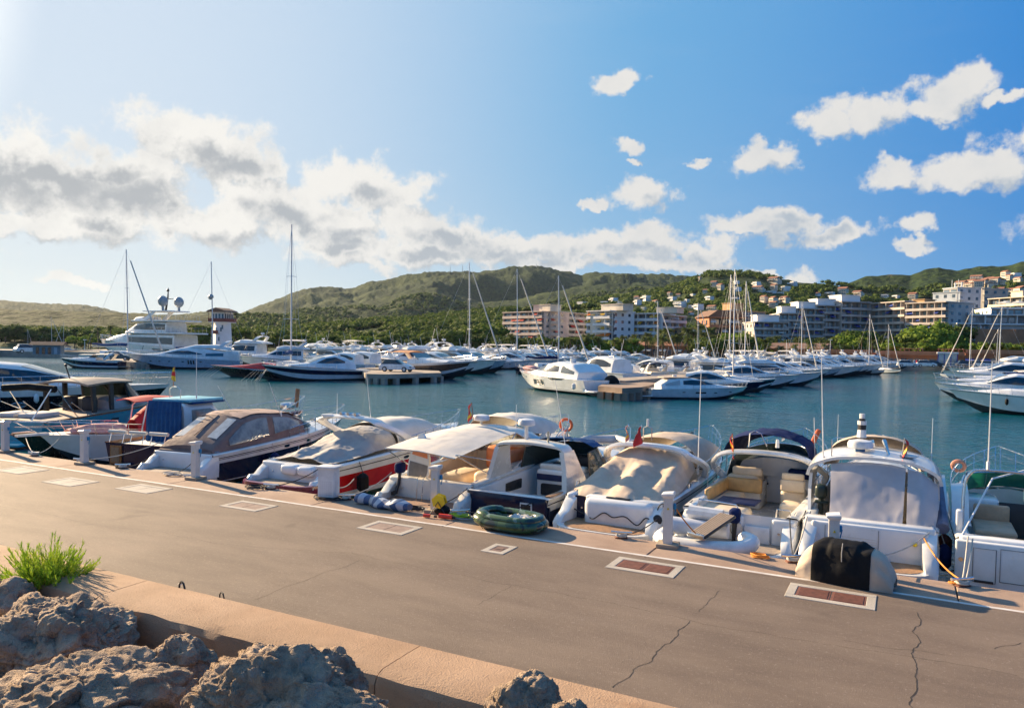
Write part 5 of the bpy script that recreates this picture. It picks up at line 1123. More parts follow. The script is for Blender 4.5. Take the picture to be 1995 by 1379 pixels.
# main pier with its two rows (runs away from the dock end at 1215,765)
pA, _, _ = pier(1190, 766, 1690, 712, 3.4, 'pier', 'long concrete pier with timber fenders between the two nearest big white yachts')
row_along(1300, 747, 1700, 714, -1, ['exp', 'fly', 'exp', 'exp2', 'opent', 'exp', 'fly', 'openw'], 4.4, 2.6, ', long pier right', .95, 1.1, .0)
row_along(1262, 752, 1690, 713, 1, GEN, 4.6, 2.6, ', long pier left', .9, 1.1, .0)
# second pier with the white car
pB, _, _ = pier(716, 738, 1150, 705, 3.2, 'pier', 'second pier behind, lined with boats on both sides')
row_along(905, 717, 1200, 701, -1, ['exp', 'exp2', 'fly', 'expn', 'exp'], 4.6, 2.4, ', near side', 1, 1.15, .0)
row_along(735, 728, 1200, 703, 1, GEN, 4.8, 2.6, ', second pier', .95, 1.15, .0)
# crowd rows parallel to the promenade
for (xa, ya, xb, yb, keys, rowl) in ((560, 708, 1050, 700, GEN, ', third row'), (1050, 700, 1240, 699, GEN, ', third row'), (520, 704, 1290, 697, GEN, ', fourth row'), (1290, 697, 1650, 705, GEN, ', fourth row'), (620, 698, 1760, 704, GEN, ', last row'), (1240, 705, 1560, 712, GEN, ', middle row')):
    row_along(xa, ya, xb, yb, -1, keys, 5.4, 0, rowl, .9, 1.2, .0, .05, .22)
row_along(600, 711, 1010, 705, -1, GEN, 5.0, 0, ', behind car pier', .9, 1.1, 0, .1)
row_along(1020, 712, 1240, 708, -1, GEN, 4.8, 0, ', inner row', .9, 1.1, 0, .1)
# right cluster, bows to the left
for k, (xs, ys, xb, yb, key, lab) in enumerate(((2110, 812, 1816, 800, 'openR', None), (2080, 790, 1835, 780, 'exp', 'white yacht second from front in the right cluster'), (2050, 776, 1822, 768, 'open', 'cruiser with navy bimini in the right cluster, third from front'), (2060, 766, 1838, 759, 'openn', 'cruiser with orange buoy on its rail in the right cluster'),
                                           (2050, 757, 1846, 751, 'exp', 'white yacht in the middle of the right cluster'), (2050, 750, 1855, 745, 'fly', 'flybridge yacht toward the back of the right cluster'), (2050, 744, 1862, 739, 'openw', 'small white boat near the back of the right cluster'), (2050, 738, 1880, 734, 'opent', 'boat with tan bimini near the back of the right cluster'), (2060, 732, 1895, 729, 'fly', 'rearmost flybridge yacht of the right cluster'), (2070, 762, 1840, 755, 'openw', 'low white boat between the orange buoy cruiser and the middle yacht'), (2060, 741, 1868, 736, 'exp', 'white hardtop yacht just before the tan bimini boat'))):
    if key == 'openR': continue
    place_by(key, {'exp': 12, 'fly': 13, 'open': 10, 'openn': 10, 'openw': 9, 'opent': 10}[key], xs, ys, xb, yb, label=lab, group='boats of the right cluster')
# listed masts: (px foot, y foot, px top, y top, D, kind)
def masted(px, ytop, D, key, label, L0=13, hd=None, H0=17.0):
    P = atd(px, 700, D); top = atd(px, ytop, D).z-ZW; s_ = top/H0; h = hd if hd is not None else YAW+math.pi/2+R_.uniform(-.5, .5)
    k7 = {13: 7.0, 12: 6.46, 14: 7.54}[L0]*s_
    return put(key, P.x-k7*math.cos(h), P.y-k7*math.sin(h), h, s_, label=label, group='sailing yachts among the motor boats')
masted(249, 486, 175, 'sail', 'sailing yacht whose tall grey mast rises behind the three deck yacht', 13, .4)
masted(567, 438, 112, 'sailn', 'tallest sailing mast of the harbour, stays fanning down behind the black speedboat', 13, 2.2)
o_ = masted(414, 510, 165, 'sailn', 'sailing yacht mast with two small dark domes just left of the tower', 13, .9)
for y_ in (-1.0, 1.0): m = MB(); m.sphere((6.7, y_, 11.2), .42, 10, 6); q_ = m.build('mast_dome', radome_g, o_); KIDS.setdefault(o_.name, [])
masted(914, 512, 150, 'sailw', 'sailing yacht with thick white mast, left of the pinkish apartment block', 14, .9, 18)
masted(1007, 524, 165, 'sailw', 'sailing yacht with white mast in front of the left pinkish wing', 14, .5, 18)
masted(1088, 537, 135, 'saild', 'dark masted sailing yacht in front of the pinkish stair tower', 12, .7, 15)
masted(1281, 587, 150, 'saild', 'sailing yacht with thin brown mast before the second white block', 12, .7, 15)
masted(1359, 590, 200, 'sail', 'sailing yacht with short grey mast beside the ochre building', 13, .7)
masted(1421, 535, 125, 'sailn', 'left one of the two tall close masts near the centre right', 13, -.9)
masted(1429, 524, 100, 'sailn', 'right one of the two tall close masts, blue sail cover', 13, -.9)
masted(1451, 548, 118, 'sailw', 'sailing yacht with single pale mast just right of the tall twin masts', 14, -.9, 18)
masted(1561, 590, 150, 'sailw', 'sailing yacht with white mast before the terraced apartments', 14, -.8, 18)
masted(1693, 612, 185, 'sailw', 'sailing yacht mast left of the long glass slab', 14, -.8, 18)
masted(1730, 631, 200, 'sail', 'shorter sailing mast in front of the long glass slab', 13, -.8)
masted(1889, 600, 160, 'sailw', 'sailing yacht with white mast at the right basin, before the stepped hotel', 14, 2.9, 18)
masted(1946, 597, 150, 'sailw', 'sailing yacht with white mast at the right edge cluster', 14, 2.9, 18)
masted(1941, 640, 190, 'sail', 'shorter mast just left of the white mast at the right edge', 13, 2.9)
for px, y, D in ((68, 617, 300), (148, 628, 330), (42, 640, 330), (1528, 662, 210), (1210, 668, 190), (1170, 672, 200), (1639, 690, 170)):
    P = atd(px, 690, D); h = R_.uniform(0, 6); s_ = (atd(px, y, D).z-ZW)/17.0; o = put('sail', P.x, P.y, h, s_, group='sailing yachts among the motor boats', px=(px, ', short'))
# ------------------------------------------------------------------ named middle distance boats
def big_yacht():       # three deck superyacht, bow left
    L = 27; e = empty('superyacht', (0, 0, 0), 0, 'three deck white superyacht with two grey satellite domes', 'superyacht')
    H = Hull(L, 6.6, 2.6, 4.2, rake=.13, full=.4, pw=2.1, sheerp=1.3); H.build(e, [aft, gel, gel], [(.27, 0), (1, 1)], n=26); H.deck(e, teakg, 0)
    c = Cabin([(3, 2.6, 5.2, 2.9, 2.8), (12, 2.8, 5.3, 3.0, 2.8), (17, 3.3, 5.3, 2.8, 2.4), (21, 3.9, 4.8, 2.0, 1.4), (23.5, 4.0, 4.3, 1.2, .6)]); c.build(e, gel, 'main_deck')
    m = MB(); c.window(m, [3.4, 15.5], [3.3, 3.7], [4.6, 4.7]); m.build('saloon_window', glassd, e)
    hull_windows(H, e, [[(11, 2.2), (17.5, 2.35), (18.5, 3.3), (10.5, 3.0)], [(4, 1.9), (8, 1.95), (8.5, 2.5), (4, 2.4)]], glassv)
    m = MB(); m.bbox((8.0, 0, 5.45), (15, 6.3, .28), .1); m.build('upper_deck', gel, e)
    c2 = Cabin([(5.5, 5.5, 7.6, 2.5, 2.3), (11, 5.5, 7.7, 2.6, 2.3), (14, 5.5, 7.4, 2.5, 1.9), (17.5, 5.4, 5.9, 1.8, 1.2)]); c2.build(e, gel, 'bridge_deck')
    m = MB(); c2.window(m, [5.8, 11, 14.6], [6.1, 6.1, 6.2], [7.2, 7.3, 6.8]); m.build('bridge_window', glassd, e); m = MB(); c2.front(m, 13.6, 15.8); m.build('windscreen', glassd, e)
    m = MB(); m.bbox((8.2, 0, 7.8), (12.5, 5.8, .26), .1); m.build('sun_deck', gel, e)
    c3 = Cabin([(12, 7.9, 8.7, 2.2, 2.0), (14.5, 7.9, 8.6, 2.0, 1.5), (16, 7.8, 8.0, 1.4, 1)]); c3.build(e, gel, 'fly_cowling')
    m = MB()
    for s_ in (1, -1): m.ring_loft([[(11+a, s_*2.3, 7.9), (12.2+a, s_*2.3, 7.9), (12.2+a, s_*2.1, 7.9), (11+a, s_*2.1, 7.9)] for a in (0,)]+[[(8.5, s_*2.1, 9.6), (9.8, s_*2.1, 9.6), (9.8, s_*1.9, 9.6), (8.5, s_*1.9, 9.6)]])
    m.build('arch', gel, e); m = MB(); m.bbox((8.2, 0, 9.7), (7.5, 4.8, .22), .1); m.build('hardtop', gel, e)
    for s_ in (1, -1):
        m = MB(); m.tube([(7.0, s_*1.9, 9.8), (7.0, s_*1.9, 10.9)], .25, 8); m.sphere((7.0, s_*1.9, 11.6), .92, 14, 8, (1, 1, 1.15)); m.build('satellite_dome', radome_g, e)
    m = MB(); m.tube([(8.4, 0, 9.8), (7.8, 0, 12.6), (7.7, 0, 14.3)], .22, 6, .06); m.box((7.9, 0, 12.2), (.3, 2.6, .12)); m.sphere((7.8, 0, 13.8), .28, 8, 5); m.build('signal_mast', plastic_b, e)
    m = MB()
    for x0, x1, z, y in ((1, 9, 5.6, 3.1), (2.5, 9, 7.95, 2.8)):
        for s_ in (1, -1): m.tube([(x0, s_*y, z+.95), (x1, s_*y, z+.95)], .03, 4); [m.tube([(x0+i*(x1-x0)/8, s_*y, z), (x0+i*(x1-x0)/8, s_*y, z+.95)], .025, 4) for i in range(9)]
    m.build('deck_rail', steel, e)
    m = MB(); rail(m, H, .7, .98, .9, .9, .03, 6, .15); m.build('bow_rail', steel, e)
    m = MB(); m.bbox((-.6, 0, .8), (2, 5.6, .3), .1); m.build('swim_platform', teakg, e); return e
def setpx(e, L, xs, ys, xb, yb, sc=None, z=ZW):
    h, a, L_ = dirpx(xs, ys, xb, yb); e.location = (a.x, a.y, z); e.rotation_euler = (0, 0, h); s_ = sc or L_/(L*.93); e.scale = (s_,)*3; return e
e = big_yacht(); setpx(e, 27, 385, 706, 207, 700)
# long low yacht in front of it (bow left)
L = 20; e = empty('motor_yacht', (0, 0, 0), 0, 'long sleek pale yacht with three upright hull slots, in front of the superyacht', 'yacht')
H = Hull(L, 5.0, 1.7, 2.7, rake=.14, full=.42, pw=2.2, sheerp=1.2); H.build(e, [aft, gelb, gel], [(.27, 0), (.94, 1), (1, 2)], n=24); H.deck(e, gel, 0)
c = Cabin([(2.5, 1.7, 3.3, 2.1, 1.9), (7, 1.9, 3.9, 2.2, 1.7), (10.5, 2.1, 3.8, 2.1, 1.5), (14.5, 2.4, 2.75, 1.5, .9), (17, 2.55, 2.65, .9, .4)]); c.build(e, gel)
m = MB(); c.window(m, [6.6, 9, 11, 13.2], [2.65, 2.65, 2.7, 2.8], [2.8, 3.35, 3.3, 2.82]); m.build('side_window', glassd, e)
m = MB(); c.window(m, [2.9, 6], [2.4, 2.4], [3.0, 2.9]); m.build('aft_window', glassb, e)
f = Cabin([(1.5, 3.6, 4.0, 1.9, 1.7), (4, 3.8, 4.5, 1.9, 1.6), (8, 3.9, 4.4, 1.6, 1.2), (10, 3.8, 3.95, 1.1, .7)]); f.build(e, gel, 'flybridge'); m = MB(); m.bbox((1.5, 0, 2.5), (2.6, 4.1, 1.8), .3); m.build('aft_cockpit', gel, e)
m = MB(); m.ring_loft([[(2.4+a*1.1-.4, y, z), (2.4+a*1.1+.4, y, z), (2.4+a*1.1+.35, y*.92, z-.15), (2.4+a*1.1-.35, y*.92, z-.15)] for a, y, z in ((1, 1.8, 4.2), (0, 1.6, 5.0), (-.4, .8, 5.3), (-.4, -.8, 5.3), (0, -1.6, 5.0), (1, -1.8, 4.2))]); m.build('radar_arch', gel, e)
hull_windows(H, e, [rect(8.0+i*.45, 1.25, .26, .75, .06) for i in range(3)]+[oval(x, 1.35, .5, .18) for x in (6.8, 9.9, 12.3, 14, 15.6)]); m = MB(); rail(m, H, .3, .98, .7, .8, .022, 12, .15); m.build('bow_rail', steel, e)
m = MB(); m.bbox((-.7, 0, .55), (1.8, 4.4, .2), .08); m.build('swim_platform', teakg, e); setpx(e, L, 470, 719, 262, 717)
# small boat left of the pier, dark bimini
put('openn', 0, 0, 0, label='silver grey sport boat with dark hardtop at the left pier end', group='boats at the left pier'); o = [q for q in bpy.data.objects if q.get('label') == 'silver grey sport boat with dark hardtop at the left pier end'][0]; setpx(o, 10, 238, 718, 126, 716)
o_ = place_by('fly', 13, 545, 716, 440, 705, label='big white flybridge yacht with radar arch, overlapping the foot of the tower', group='boats at the left pier')
q_ = at(528, 711, ZW); o_.location = q_; o_.rotation_euler.z = YAW+math.pi-.25; o_.scale = (1.30, 1.3, 1.38)
place_by('flyb', 13, 610, 717, 465, 716, label='pale flybridge yacht with blue tinted window behind the red decked boat', group='boats at the left pier')
place_by('fly', 13, 640, 706, 500, 700, label='yacht with twin domes behind the red decked boat', group='boats at the left pier')
place_by('fly', 13, 860, 722, 690, 722, label='white flybridge yacht directly behind the parked white car', group='boats of the car pier')
place_by('exp', 12, 780, 706, 640, 702, label='white hardtop yacht with red flag left of the white car pier', group='boats of the car pier')
place_by('flyb', 13, -60, 690, 60, 684, label='white yacht stern cut by the left edge at the left pier', group='boats at the left pier') if 0 else None
# red decked dark sport boat, dark boat and the navy striped sport yacht (bows left)
def wedge(L, label, hm, dm, xs, ys, xb, yb, stripe=None, low=1.0):
    e = empty('speedboat', (0, 0, 0), 0, label, 'speedboat'); H = Hull(L, 3.4, 1.1*low, 1.55*low, rake=.2, full=.35, pw=1.8); H.build(e, [aft, hm, dm], [(.25, 0), (.94, 1), (1, 2)], n=22); H.deck(e, dm, .0)
    c = Cabin([(4.2, 1.1*low, 1.75*low, 1.25, 1.0), (6, 1.2*low, 1.95*low, 1.25, .9), (8.5, 1.3*low, 1.6*low, .9, .5), (10.5, 1.42*low, 1.46*low, .5, .3)]); c.build(e, dm); m = MB(); c.front(m, 5.8, 7.9); m.build('windscreen', glassd, e); m = MB(); m.bbox((2.4, 0, 1.25*low), (3.2, 2.4, .3), .1); m.build('cockpit_seats', vinyl_d, e)
    m = MB(); H.line(.9, .03, m); m.build('rubbing_strake', steel, e); m = MB()
    for i in range(4): p = H.pt(.93-i*.03, 1); m.tube([(p[0], .2, p[2]), (p[0]+2.2-i*.3, .5+i*.4, 0)], .03, 4)
    m.build('mooring_lines', rope_w, e)['kind'] = 'stuff'; setpx(e, L, xs, ys, xb, yb); return e
wedge(13.5, 'low black speedboat with bright red deck, bow to the left', black, red, 600, 737, 422, 733)
wedge(12.5, 'black hulled boat between the red decked speedboat and the navy striped yacht', black, black, 640, 740, 497, 741, low=1.15)
L = 13; e = empty('motor_yacht', (0, 0, 0), 0, 'white sport yacht with broad navy hull stripe moored bow left by the car pier', 'yacht')
H = Hull(L, 3.8, 1.25, 1.9, rake=.17, full=.42, pw=2.1); H.build(e, [aft, gel, navy, gel], [(.25, 0), (.56, 1), (.86, 2), (1, 3)], n=24); H.deck(e, gel, 0)
c = Cabin([(1.8, 1.3, 2.1, 1.5, 1.25), (3, 1.35, 2.75, 1.55, 1.1), (4.4, 1.4, 3.0, 1.55, 1.1), (6, 1.5, 2.7, 1.5, 1.1), (7.6, 1.6, 2.05, 1.3, .9), (10, 1.8, 1.9, .7, .4)]); c.build(e, gel)
m = MB(); c.window(m, [3.2, 4.4, 5.6, 6.8], [2.1, 2.05, 2.05, 2.1], [2.3, 2.8, 2.65, 2.12]); m.build('side_window', glassd, e); m = MB(); c.front(m, 5.6, 7.5); m.build('windscreen', glassv, e); m = MB(); rail(m, H, .35, .97, .45, .6, .018, 9, .1); m.build('bow_rail', steel, e)
m = MB(); m.bbox((-.5, 0, .4), (1.3, 3.3, .15), .05); m.build('swim_platform', gel, e); q = MB(); q.tube([(3.4, 0, 2.9), (3.4, 0, 3.2)], .22, 8); q.build('radar', radome, e)
for i in range(3): m = MB(); p = H.pt(.92, 1); m.tube([(p[0], .2-.2*i, p[2]), (p[0]+1.4, .6*i-1, 0)], .03, 4); m.build('mooring_line', rope_w, e)
setpx(e, L, 708, 739, 524, 742)
# nearer big white pair
def sport_ht(label, xs, ys, xb, yb, L, windows, blackcover=False, htop=True, soft=False):
    e = empty('motor_yacht', (0, 0, 0), 0, label, 'yacht'); H = Hull(L, 4.0, 1.55, 2.05, rake=.13, full=.45, pw=2.2, sheerp=1.2); H.build(e, [aft, gel, gel], [(.27, 0), (.94, 1), (1, 2)], n=26); H.deck(e, gel, 0)
    st = [(1.2, 1.5, 2.3, 1.6, 1.4), (2.2, 1.5, 3.15, 1.65, 1.35), (4.5, 1.55, 3.35, 1.65, 1.3), (6, 1.65, 3.1, 1.6, 1.2), (8, 1.8, 2.35, 1.4, 1.0), (9.5, 1.95, 2.12, 1.1, .7), (11, 2.0, 2.05, .6, .3)]
    c = Cabin(st); c.build(e, gel); m = MB(); c.window(m, [3.9, 5, 6.2, 8.0], [2.3, 2.25, 2.25, 2.3], [2.9, 3.05, 2.95, 2.33]); m.build('side_window', glassd, e)
    m = MB(); c.window(m, [1.7, 3.5], [2.1, 2.2], [2.4, 3.0]); m.build('aft_window', glassv if not soft else clearpl, e)
    m = MB(); c.front(m, 5.8, 7.9); m.build('windscreen', glassd, e); hull_windows(H, e, windows); m = MB(); rail(m, H, .4, .98, .5, .65, .02, 10, .1); m.build('bow_rail', steel, e)
    m = MB(); m.bbox((-.6, 0, .45), (1.5, 3.6, .18), .06); m.build('swim_platform', gel, e)
    m = MB(); H.line(.34, .018, m); m.build('spray_line', plastic_b, e)
    m = MB(); m.tube([(3.4, .4, 3.3), (3.4, .4, 3.6), (3.4, .4, 3.75)], .26, 9); m.build('radar', radome, e)
    if blackcover: m = MB(); m.sphere((.3, -1.2, 1.2), .75, 12, 8, (1.1, .7, 1.2)); m.build('engine_cover', cnv_black, e); m = MB(); m.sphere((10.6, 0, 2.35), .55, 10, 6, (1.8, 1.2, .6)); m.build('dinghy_cover', cnv_pink, e)
    add_fenders(H, e, (1.0,), plastic_w, .18, .6, (1,)); setpx(e, L, xs, ys, xb, yb); e.scale.z *= .76; return e, H
e, H = sport_ht('white sport yacht, bow to the left, with three joined square hull windows', 1172, 770, 1022, 754, 12.5, [rect(5.9+i*.62, .98, .52, .62) for i in range(3)]+[[(2.8, 1.45), (4.3, 1.35), (5.0, 1.6), (2.4, 1.6)]]+[rect(9.2, 1.45, .5, .16), rect(10.6, 1.5, .4, .16)], True)
e, H = sport_ht('white hardtop yacht, bow to the right, nearest on the long pier', 1262, 775, 1442, 777, 12.5, [rect(6.0, 1.05, 1.3, .24), oval(3.9, 1.1, .45, .15), oval(7.9, 1.05, .5, .15), oval(10.0, 1.15, .5, .15)], soft=True)
m = MB(); m.bbox((3.2, 0, 3.36), (3.4, 2.6, .12), .05); m.build('hardtop_panel', cnv_tan, e)
place_by('exp', 12, 1235, 752, 1105, 742, label='white hardtop yacht directly behind the one with three square windows', group='boats of the long pier')
place_by('open', 10, 1290, 748, 1190, 733, label='white cruiser with navy windscreen cover seen over the pier end', group='boats of the long pier')
# bows pointing right behind the hardtop yacht: first ones placed singly
for k, (xs, ys, xb, yb, key, lab) in enumerate(((1310, 764, 1475, 770, 'expn', 'white decked yacht just behind the nearest hardtop yacht'), (1340, 760, 1500, 764, 'openn', 'third boat of the right pier row, black wedge on its bow'), (1385, 752, 1545, 756, 'exp', 'fourth boat of the right pier row'), (1425, 748, 1590, 752, 'fly', 'fifth boat of the right pier row, tall white cabin'))):
    place_by(key, {'expn': 12, 'openn': 10, 'exp': 12, 'fly': 13}[key], xs, ys, xb, yb, label=lab, group='boats of the long pier')
for k, (xs, ys, xb, yb, key, lab) in enumerate(((752, 732, 905, 740, 'opent2', 'bronze hulled boat with orange tan bimini behind the white car'), (800, 728, 935, 735, 'exp', 'pale yacht with slanted hull slot right of the car pier'), (850, 724, 985, 732, 'fly', 'big pale yacht with blue boot stripe right of the car pier'), (880, 722, 1010, 729, 'exp2', 'grey blue yacht last in the group right of the car pier'))):
    if key == 'opent2':
        e, _ = motoryacht('open', 11, hullm=mat('gelcoat_bronze', (.10, .065, .045), .2, coat=.8), cnv=mat('canvas_orange_tan', (.55, .26, .12), .8), band=1); setpx(e, 11, xs, ys, xb, yb); prop(e, lab, 'yacht')
    else: place_by(key, {'exp': 12, 'exp2': 12, 'fly': 13}[key], xs, ys, xb, yb, label=lab, group='boats of the car pier')
# car pier platform in front (light concrete, bottom at 712..858)
def dockblock(label, pts, z, th, M=concp):
    a = [at(x, y, z) for x, y in pts]; e = empty('pontoon', tuple(a[0].xy)+(0,), 0, label, 'pontoon'); o = a[0]; q = MB(); q.prism([(p.x-o.x, p.y-o.y) for p in a], z-th, z); q.build('deck', M, e, smooth=0)
    q = MB()
    for i in range(len(a)-1):
        for u in (.15, .5, .85): p = a[i].lerp(a[i+1], u); q.box((p.x-o.x, p.y-o.y, -1.3), (.6, .6, 2))
    q.build('piles', M, e, smooth=0)['kind'] = 'stuff'; return e
dockblock('pale concrete pontoon end with a white car parked on it', [(712, 728), (755, 729), (860, 726), (850, 718), (700, 717)], .25, .55)
dockblock('pontoon end with timber fenders between the two nearest white yachts', [(1165, 752), (1212, 756), (1250, 754), (1285, 746), (1190, 740)], .2, .5, mat('pier_brownish', (.30, .21, .15), .85, vscale=1))
dockblock('stone pontoon end at the left, dark car parked on it', [(212, 703), (262, 705), (290, 705), (270, 699), (215, 699)], .1, 1.0)
def car(label, M, px, py, rz, z, sc=1.0, nm='parked_car'):
    e = empty(nm, (0, 0, 0), 0, label, 'car'); c = Cabin([(-2.2, .35, .8, .82, .78), (-1.9, .3, 1.0, .88, .8), (0, .28, 1.0, .9, .85), (1.4, .3, .95, .88, .8), (2.1, .35, .7, .8, .7)]); c.build(e, M, 'body')
    g = Cabin([(-1.9, .95, 1.05, .8, .7), (-1.5, .95, 1.5, .8, .62), (.1, .95, 1.55, .82, .64), (1.0, .95, 1.0, .78, .66)]); g.build(e, glassd, 'windows'); m = MB(); m.bbox((-.7, 0, 1.56), (1.7, 1.25, .08), .03); m.build('roof', M, e)
    for x in (-1.35, 1.35):
        for s_ in (1, -1): m = MB(); m.tube([(x, s_*.75, .33), (x, s_*.93, .33)], .33, 12); w_ = m.build('wheel', rubber, e); m = MB(); m.tube([(x, s_*.9, .33), (x, s_*.945, .33)], .2, 8); m.build('rim', alum, w_)
    for s_ in (1, -1): m = MB(); m.box((2.05, s_*.6, .65), (.1, .3, .14)); m.build('headlight', glassv, e)
    p = at(px, py, z); e.location = p; e.rotation_euler = (0, 0, rz); e.scale = (sc,)*3; return e
car('white off road car parked on the pale pontoon end', plastic_w, 774, 724, YAW-.3, .25, 1.05); car('dark green car parked on the left stone pontoon', mat('car_dark_green', (.02, .05, .045), .2, coat=.8), 231, 702, YAW+.2, .1, 1.0)
for k, (px, c_) in enumerate(((1768, 'w'), (1805, 'w'), (1822, 'b'), (1882, 'b'), (1905, 'w'), (1925, 'w'))): car(f'{"white" if c_ == "w" else "dark"} car on the right quay {["left of the person in red", "right of the person in red", "beside the glass kiosk", "right of the kiosk", "behind the right cluster", "rightmost by the masts"][k]}', plastic_w if c_ == 'w' else plastic_b, px, 715, R_.uniform(-.3, .3), .36, 1.1)
car('white van parked on the left pier by the shed', plastic_w, 56, 688, YAW+.9, .6, 1.2, 'parked_van')
p = at(95, 690, .6); sh = empty('harbour_shed', tuple(p), YAW+.25, 'small wooden shed with dark flat roof on the left pier', 'shed'); m = MB(); m.box((0, 0, 1.5), (8, 4, 3)); m.build('wall', mat('shed_blue_grey', (.20, .24, .28), .7), sh, smooth=0); m = MB(); m.prism([(-2.8, 3), (2.8, 3), (0, 4.1)], -5, 5, 'X'); m.build('roof', tile2, sh, smooth=0)
for x in (-2.6, -.9, .8, 2.6): m = MB(); m.box((x, -2.05, 1.2), (.9, .1, 2.2)); m.build('door' if x > 0 else 'window', plaster['bluewhite'] if x > 2 else glassd, sh, smooth=0)
sh.scale = (.62, .62, .62)
# ================================================================== NEAR BOATS, stern to the quay
vwin = mat('clear_vinyl_window', (.50, .51, .50), .14, var=.2, vscale=2.5, col2=(.30, .31, .31), coat=.6)
vwin_d = mat('vinyl_window_dim', (.25, .27, .26), .12, var=.3, vscale=2.5, col2=(.12, .13, .13), coat=.6)
def near(name, label, cat, X_, Y_, tilt, dz=0.0):
    e = empty(name, (X_, Y_, ZW+dz), math.pi/2+math.radians(tilt), label, cat); e.scale = (1, 1, .93); return e
class NB:
    def __init__(s, e, L, B, f0, f1, mats, bands, xc, floor=.62, M=gel, wdeck=.26, plat=(1.0, .60), tm=None, tz=None, flM=gel2, rake=.17, gate=None, coam=0.0, deckM=nonslip, pM=teak, wings=True):
        s.e, s.L, s.B = e, L, B; H = s.H = Hull(L, B, f0, f1, rake=rake, full=.42, pw=2.1, sheerp=1.3, tr=.93); H.build(e, mats, bands, n=30)
        tc = xc/L; H.deck(e, M, tc, 1, cam=.16, n=22); H.side_deck(e, M, 0.0, tc, wdeck, zf=floor, n=14, name='coaming')
        b = H.half(0)-wdeck; b2 = H.half(tc)-wdeck; m = MB(); m.add([(0.05, -b, floor), (0.05, b, floor), (xc, b2+.05, floor), (xc, -b2-.05, floor)], [(0, 1, 2, 3)]); m.build('cockpit_floor', flM, e, smooth=0)
        zf = f0 if tz is None else tz
        # bulkhead at the cockpit front
        x, y, z = H.pt(tc, 1); m = MB(); m.add([(xc, -y+.05, floor), (xc, y-.05, floor), (xc, y-.05, z), (xc, 0, z+.14), (xc, -y+.05, z)], [(0, 1, 2, 3, 4)]); m.build('bulkhead', M, e, smooth=0)
        # transom with optional gate on one side
        hw = H.half(0); g0, g1 = gate if gate else (9, 9); m = MB()
        for a, c in (((-hw+.04, hw-.04),) if not gate else ((-hw+.04, g0), (g1, hw-.04))):
            if c-a > .06: m.bbox((.10, (a+c)/2, (zf+.3)/2+.02), (.34, c-a, zf-.26), .07, seg=3)
        m.build('transom', tm or M, e)
        pl_, pz = plat; rows = []; n = 10; P = [(0.03, hw*.96)]+[(-pl_*math.sin(a)**.7, hw*.96*max(0, math.cos(a))**.35) for a in np.linspace(.15, 1.5708, 7)]
        P = P+[(a, -b_) for a, b_ in P[::-1]]; m = MB(); m.prism([(a, b_) for a, b_ in P], pz-.16, pz); m.build('swim_platform', M, e, smooth=40)
        m = MB(); m.prism([(a*.9-.02, b_*.86) for a, b_ in P], pz, pz+.012); tk = m.build('teak_deck', pM, e, smooth=0)
        q = MB(); H.line(.90, .017, q, 0, .99); q.build('rub_rail', rubber, e)
        for tx in (.03, .5, .86):
            for sg in (1, -1):
                p = H.pt(tx, 1); y = max(.1, p[1]-.12); q = MB(); q.tube([(p[0]-.11, sg*y, p[2]+.085), (p[0]-.04, sg*y, p[2]+.075), (p[0]+.04, sg*y, p[2]+.075), (p[0]+.11, sg*y, p[2]+.085)], .013, 5); q.tube([(p[0]-.03, sg*y, p[2]), (p[0]-.03, sg*y, p[2]+.075)], .011, 5); q.tube([(p[0]+.03, sg*y, p[2]), (p[0]+.03, sg*y, p[2]+.075)], .011, 5); q.build('cleat', steel, e)
        for yy, zz in ((.62, .0), (-.7, .0), (-.86, .05)): q = MB(); q.tube([(-.06, yy*hw, (zf+plat[1])/2+zz), (-.10, yy*hw, (zf+plat[1])/2+zz)], .028, 9); q.build('outlet', steel, e)
        q = MB(); q.bbox((L*.80, 0, H.sheer(.80)+.17), (.5, .5, .05), .02); q.build('deck_hatch', glassd, e)
        for xw in (.40, .55): q = MB(); H.patch(q, oval(L*xw, H.sheer(xw)*.80, .34, .12), .012); q.build('porthole', glassd, e, smooth=0)
        if wings:
            for sg in (1, -1):
                m = MB(); R_ = []
                for x, zt, w_ in ((.25, zf+.03, .32), (0, zf-.03, .31), (-.2, zf-.16, .29), (-.42, zf-.34, .26), (-.62, pz+.22, .22), (-.76, pz+.03, .18)):
                    yo = sg*(hw-.0-.05*abs(min(0, x))); R_.append([(x, yo+sg*.01, pz-.25), (x, yo+sg*.03, (pz+zt)/2), (x, yo-sg*.02, zt-.03), (x, yo-sg*w_*.5, zt), (x, yo-sg*w_, zt-.04), (x, yo-sg*w_, pz-.1)])
                m.ring_loft(R_); m.build('quarter', mats[bands[-2][1]] if False else M, e, smooth=50)
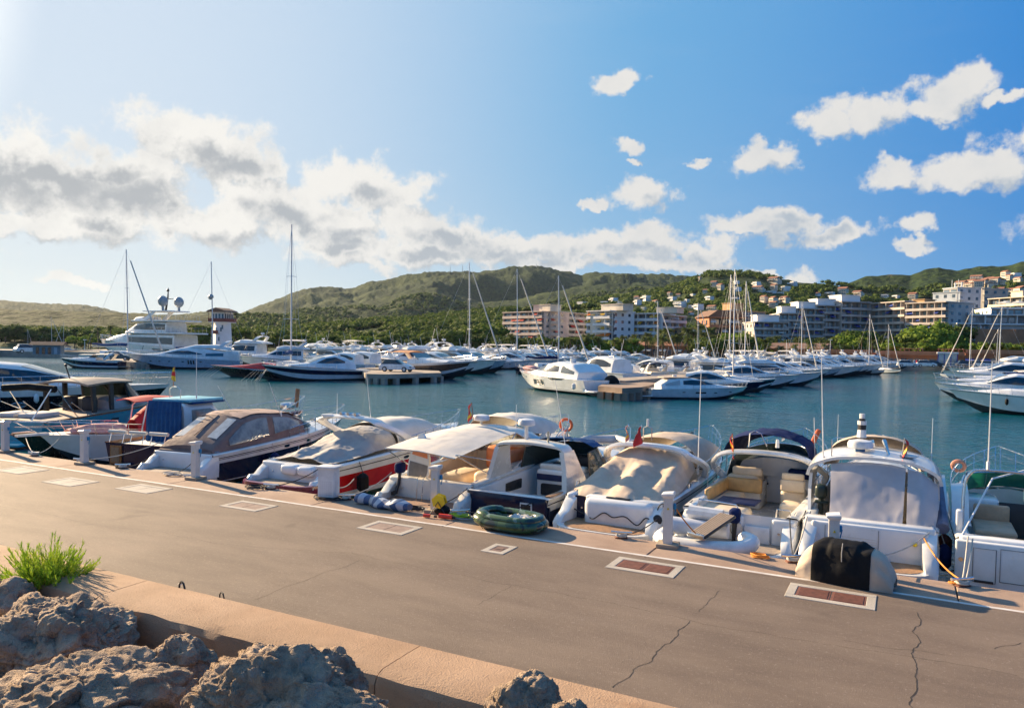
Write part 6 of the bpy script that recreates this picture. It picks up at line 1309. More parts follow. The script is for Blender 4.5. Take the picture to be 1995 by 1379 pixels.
    def arch(s, xt, xf, zt, zf, w_=.5, M=gel, bulge=1.04, th=.14, name='radar_arch', wt=.86):
        hw = s.B/2; P = [(xf, hw*.90, zf), (xf-(xf-xt)*.45, hw*bulge*.97, zf+(zt-zf)*.45), (xt+.08, hw*wt, zt-.18), (xt, hw*wt*.84, zt-.04), (xt-.03, hw*.45, zt+.04), (xt-.05, 0, zt+.07)]
        P = P+[(a, -b, c) for a, b, c in P[-2::-1]]; G = crom(P, 34); R_ = []
        for i, (x, y, z) in enumerate(G):
            d = np.gradient(G, axis=0)[i]; nrm = np.array([0, d[2], -d[1]]); nrm /= (np.linalg.norm(nrm)+1e-9); u = abs(y)/hw; ww = w_*(1+.5*max(0, (zf+zt)/2-z)/(zt-zf)*2)
            t_ = th*(.8+.4*(1 if z < zt-.3 else .6)); R_.append([tuple(np.array([x+ww/2*cx, y, z])+nrm*t_*ny) for cx, ny in ((-1, 0), (-.8, .5), (0, .62), (.8, .5), (1, 0), (.8, -.4), (0, -.5), (-.8, -.4))])
        m = MB(); m.ring_loft(R_); return m.build(name, M, s.e, smooth=50)
    def rails(s, t0=.36, t1=.985, h0=.42, h1=.58, n=9):
        m = MB(); rail(m, s.H, t0, t1, h0, h1, .014, n, .08, True, .22); m.build('bow_rail', steel, s.e, smooth=60)
    def fore(s, st, M=gel, windows=None, name='coachroof'):
        c = Cabin(st); c.build(s.e, M, name, n=24, cam=.12); return c
    def screen(s, pts_b, pts_t, M=screen, frame=plastic_b, fr=.02):
        m = MB(); b = crom(pts_b, 16); t = crom(pts_t, 16); rows = [[tuple(b[i]*(1-u)+t[i]*u) for i in range(16)] for u in (0, .5, 1)]; m.solid(rows, .012); o = m.build('windscreen', M, s.e, smooth=50)
        q = MB(); q.tube([tuple(p) for p in t], fr, 6); q.tube([tuple(p) for p in b], fr*.8, 6)
        for i in (0, 5, 10, 15): q.tube([tuple(b[i]), tuple(t[i])], fr*.8, 5)
        q.build('windscreen_frame', frame, s.e); return o
def cloth(e, ctrl, nu, nv, M, wr=.02, ws=2.2, seed=1, th=.012, name='cover', smooth=60):
    m = MB(); m.solid(surf(ctrl, nu, nv, wr, ws, seed), th); return m.build(name, M, e, smooth=smooth)
def mirror(row): return row+[(x, -y, z) for x, y, z in row[-2::-1]]
def cushion(e, c, d, M=vinyl, rz=0, ry=0, b=.06, name='cushion'): m = MB(); m.bbox(c, d, b, rz=rz, ry=ry, seg=3); return m.build(name, M, e, smooth=50)
def whip(e, p, h, lean=(0, 0), r_=.014): m = MB(); m.tube([p, (p[0]+lean[0], p[1]+lean[1], p[2]+h)], r_, 5, r_*.5); m.tube([p, (p[0], p[1], p[2]+.18)], r_*2, 6); m.build('antenna', plastic_w, e)
def radar(e, p, pole=.25, r_=.26, M=radome): m = MB(); m.cyl(p, .05, pole, 7); z = p[2]+pole; m.build('radar_pole', mwhite, e); m = MB(); m.ring_loft([[(p[0]+a*math.cos(q*math.pi/8), p[1]+a*math.sin(q*math.pi/8), z+h) for q in range(16)] for a, h in ((r_*.6, 0), (r_, .03), (r_*1.02, .12), (r_*.9, .19), (r_*.4, .22))]); m.build('radar', M, e)
def flag(loc, rz, label, cols, h=.5, w_=.38, droop=1.0, staff=.6, lean=.15, sM=wood):
    e = empty('ensign', loc, rz, label, 'flag'); m = MB(); m.tube([(0, 0, 0), (lean, 0, staff)], .016, 6); m.build('staff', sM, e); n = len(cols)
    top = Vector((lean, 0, staff))
    for k, c in enumerate(cols):
        rows = []
        for i in range(7):
            u = i/6; r_ = []
            for j in range(4):
                v = (k+j/3)/n; x = top.x-.02-u*w_*.35+.05*math.sin(3*u+2*v); y = u*w_*.45*(1-.4*v)+.05*math.sin(5*u+4*v); z = top.z-.02-v*h*(1-.2*u)-droop*u*w_*.75; r_.append((x, y, z))
            rows.append(r_)
        q = MB(); q.solid(rows, .006); q.build('flag_stripe', c, e, smooth=60)
    return e
SPAIN = [red_flag, yel_flag, red_flag]
def rope_line(label, pts, M=rope_w, r_=.014, sag=.12, n=10):
    P = []
    for a, b in zip(pts, pts[1:]):
        a, b = Vector(a), Vector(b)
        for i in range(n): u = i/n; q = a.lerp(b, u); q.z -= sag*4*u*(1-u)*min(1, (b-a).length/2); P.append(q)
    P.append(Vector(pts[-1])); m = MB(); m.tube(P, r_, 6); return prop(m.build('mooring_rope', M), label, 'rope')
WH_ = [aft, gel, gel]
# ---- E: navy and white cruiser with brown canopy
e = near('sport_cruiser', 'navy and white sport cruiser fully closed under a brown camper canopy', 'cruiser', -21.55, 17.4, 7)
b = NB(e, 9.6, 2.75, 1.25, 1.75, [aft, gel, navy, gel], [(.25, 0), (.30, 1), (.76, 2), (1, 3)], 4.6, pM=teakg, plat=(1.05, .70))
st = [(.12, 1.28, 1.42, 1.16, 1.10), (.35, 1.3, 1.62, 1.18, 1.08), (1.7, 1.36, 2.40, 1.2, .98), (2.3, 1.38, 2.52, 1.2, 1.0), (3.1, 1.4, 2.50, 1.2, 1.0), (3.25, 1.4, 2.47, 1.2, 1.0), (4.4, 1.45, 2.40, 1.16, .95), (5.3, 1.5, 2.08, 1.08, .86)]
c = Cabin(st); c.build(e, cnv_brown, 'canopy', 30, .12)
rows = [[(x, y, c.at(x)[2]+.012+.10*(1-(y/1.0)**2)) for y in (-.93, -.7, -.35, 0, .35, .7, .93)] for x in (1.72, 2.0, 2.4, 3.0, 3.3, 3.9, 4.4, 5.2)]
cloth(e, rows, 22, 12, cnv_browntop, .014, 2.5, 3, name='canopy_top')
m = MB(); c.front(m, .55, 1.6, .95, .02); m.build('rear_window', vwin, e, smooth=50)
m = MB(); m.tube([(.5, .0, 1.86), (1.66, 0, 2.50)], .018, 5); m.build('zip_seam', cnv_brown, e)
for xs, lo, hi in (([.9, 1.7, 2.3, 2.95], [1.50, 1.54, 1.58, 1.66], [1.72, 2.22, 2.34, 2.36]), ([3.3, 4.2, 5.0], [1.68, 1.76, 1.84], [2.34, 2.26, 2.02])): m = MB(); c.window(m, xs, lo, hi, .02); m.build('side_window', vwin_d, e, smooth=50)
m = MB(); m.bbox((.06, 0, 1.18), (.1, 2.2, .34), .03); m.build('canopy_skirt', cnv_brown, e)
b.screen([(4.9, -1.08, 1.60), (6.0, -.85, 1.72), (6.5, 0, 1.82), (6.0, .85, 1.72), (4.9, 1.08, 1.60)], [(4.7, -.98, 1.92), (5.35, -.75, 2.06), (5.6, 0, 2.14), (5.35, .75, 2.06), (4.7, .98, 1.92)], frame=steel)
b.rails(.42, .985); add_fenders(b.H, e, (2.9,), cnv_navy, .16, .6, (-1,)); add_fenders(b.H, e, (5.2, 7.0), rubber, .10, .5, (-1,))
hull_windows(b.H, e, [oval(2.9, .72, .14, .06), oval(4.6, .84, .14, .06)], steel, 'hull_vent'); whip(e, (3.9, -1.0, 2.3), 1.4, (-.35, .3)); whip(e, (3.6, 1.0, 2.3), 1.2, (-.3, .5))
m = MB(); b.H.line(.86, .012, m, .02, .95); m.build('stripe', cnv_navy, e)
# ---- F: red and white cruiser under sheets
e = near('sport_cruiser', 'white sport cruiser with glossy red hull, orange stripe and grey cover sheets', 'cruiser', -16.55, 17.45, 1)
b = NB(e, 9.8, 2.95, 1.30, 1.85, [gel, gel, orange, red, gel], [(.27, 0), (.33, 1), (.38, 2), (.78, 3), (1, 4)], 4.4, M=gel, pM=teakg, plat=(1.05, .76))
m = MB(); P = [(-.99*math.sin(a)**.7, 1.38*max(0, math.cos(a))**.35) for a in np.linspace(.12, 1.5708, 9)]; P = [(.1, 1.39)]+P; P = P+[(a, -q) for a, q in P[::-1]]
m.ring_loft([[(a*f, q*f2, z) for a, q in P] for f, f2, z in ((.98, .98, .30), (1.10, 1.02, .42), (1.15, 1.06, .66), (1.12, 1.05, .84), (1.05, 1.0, .86), (1.02, .97, .765))], True, True); m.build('platform_skirt', dred, e)
m = MB(); m.tube([(-.2, -1.42, .60), (-.88, -1.1, .59), (-1.13, 0, .58), (-.88, 1.1, .59)], .025, 6); m.build('platform_trim', steel, e)
for y in (-.55, .1): m = MB(); m.bbox((.03, y, 1.15), (.6, .62, .34), .12, seg=3); m.build('sunpad_locker', gel, e)
b.arch(2.6, 4.6, 2.62, 1.5, .55, gel, 1.0, .12)
c = b.fore([(5.2, 1.5, 1.62, 1.05, .9), (6.5, 1.6, 1.85, .95, .7), (8.2, 1.75, 1.88, .6, .35), (9, 1.8, 1.82, .3, .15)])
ctrl = [mirror([(.25, 1.10, 1.36), (.2, .8, 1.40), (.25, .4, 1.50), (.2, 0, 1.46)]), mirror([(1.0, 1.24, 1.42), (1.0, .85, 1.45), (1.0, .5, 1.72), (1.0, 0, 1.58)]), mirror([(1.8, 1.26, 1.48), (1.8, .95, 1.62), (1.8, .4, 1.74), (1.8, 0, 1.86)]), mirror([(2.7, 1.22, 1.55), (2.7, .95, 1.95), (2.7, .45, 2.12), (2.7, 0, 2.18)]), mirror([(3.7, 1.18, 1.58), (3.7, .92, 2.02), (3.7, .45, 2.20), (3.7, 0, 2.25)])]
cloth(e, ctrl, 60, 60, cnv_grey, .030, 1.9, 7, name='cockpit_cover')
ctrl = [mirror([(3.7, 1.24, 1.52), (3.7, 1.1, 2.0), (3.7, .5, 2.30), (3.7, 0, 2.36)]), mirror([(4.8, 1.25, 1.56), (4.8, 1.02, 2.12), (4.8, .5, 2.42), (4.8, 0, 2.46)]), mirror([(6.2, 1.12, 1.62), (6.2, .90, 2.0), (6.2, .45, 2.30), (6.2, 0, 2.36)]), mirror([(7.6, .80, 1.72), (7.6, .6, 1.85), (7.6, .3, 1.95), (7.6, 0, 1.98)])]
cloth(e, ctrl, 34, 34, cnv_white, .016, 1.8, 9, name='windscreen_cover')
b.rails(.40, .985); m = MB()
for y in (-.4, -.1, .2): m.tube([(2.5, y, 2.66), (2.5, y, 2.78)], .03, 5); m.tube([(2.62, y, 2.80), (2.36, y, 2.80)], .045, 6, .06)
m.build('horns_and_lights', steel, e); m = MB(); m.bbox((2.5, .75, 2.70), (.4, .5, .10), .04); m.build('arch_pod', gel, e); whip(e, (2.6, .55, 2.6), .9); whip(e, (2.6, -.9, 2.5), 2.0, (-.2, .1))
q = MB(); q.tube([(2.5, 1.32, 1.36), (2.45, 1.6, .95)], .012, 4); q.build('fender_rope', rope_k, e); add_fenders(b.H, e, (1.3,), cnv_black, .19, .62, (-1,))
hull_windows(b.H, e, [], glassd)
for x0, x1 in ((3.6, 4.8), (5.1, 6.3)): m = MB(); b.H.patch(m, [(x0, 1.18), (x0+.5, 1.2), (x1, 1.38), (x1-.35, 1.40)], .006); m.build('hull_scoop', gel2, e, smooth=0)
# ---- G: cream cruiser with sun awning and orange cockpit
e = near('sport_cruiser', 'cream cruiser with beige sun awning over the stern and orange cockpit interior', 'cruiser', -11.55, 17.4, 1)
b = NB(e, 9.8, 3.0, 1.30, 1.80, [gel2, gel2, gel2], [(.25, 0), (.94, 1), (1, 2)], 4.8, floor=.75, M=gel2, flM=mat('cockpit_sole_beige', (.52, .36, .25), .7), plat=(1.05, .74), pM=mat('teak_brown', (.30, .19, .13), .7, col2=(.22, .14, .10), vscale=12))
cushion(e, (2.6, -.95, 1.12), (3.0, .5, .75), vinyl, b=.16, name='side_sofa'); cushion(e, (3.4, -.85, 1.62), (1.9, .26, .55), vinyl_o, b=.12, name='backrest'); cushion(e, (4.2, -.2, 1.45), (.5, 1.3, .8), vinyl_o, b=.16, name='helm_seat'); cushion(e, (2.3, .3, 1.0), (1.4, .8, .5), vinyl, b=.16, name='sun_bed')
b.arch(3.6, 5.2, 2.50, 1.42, .75, gel2, 1.02, .16)
for sg in (1, -1):
    m = MB(); m.solid([[(2.2, sg*1.32, 1.30), (3.2, sg*1.34, 1.62), (4.0, sg*1.28, 2.10)], [(5.6, sg*1.22, 1.40), (5.6, sg*1.2, 1.8), (5.2, sg*1.12, 2.30)]], .05); m.build('side_wing', gel2, e, smooth=60)
ctrl = [[(-.55, 1.12, 2.26), (-.62, .5, 2.28), (-.62, 0, 2.26), (-.62, -.5, 2.22), (-.55, -1.12, 2.14)], [(.8, 1.15, 2.40), (.8, .5, 2.47), (.8, 0, 2.47), (.8, -.5, 2.42), (.8, -1.12, 2.30)], [(2.2, 1.12, 2.50), (2.2, .5, 2.60), (2.2, 0, 2.62), (2.2, -.5, 2.56), (2.2, -1.12, 2.44)], [(3.4, 1.05, 2.50), (3.4, .5, 2.62), (3.4, 0, 2.64), (3.4, -.5, 2.6), (3.4, -1.05, 2.48)]]
cloth(e, ctrl, 26, 26, cnv_white, .012, 1.5, 4, name='sun_awning')
m = MB()
for sg in (1, -1): m.tube([(-.55, sg*1.12, 2.24), (1.1, sg*1.32, 1.42)], .018, 6); m.tube([(-.5, sg*1.12, 2.24), (2.6, sg*1.3, 1.55)], .014, 6); m.tube([(3.2, sg*1.05, 2.5), (1.0, sg*1.34, 1.42)], .016, 6)
m.tube([(-.58, 1.12, 2.26), (-.62, 0, 2.27), (-.58, -1.12, 2.14)], .02, 6); m.build('awning_frame', steel, e)
m = MB(); P = [(.45+.5*math.cos(a), .84+.015*math.sin(2*a), 1.62+.62*math.sin(a)) for a in np.linspace(0, 6.283, 22)]
m = MB(); pr = [(.35*math.cos(a)*(1-.35*math.sin(a)), .85*math.sin(a)) for a in np.linspace(0, 6.283, 24)[:-1]]; m.ring_loft([[(.55+dx+q*.15, .72+p, 1.75+q) for p, q in pr] for dx in (-.04, .04)]); bd = m.build('water_board', gel, e); bd.rotation_euler = (0, 0, 0)
m = MB(); m.ring_loft([[(.505+dx+q*.15, .72+p*.86, 1.75+q*.9) for p, q in pr if q > .1] for dx in (-.005, .005)]); m.build('board_top', vinyl_o, bd); m = MB(); m.ring_loft([[(.505+dx+q*.15, .72+p*.86, 1.75+q*.9) for p, q in pr if q <= .08] for dx in (-.005, .005)]); m.build('board_pad', mat('pad_grey', (.22, .22, .23), .8), bd)
c = b.fore([(5.0, 1.5, 1.7, 1.1, .95), (6.6, 1.6, 1.88, .95, .7), (8.2, 1.72, 1.84, .6, .35), (9, 1.76, 1.78, .3, .2)], gel2)
b.screen([(4.9, -1.15, 1.50), (6.0, -.92, 1.68), (6.7, 0, 1.80), (6.0, .92, 1.68), (4.9, 1.15, 1.50)], [(4.5, -1.05, 2.02), (5.5, -.8, 2.18), (5.8, 0, 2.26), (5.5, .8, 2.18), (4.5, 1.05, 2.02)], clearpl, steel)
ctrl = [mirror([(3.9, 1.08, 2.40), (3.9, .85, 2.72), (3.9, .4, 2.86), (3.9, 0, 2.9)]), mirror([(5.0, 1.1, 2.28), (5.0, .88, 2.72), (5.0, .4, 2.90), (5.0, 0, 2.94)]), mirror([(6.2, 1.0, 2.16), (6.2, .8, 2.56), (6.2, .4, 2.74), (6.2, 0, 2.78)]), mirror([(7.2, .8, 2.30), (7.2, .6, 2.45), (7.2, .3, 2.52), (7.2, 0, 2.54)])]
cloth(e, ctrl, 26, 30, cnv_white, .03, 2.2, 12, name='camper_top'); m = MB()
for sg in (1, -1): [m.tube([(x, sg*.95, z), (5.4, sg*1.1, 1.6)], .016, 5) for x, z in ((4.2, 2.4), (6.2, 2.3), (7.2, 2.3))]
m.build('camper_frame', steel, e)
b.rails(.45, .99, .45, .7); radar(e, (3.5, .35, 2.55), .22, .27); whip(e, (3.5, -.9, 2.4), 1.0)
m = MB(); m.torus((9.5, -.12, 2.1), .24, .055, 22, 8, ax='X'); m.build('lifebuoy', orange_p, e)
ob = MB(); ob.bbox((-.05, .98, 1.62), (.30, .26, .34), .09, seg=3); ob.build('outboard_cowl', cnv_navy, e); ob = MB(); ob.tube([(-.05, .98, 1.5), (-.12, .98, 1.15), (-.22, 1.0, .88)], .05, 6); ob.bbox((-.25, 1.0, .9), (.22, .03, .12), .01); ob.tube([(-.36, 1.0, .88), (-.2, 1.0, .88)], .08, 4, .03); ob.build('outboard_leg', plastic_b, e)
m = MB(); m.tube([(-.35, .25, .46), (-.25, .25, 1.4), (-.1, .25, 1.45)], .016, 6); m.tube([(-.35, .07, .46), (-.25, .07, 1.4), (-.1, .07, 1.45)], .016, 6); m.build('stern_ladder', steel, e)
m = MB(); b.H.patch(m, oval(2.6, 1.05, 1.6, .34, 16), .02, sides=(-1,)); m.build('side_recess', gel, e, smooth=0)
flag((-11.95, 20.4, 1.62), 2.4, 'spanish flag over the beige sun awning', SPAIN, .42, .42, .9, .55, .25)
# ---- H: navy transom cruiser, open cockpit
e = near('sport_cruiser', 'open cruiser with big navy transom and angular white radar arch', 'cruiser', -9.1, 17.3, -1, -.13)
b = NB(e, 9.2, 2.6, 1.32, 1.75, [aft, gel, navy, gel], [(.25, 0), (.34, 1), (.80, 2), (1, 3)], 4.2, floor=.60, tm=navy, plat=(.8, .45), pM=navy, wings=False, gate=(-.62, -.30) if 0 else None)
m = MB(); m.bbox((-.02, 0, .95), (.12, 2.36, .80), .04); m.build('transom_panel', navy, e); m = MB(); m.box((-.09, -.62, .98), (.03, .34, .42)); m.build('gate_frame', gel, e, smooth=0); m = MB(); m.box((-.11, -.62, .98), (.03, .27, .34)); m.build('gate_opening', plastic_b, e, smooth=0)
m = MB(); m.tube([(-.1, .55, .92), (-.1, .25, .92)], .012, 5); m.build('grab_handle', steel, e); m = MB(); m.bbox((.1, 0, 1.34), (.3, 2.5, .05), .02); m.build('transom_cap', gel, e)
for sg in (1, -1):   # angular arch legs
    m = MB(); m.ring_loft([[(1.0, sg*1.26, 1.36), (2.4, sg*1.28, 1.40), (2.4, sg*1.14, 1.40), (1.0, sg*1.12, 1.36)], [(1.15, sg*1.17, 1.95), (2.1, sg*1.18, 1.95), (2.1, sg*1.05, 1.95), (1.15, sg*1.04, 1.95)], [(1.2, sg*1.06, 2.46), (1.85, sg*1.07, 2.46), (1.85, sg*.93, 2.46), (1.2, sg*.93, 2.46)]]); m.build('arch_leg', gel2, e, smooth=30)
m = MB(); R_ = crom([(1.5, 1.07, 2.40), (1.5, .93, 2.56), (1.5, .5, 2.62), (1.5, 0, 2.65), (1.5, -.5, 2.62), (1.5, -.93, 2.56), (1.5, -1.07, 2.40)], 20); m.ring_loft([[(x-.3, y, z-.05), (x-.3, y, z+.02), (x-.2, y, z+.06), (x+.25, y, z+.06), (x+.34, y, z), (x+.3, y, z-.08)] for x, y, z in R_]); m.build('arch_top', gel2, e, smooth=50)
m = MB(); c = [(4.3, -1.05, 1.52), (2.9, -1.12, 1.50)]; b.screen([(2.9, 1.13, 1.50), (4.6, 1.0, 1.60), (5.3, .5, 1.75), (5.4, 0, 1.80), (5.3, -.5, 1.75), (4.6, -1.0, 1.60), (2.9, -1.13, 1.50)], [(3.0, 1.02, 2.22), (4.1, .86, 2.25), (4.5, .45, 2.28), (4.55, 0, 2.30), (4.5, -.45, 2.28), (4.1, -.86, 2.25), (3.0, -1.02, 2.22)], screen, plastic_b, .022)
cushion(e, (3.3, -.12, 1.08), (.55, 1.55, .95), gel, b=.08, name='helm_bench'); m = MB(); m.bbox((3.02, -.12, 1.32), (.06, 1.5, .2), .02); m.build('bench_stripe', vinyl_n, e); m = MB(); m.bbox((3.01, -.12, .93), (.05, 1.2, .38), .05); m.build('bench_locker', plastic_b, e); cushion(e, (3.3, -.12, 1.62), (.3, 1.5, .2), gel2, b=.07, name='bench_back')
m = MB(); m.bbox((4.3, -.4, 1.72), (.5, 1.2, .4), .08); m.build('dashboard', vinyl_d, e); m = MB(); m.torus((4.0, -.45, 1.78), .19, .018, 18, 6, ax='X'); m.build('steering_wheel', plastic_b, e)
for sg in (1, -1): m = MB(); m.bbox((2.2, sg*.99, 1.12), (1.0, .04, .3), .04); m.build('side_pocket', plastic_b, e)
b.fore([(5.2, 1.5, 1.68, 1.0, .85), (6.6, 1.6, 1.82, .85, .6), (8.0, 1.7, 1.76, .5, .3)]); b.rails(.45, .985, .4, .6)
ctrl = [mirror([(3.4, 1.0, 2.34), (3.4, .6, 2.50), (3.4, 0, 2.55)]), mirror([(4.2, .95, 2.28), (4.2, .6, 2.42), (4.2, 0, 2.46)]), mirror([(4.7, .8, 2.22), (4.7, .5, 2.32), (4.7, 0, 2.36)])]
cloth(e, ctrl, 16, 20, cnv_blue, .05, 3, 5, name='folded_bimini'); radar(e, (1.55, .25, 2.66), .45, .24); whip(e, (1.6, -.98, 2.3), 2.2, (.1, .45)); m = MB(); m.tube([(1.5, -.45, 2.6), (1.5, -.45, 3.0)], .03, 6); m.build('light_pole', mat('pole_cream', (.6, .52, .35), .5), e)
m = MB(); m.tube([(6.4, -1.0, 1.95), (7.4, -.75, 2.0), (8.0, 0, 2.02), (7.4, .75, 2.0), (6.4, 1.0, 1.95)], .17, 9); m.build('stowed_dinghy', mat('hypalon_grey', (.50, .50, .50), .5), e)
add_fenders(b.H, e, (.9,), plastic_w, .15, .6, (-1,)); cleats = MB()
for sg in (1, -1): m = MB(); m.bbox((.45, sg*1.16, 1.40), (.8, .16, .03), .01); m.build('teak_step', teak, e)
# ---- I: tan covered cruiser with white arch
e = near('sport_cruiser', 'white cruiser with sagging tan cockpit cover under a rounded white arch', 'cruiser', -6.2, 17.4, -1, .07)
b = NB(e, 9.6, 2.75, 1.30, 1.75, [aft, gel, navy, gel], [(.25, 0), (.30, 1), (.70, 2), (1, 3)], 4.6, plat=(1.15, .70), gate=(.72, 1.02), tz=1.32)
m = MB(); m.bbox((-.14, -.20, .92), (.42, 1.72, .86), .16, seg=4); m.build('stern_locker', gel, e, smooth=60); m = MB(); m.tube([(-.37, .62, .60), (-.36, -1.02, .60)], .008, 4); m.build('locker_seam', plastic_b, e); m = MB(); m.bbox((-.08, -.15, 1.37), (.12, .6, .03), .01); m.build('locker_hinge', plastic_b, e)
b.arch(2.5, 3.9, 2.38, 1.42, .36, gel, 1.06, .13, wt=.84)
ctrl = [[(.10, 1.22, 1.25), (.0, .8, 1.30), (-.08, .35, 1.20), (-.05, -.1, 1.38), (-.04, -.6, 1.30), (.0, -.95, 1.14), (.10, -1.22, 1.20)],
        [(.8, 1.28, 1.42), (.8, .85, 1.58), (.8, .35, 1.52), (.8, -.1, 1.72), (.8, -.6, 1.52), (.8, -.95, 1.56), (.8, -1.28, 1.36)],
        [(1.5, 1.28, 1.48), (1.5, .9, 1.84), (1.5, .35, 1.72), (1.5, -.1, 1.98), (1.5, -.6, 1.74), (1.5, -.95, 1.80), (1.5, -1.28, 1.44)],
        [(2.1, 1.24, 1.52), (2.1, .9, 1.98), (2.1, .4, 2.00), (2.1, -.1, 2.02), (2.1, -.6, 1.90), (2.1, -.95, 1.95), (2.1, -1.24, 1.50)],
        [(2.7, 1.16, 1.60), (2.7, .95, 2.06), (2.7, .4, 2.34), (2.7, -.1, 2.38), (2.7, -.6, 2.28), (2.7, -.95, 2.08), (2.7, -1.16, 1.58)],
        [(3.4, 1.10, 1.70), (3.4, .9, 2.12), (3.4, .4, 2.34), (3.4, -.1, 2.38), (3.4, -.6, 2.28), (3.4, -.9, 2.12), (3.4, -1.10, 1.68)]]
cloth(e, ctrl, 64, 64, cnv_tan, .030, 1.15, 21, name='cockpit_cover')
ctrl = [mirror([(3.5, 1.16, 1.75), (3.5, .95, 2.25), (3.5, .5, 2.50), (3.5, 0, 2.56)]), mirror([(4.8, 1.18, 1.72), (4.8, .95, 2.30), (4.8, .5, 2.52), (4.8, 0, 2.58)]), mirror([(6.2, 1.10, 1.72), (6.2, .88, 2.12), (6.2, .45, 2.34), (6.2, 0, 2.40)]), mirror([(7.5, .78, 1.84), (7.5, .6, 1.95), (7.5, .3, 2.04), (7.5, 0, 2.08)])]
cloth(e, ctrl, 34, 34, cnv_tan, .018, 1.4, 23, name='windscreen_cover')
for x, y in ((4.9, .35), (5.2, -.5)): m = MB(); m.sphere((x, y, 2.585), .06, 8, 4, (1.4, 1, .4)); m.build('cover_vent', plastic_b, e)
b.fore([(6.2, 1.6, 1.75, .9, .7), (8.0, 1.7, 1.8, .5, .3)]); b.rails(.30, .985, .45, .62); whip(e, (3.2, -1.22, 1.62), 3.0, (0, -.02), .018)
m = MB(); P = [(-.10, 1.1, 1.0), (-.3, .55, .86), (-.42, .35, .84), (-.38, .1, 1.02), (-.42, -.15, .94), (-.42, -.45, 1.0), (-.42, -.75, .82), (-.38, -.95, 1.02), (-.3, -1.12, .92)]; m.tube([tuple(q) for q in crom(P, 40)], .016, 5); m.build('stern_rope', rope_k, e)
m = MB(); m.sphere((-.28, -1.2, .98), .14, 10, 6, (1, .8, 1)); m.build('rope_bundle', rope_k, e); m = MB(); m.sphere((-.1, 1.25, 1.05), .10, 10, 6); m.build('rope_bundle', rope_k, e); m = MB(); m.torus((-.12, -1.28, 1.1), .14, .015, 18, 6, 1, 2, ax='X'); m.build('hose_loop', rubber, e)
m = MB(); m.tube([(-.7, 1.1, .46), (-.95, .3, .44), (-.98, -.6, .44), (-.7, -1.15, .46)], .014, 5); m.build('platform_rope', rope_b, e)
m = MB(); m.bbox((.12, .87, .52), (.3, .26, .03), .01); m.build('step_mat', plastic_b, e); m = MB(); m.box((-.03, 1.19, .8), (.02, .09, .09)); m.build('hazard_sticker', yellow, e, smooth=0)
for sg, x in ((1, .8), (-1, 2.1)): m = MB(); m.tube([(x-.1, sg*1.3, 1.35), (x-.05, sg*1.3, 1.52), (x+.1, sg*1.3, 1.52), (x+.15, sg*1.3, 1.35)], .014, 5); m.build('grab_rail', steel, e)
m = MB(); m.tube([(2.5, .12, 2.6), (2.5, .12, 2.95), (2.5, .0, 3.02), (2.5, -.12, 2.95), (2.5, -.12, 2.6)], .014, 5); m.build('light_bracket', steel, e); m = MB(); m.cyl((2.5, 0, 3.02), .03, .2, 7); m.build('stern_light', plastic_w, e)
flag((-6.15, 19.3, 1.9), 1.2, 'red ensign with small emblem hanging from the arch of the tan covered cruiser', [red_flag], .45, .30, 1.1, .05, .02, steel); flag((-6.5, 19.3, 1.9), 2.2, 'faded red and yellow pennant left of the red ensign', [cnv_pink, yel_flag, cnv_pink], .36, .22, 1.2, .05, .02, steel)
# ---- J: open cream cockpit cruiser
e = near('sport_cruiser', 'open white cruiser with cream and ochre cockpit seats and navy folded bimini', 'cruiser', -3.22, 17.4, -2, .14)
b = NB(e, 9.6, 2.75, 1.25, 1.75, [gel, gel, gel], [(.25, 0), (.94, 1), (1, 2)], 4.7, floor=.62, flM=gel2, plat=(1.25, .60), pM=teakg, gate=(-.72, -.12), tz=1.18)
b.arch(2.6, 3.9, 2.34, 1.40, .32, gel, 1.06, .12, wt=.86)
cushion(e, (1.0, .55, .95), (.9, 1.15, .42), vinyl, b=.14, name='aft_sofa'); cushion(e, (2.2, .80, .95), (2.0, .55, .42), vinyl, b=.12, name='side_sofa'); cushion(e, (2.3, 1.08, 1.32), (2.0, .12, .34), vinyl_y, b=.05, name='side_backrest'); cushion(e, (3.35, .62, 1.32), (.14, .95, .40), vinyl_y, b=.05, name='front_backrest')
cushion(e, (3.9, .70, 1.42), (.9, .85, .32), vinyl, b=.12, name='companion_lounge'); cushion(e, (3.65, .6, 1.68), (.2, .8, .26), vinyl, b=.08, name='lounge_backrest'); m = MB(); m.bbox((3.9, .68, 1.0), (.95, .95, .75), .06); m.build('galley_unit', gel2, e)
m = MB(); m.bbox((1.55, .35, 1.22), (.75, .95, .05), .02); m.build('table_top', vinyl_n, e); m = MB(); m.cyl((1.55, .35, .62), .05, .6, 10); m.build('table_leg', steel, e)
cushion(e, (3.0, -.72, 1.18), (.5, .62, .5), vinyl, b=.12, name='helm_seat'); cushion(e, (2.72, -.72, 1.55), (.14, .6, .34), vinyl, b=.06, name='helm_backrest'); cushion(e, (2.1, -.80, 1.0), (.62, .5, .46), vinyl, b=.10, name='stool'); cushion(e, (2.72, -.72, 1.80), (.12, .55, .18), vinyl, b=.05, name='headrest')
m = MB(); m.bbox((4.0, -.75, 1.35), (.5, .8, .7), .12, seg=3); m.build('helm_console', gel, e); m = MB(); m.bbox((3.75, -.75, 1.72), (.3, .6, .26), .05); m.build('console_cover', cnv_navy, e); m = MB(); m.bbox((4.62, -.02, 1.15), (.05, .6, 1.0), .02); m.build('cabin_door', gel, e); m = MB(); m.sphere((4.58, .25, 1.2), .04, 8, 5); m.build('door_lock', plastic_b, e)
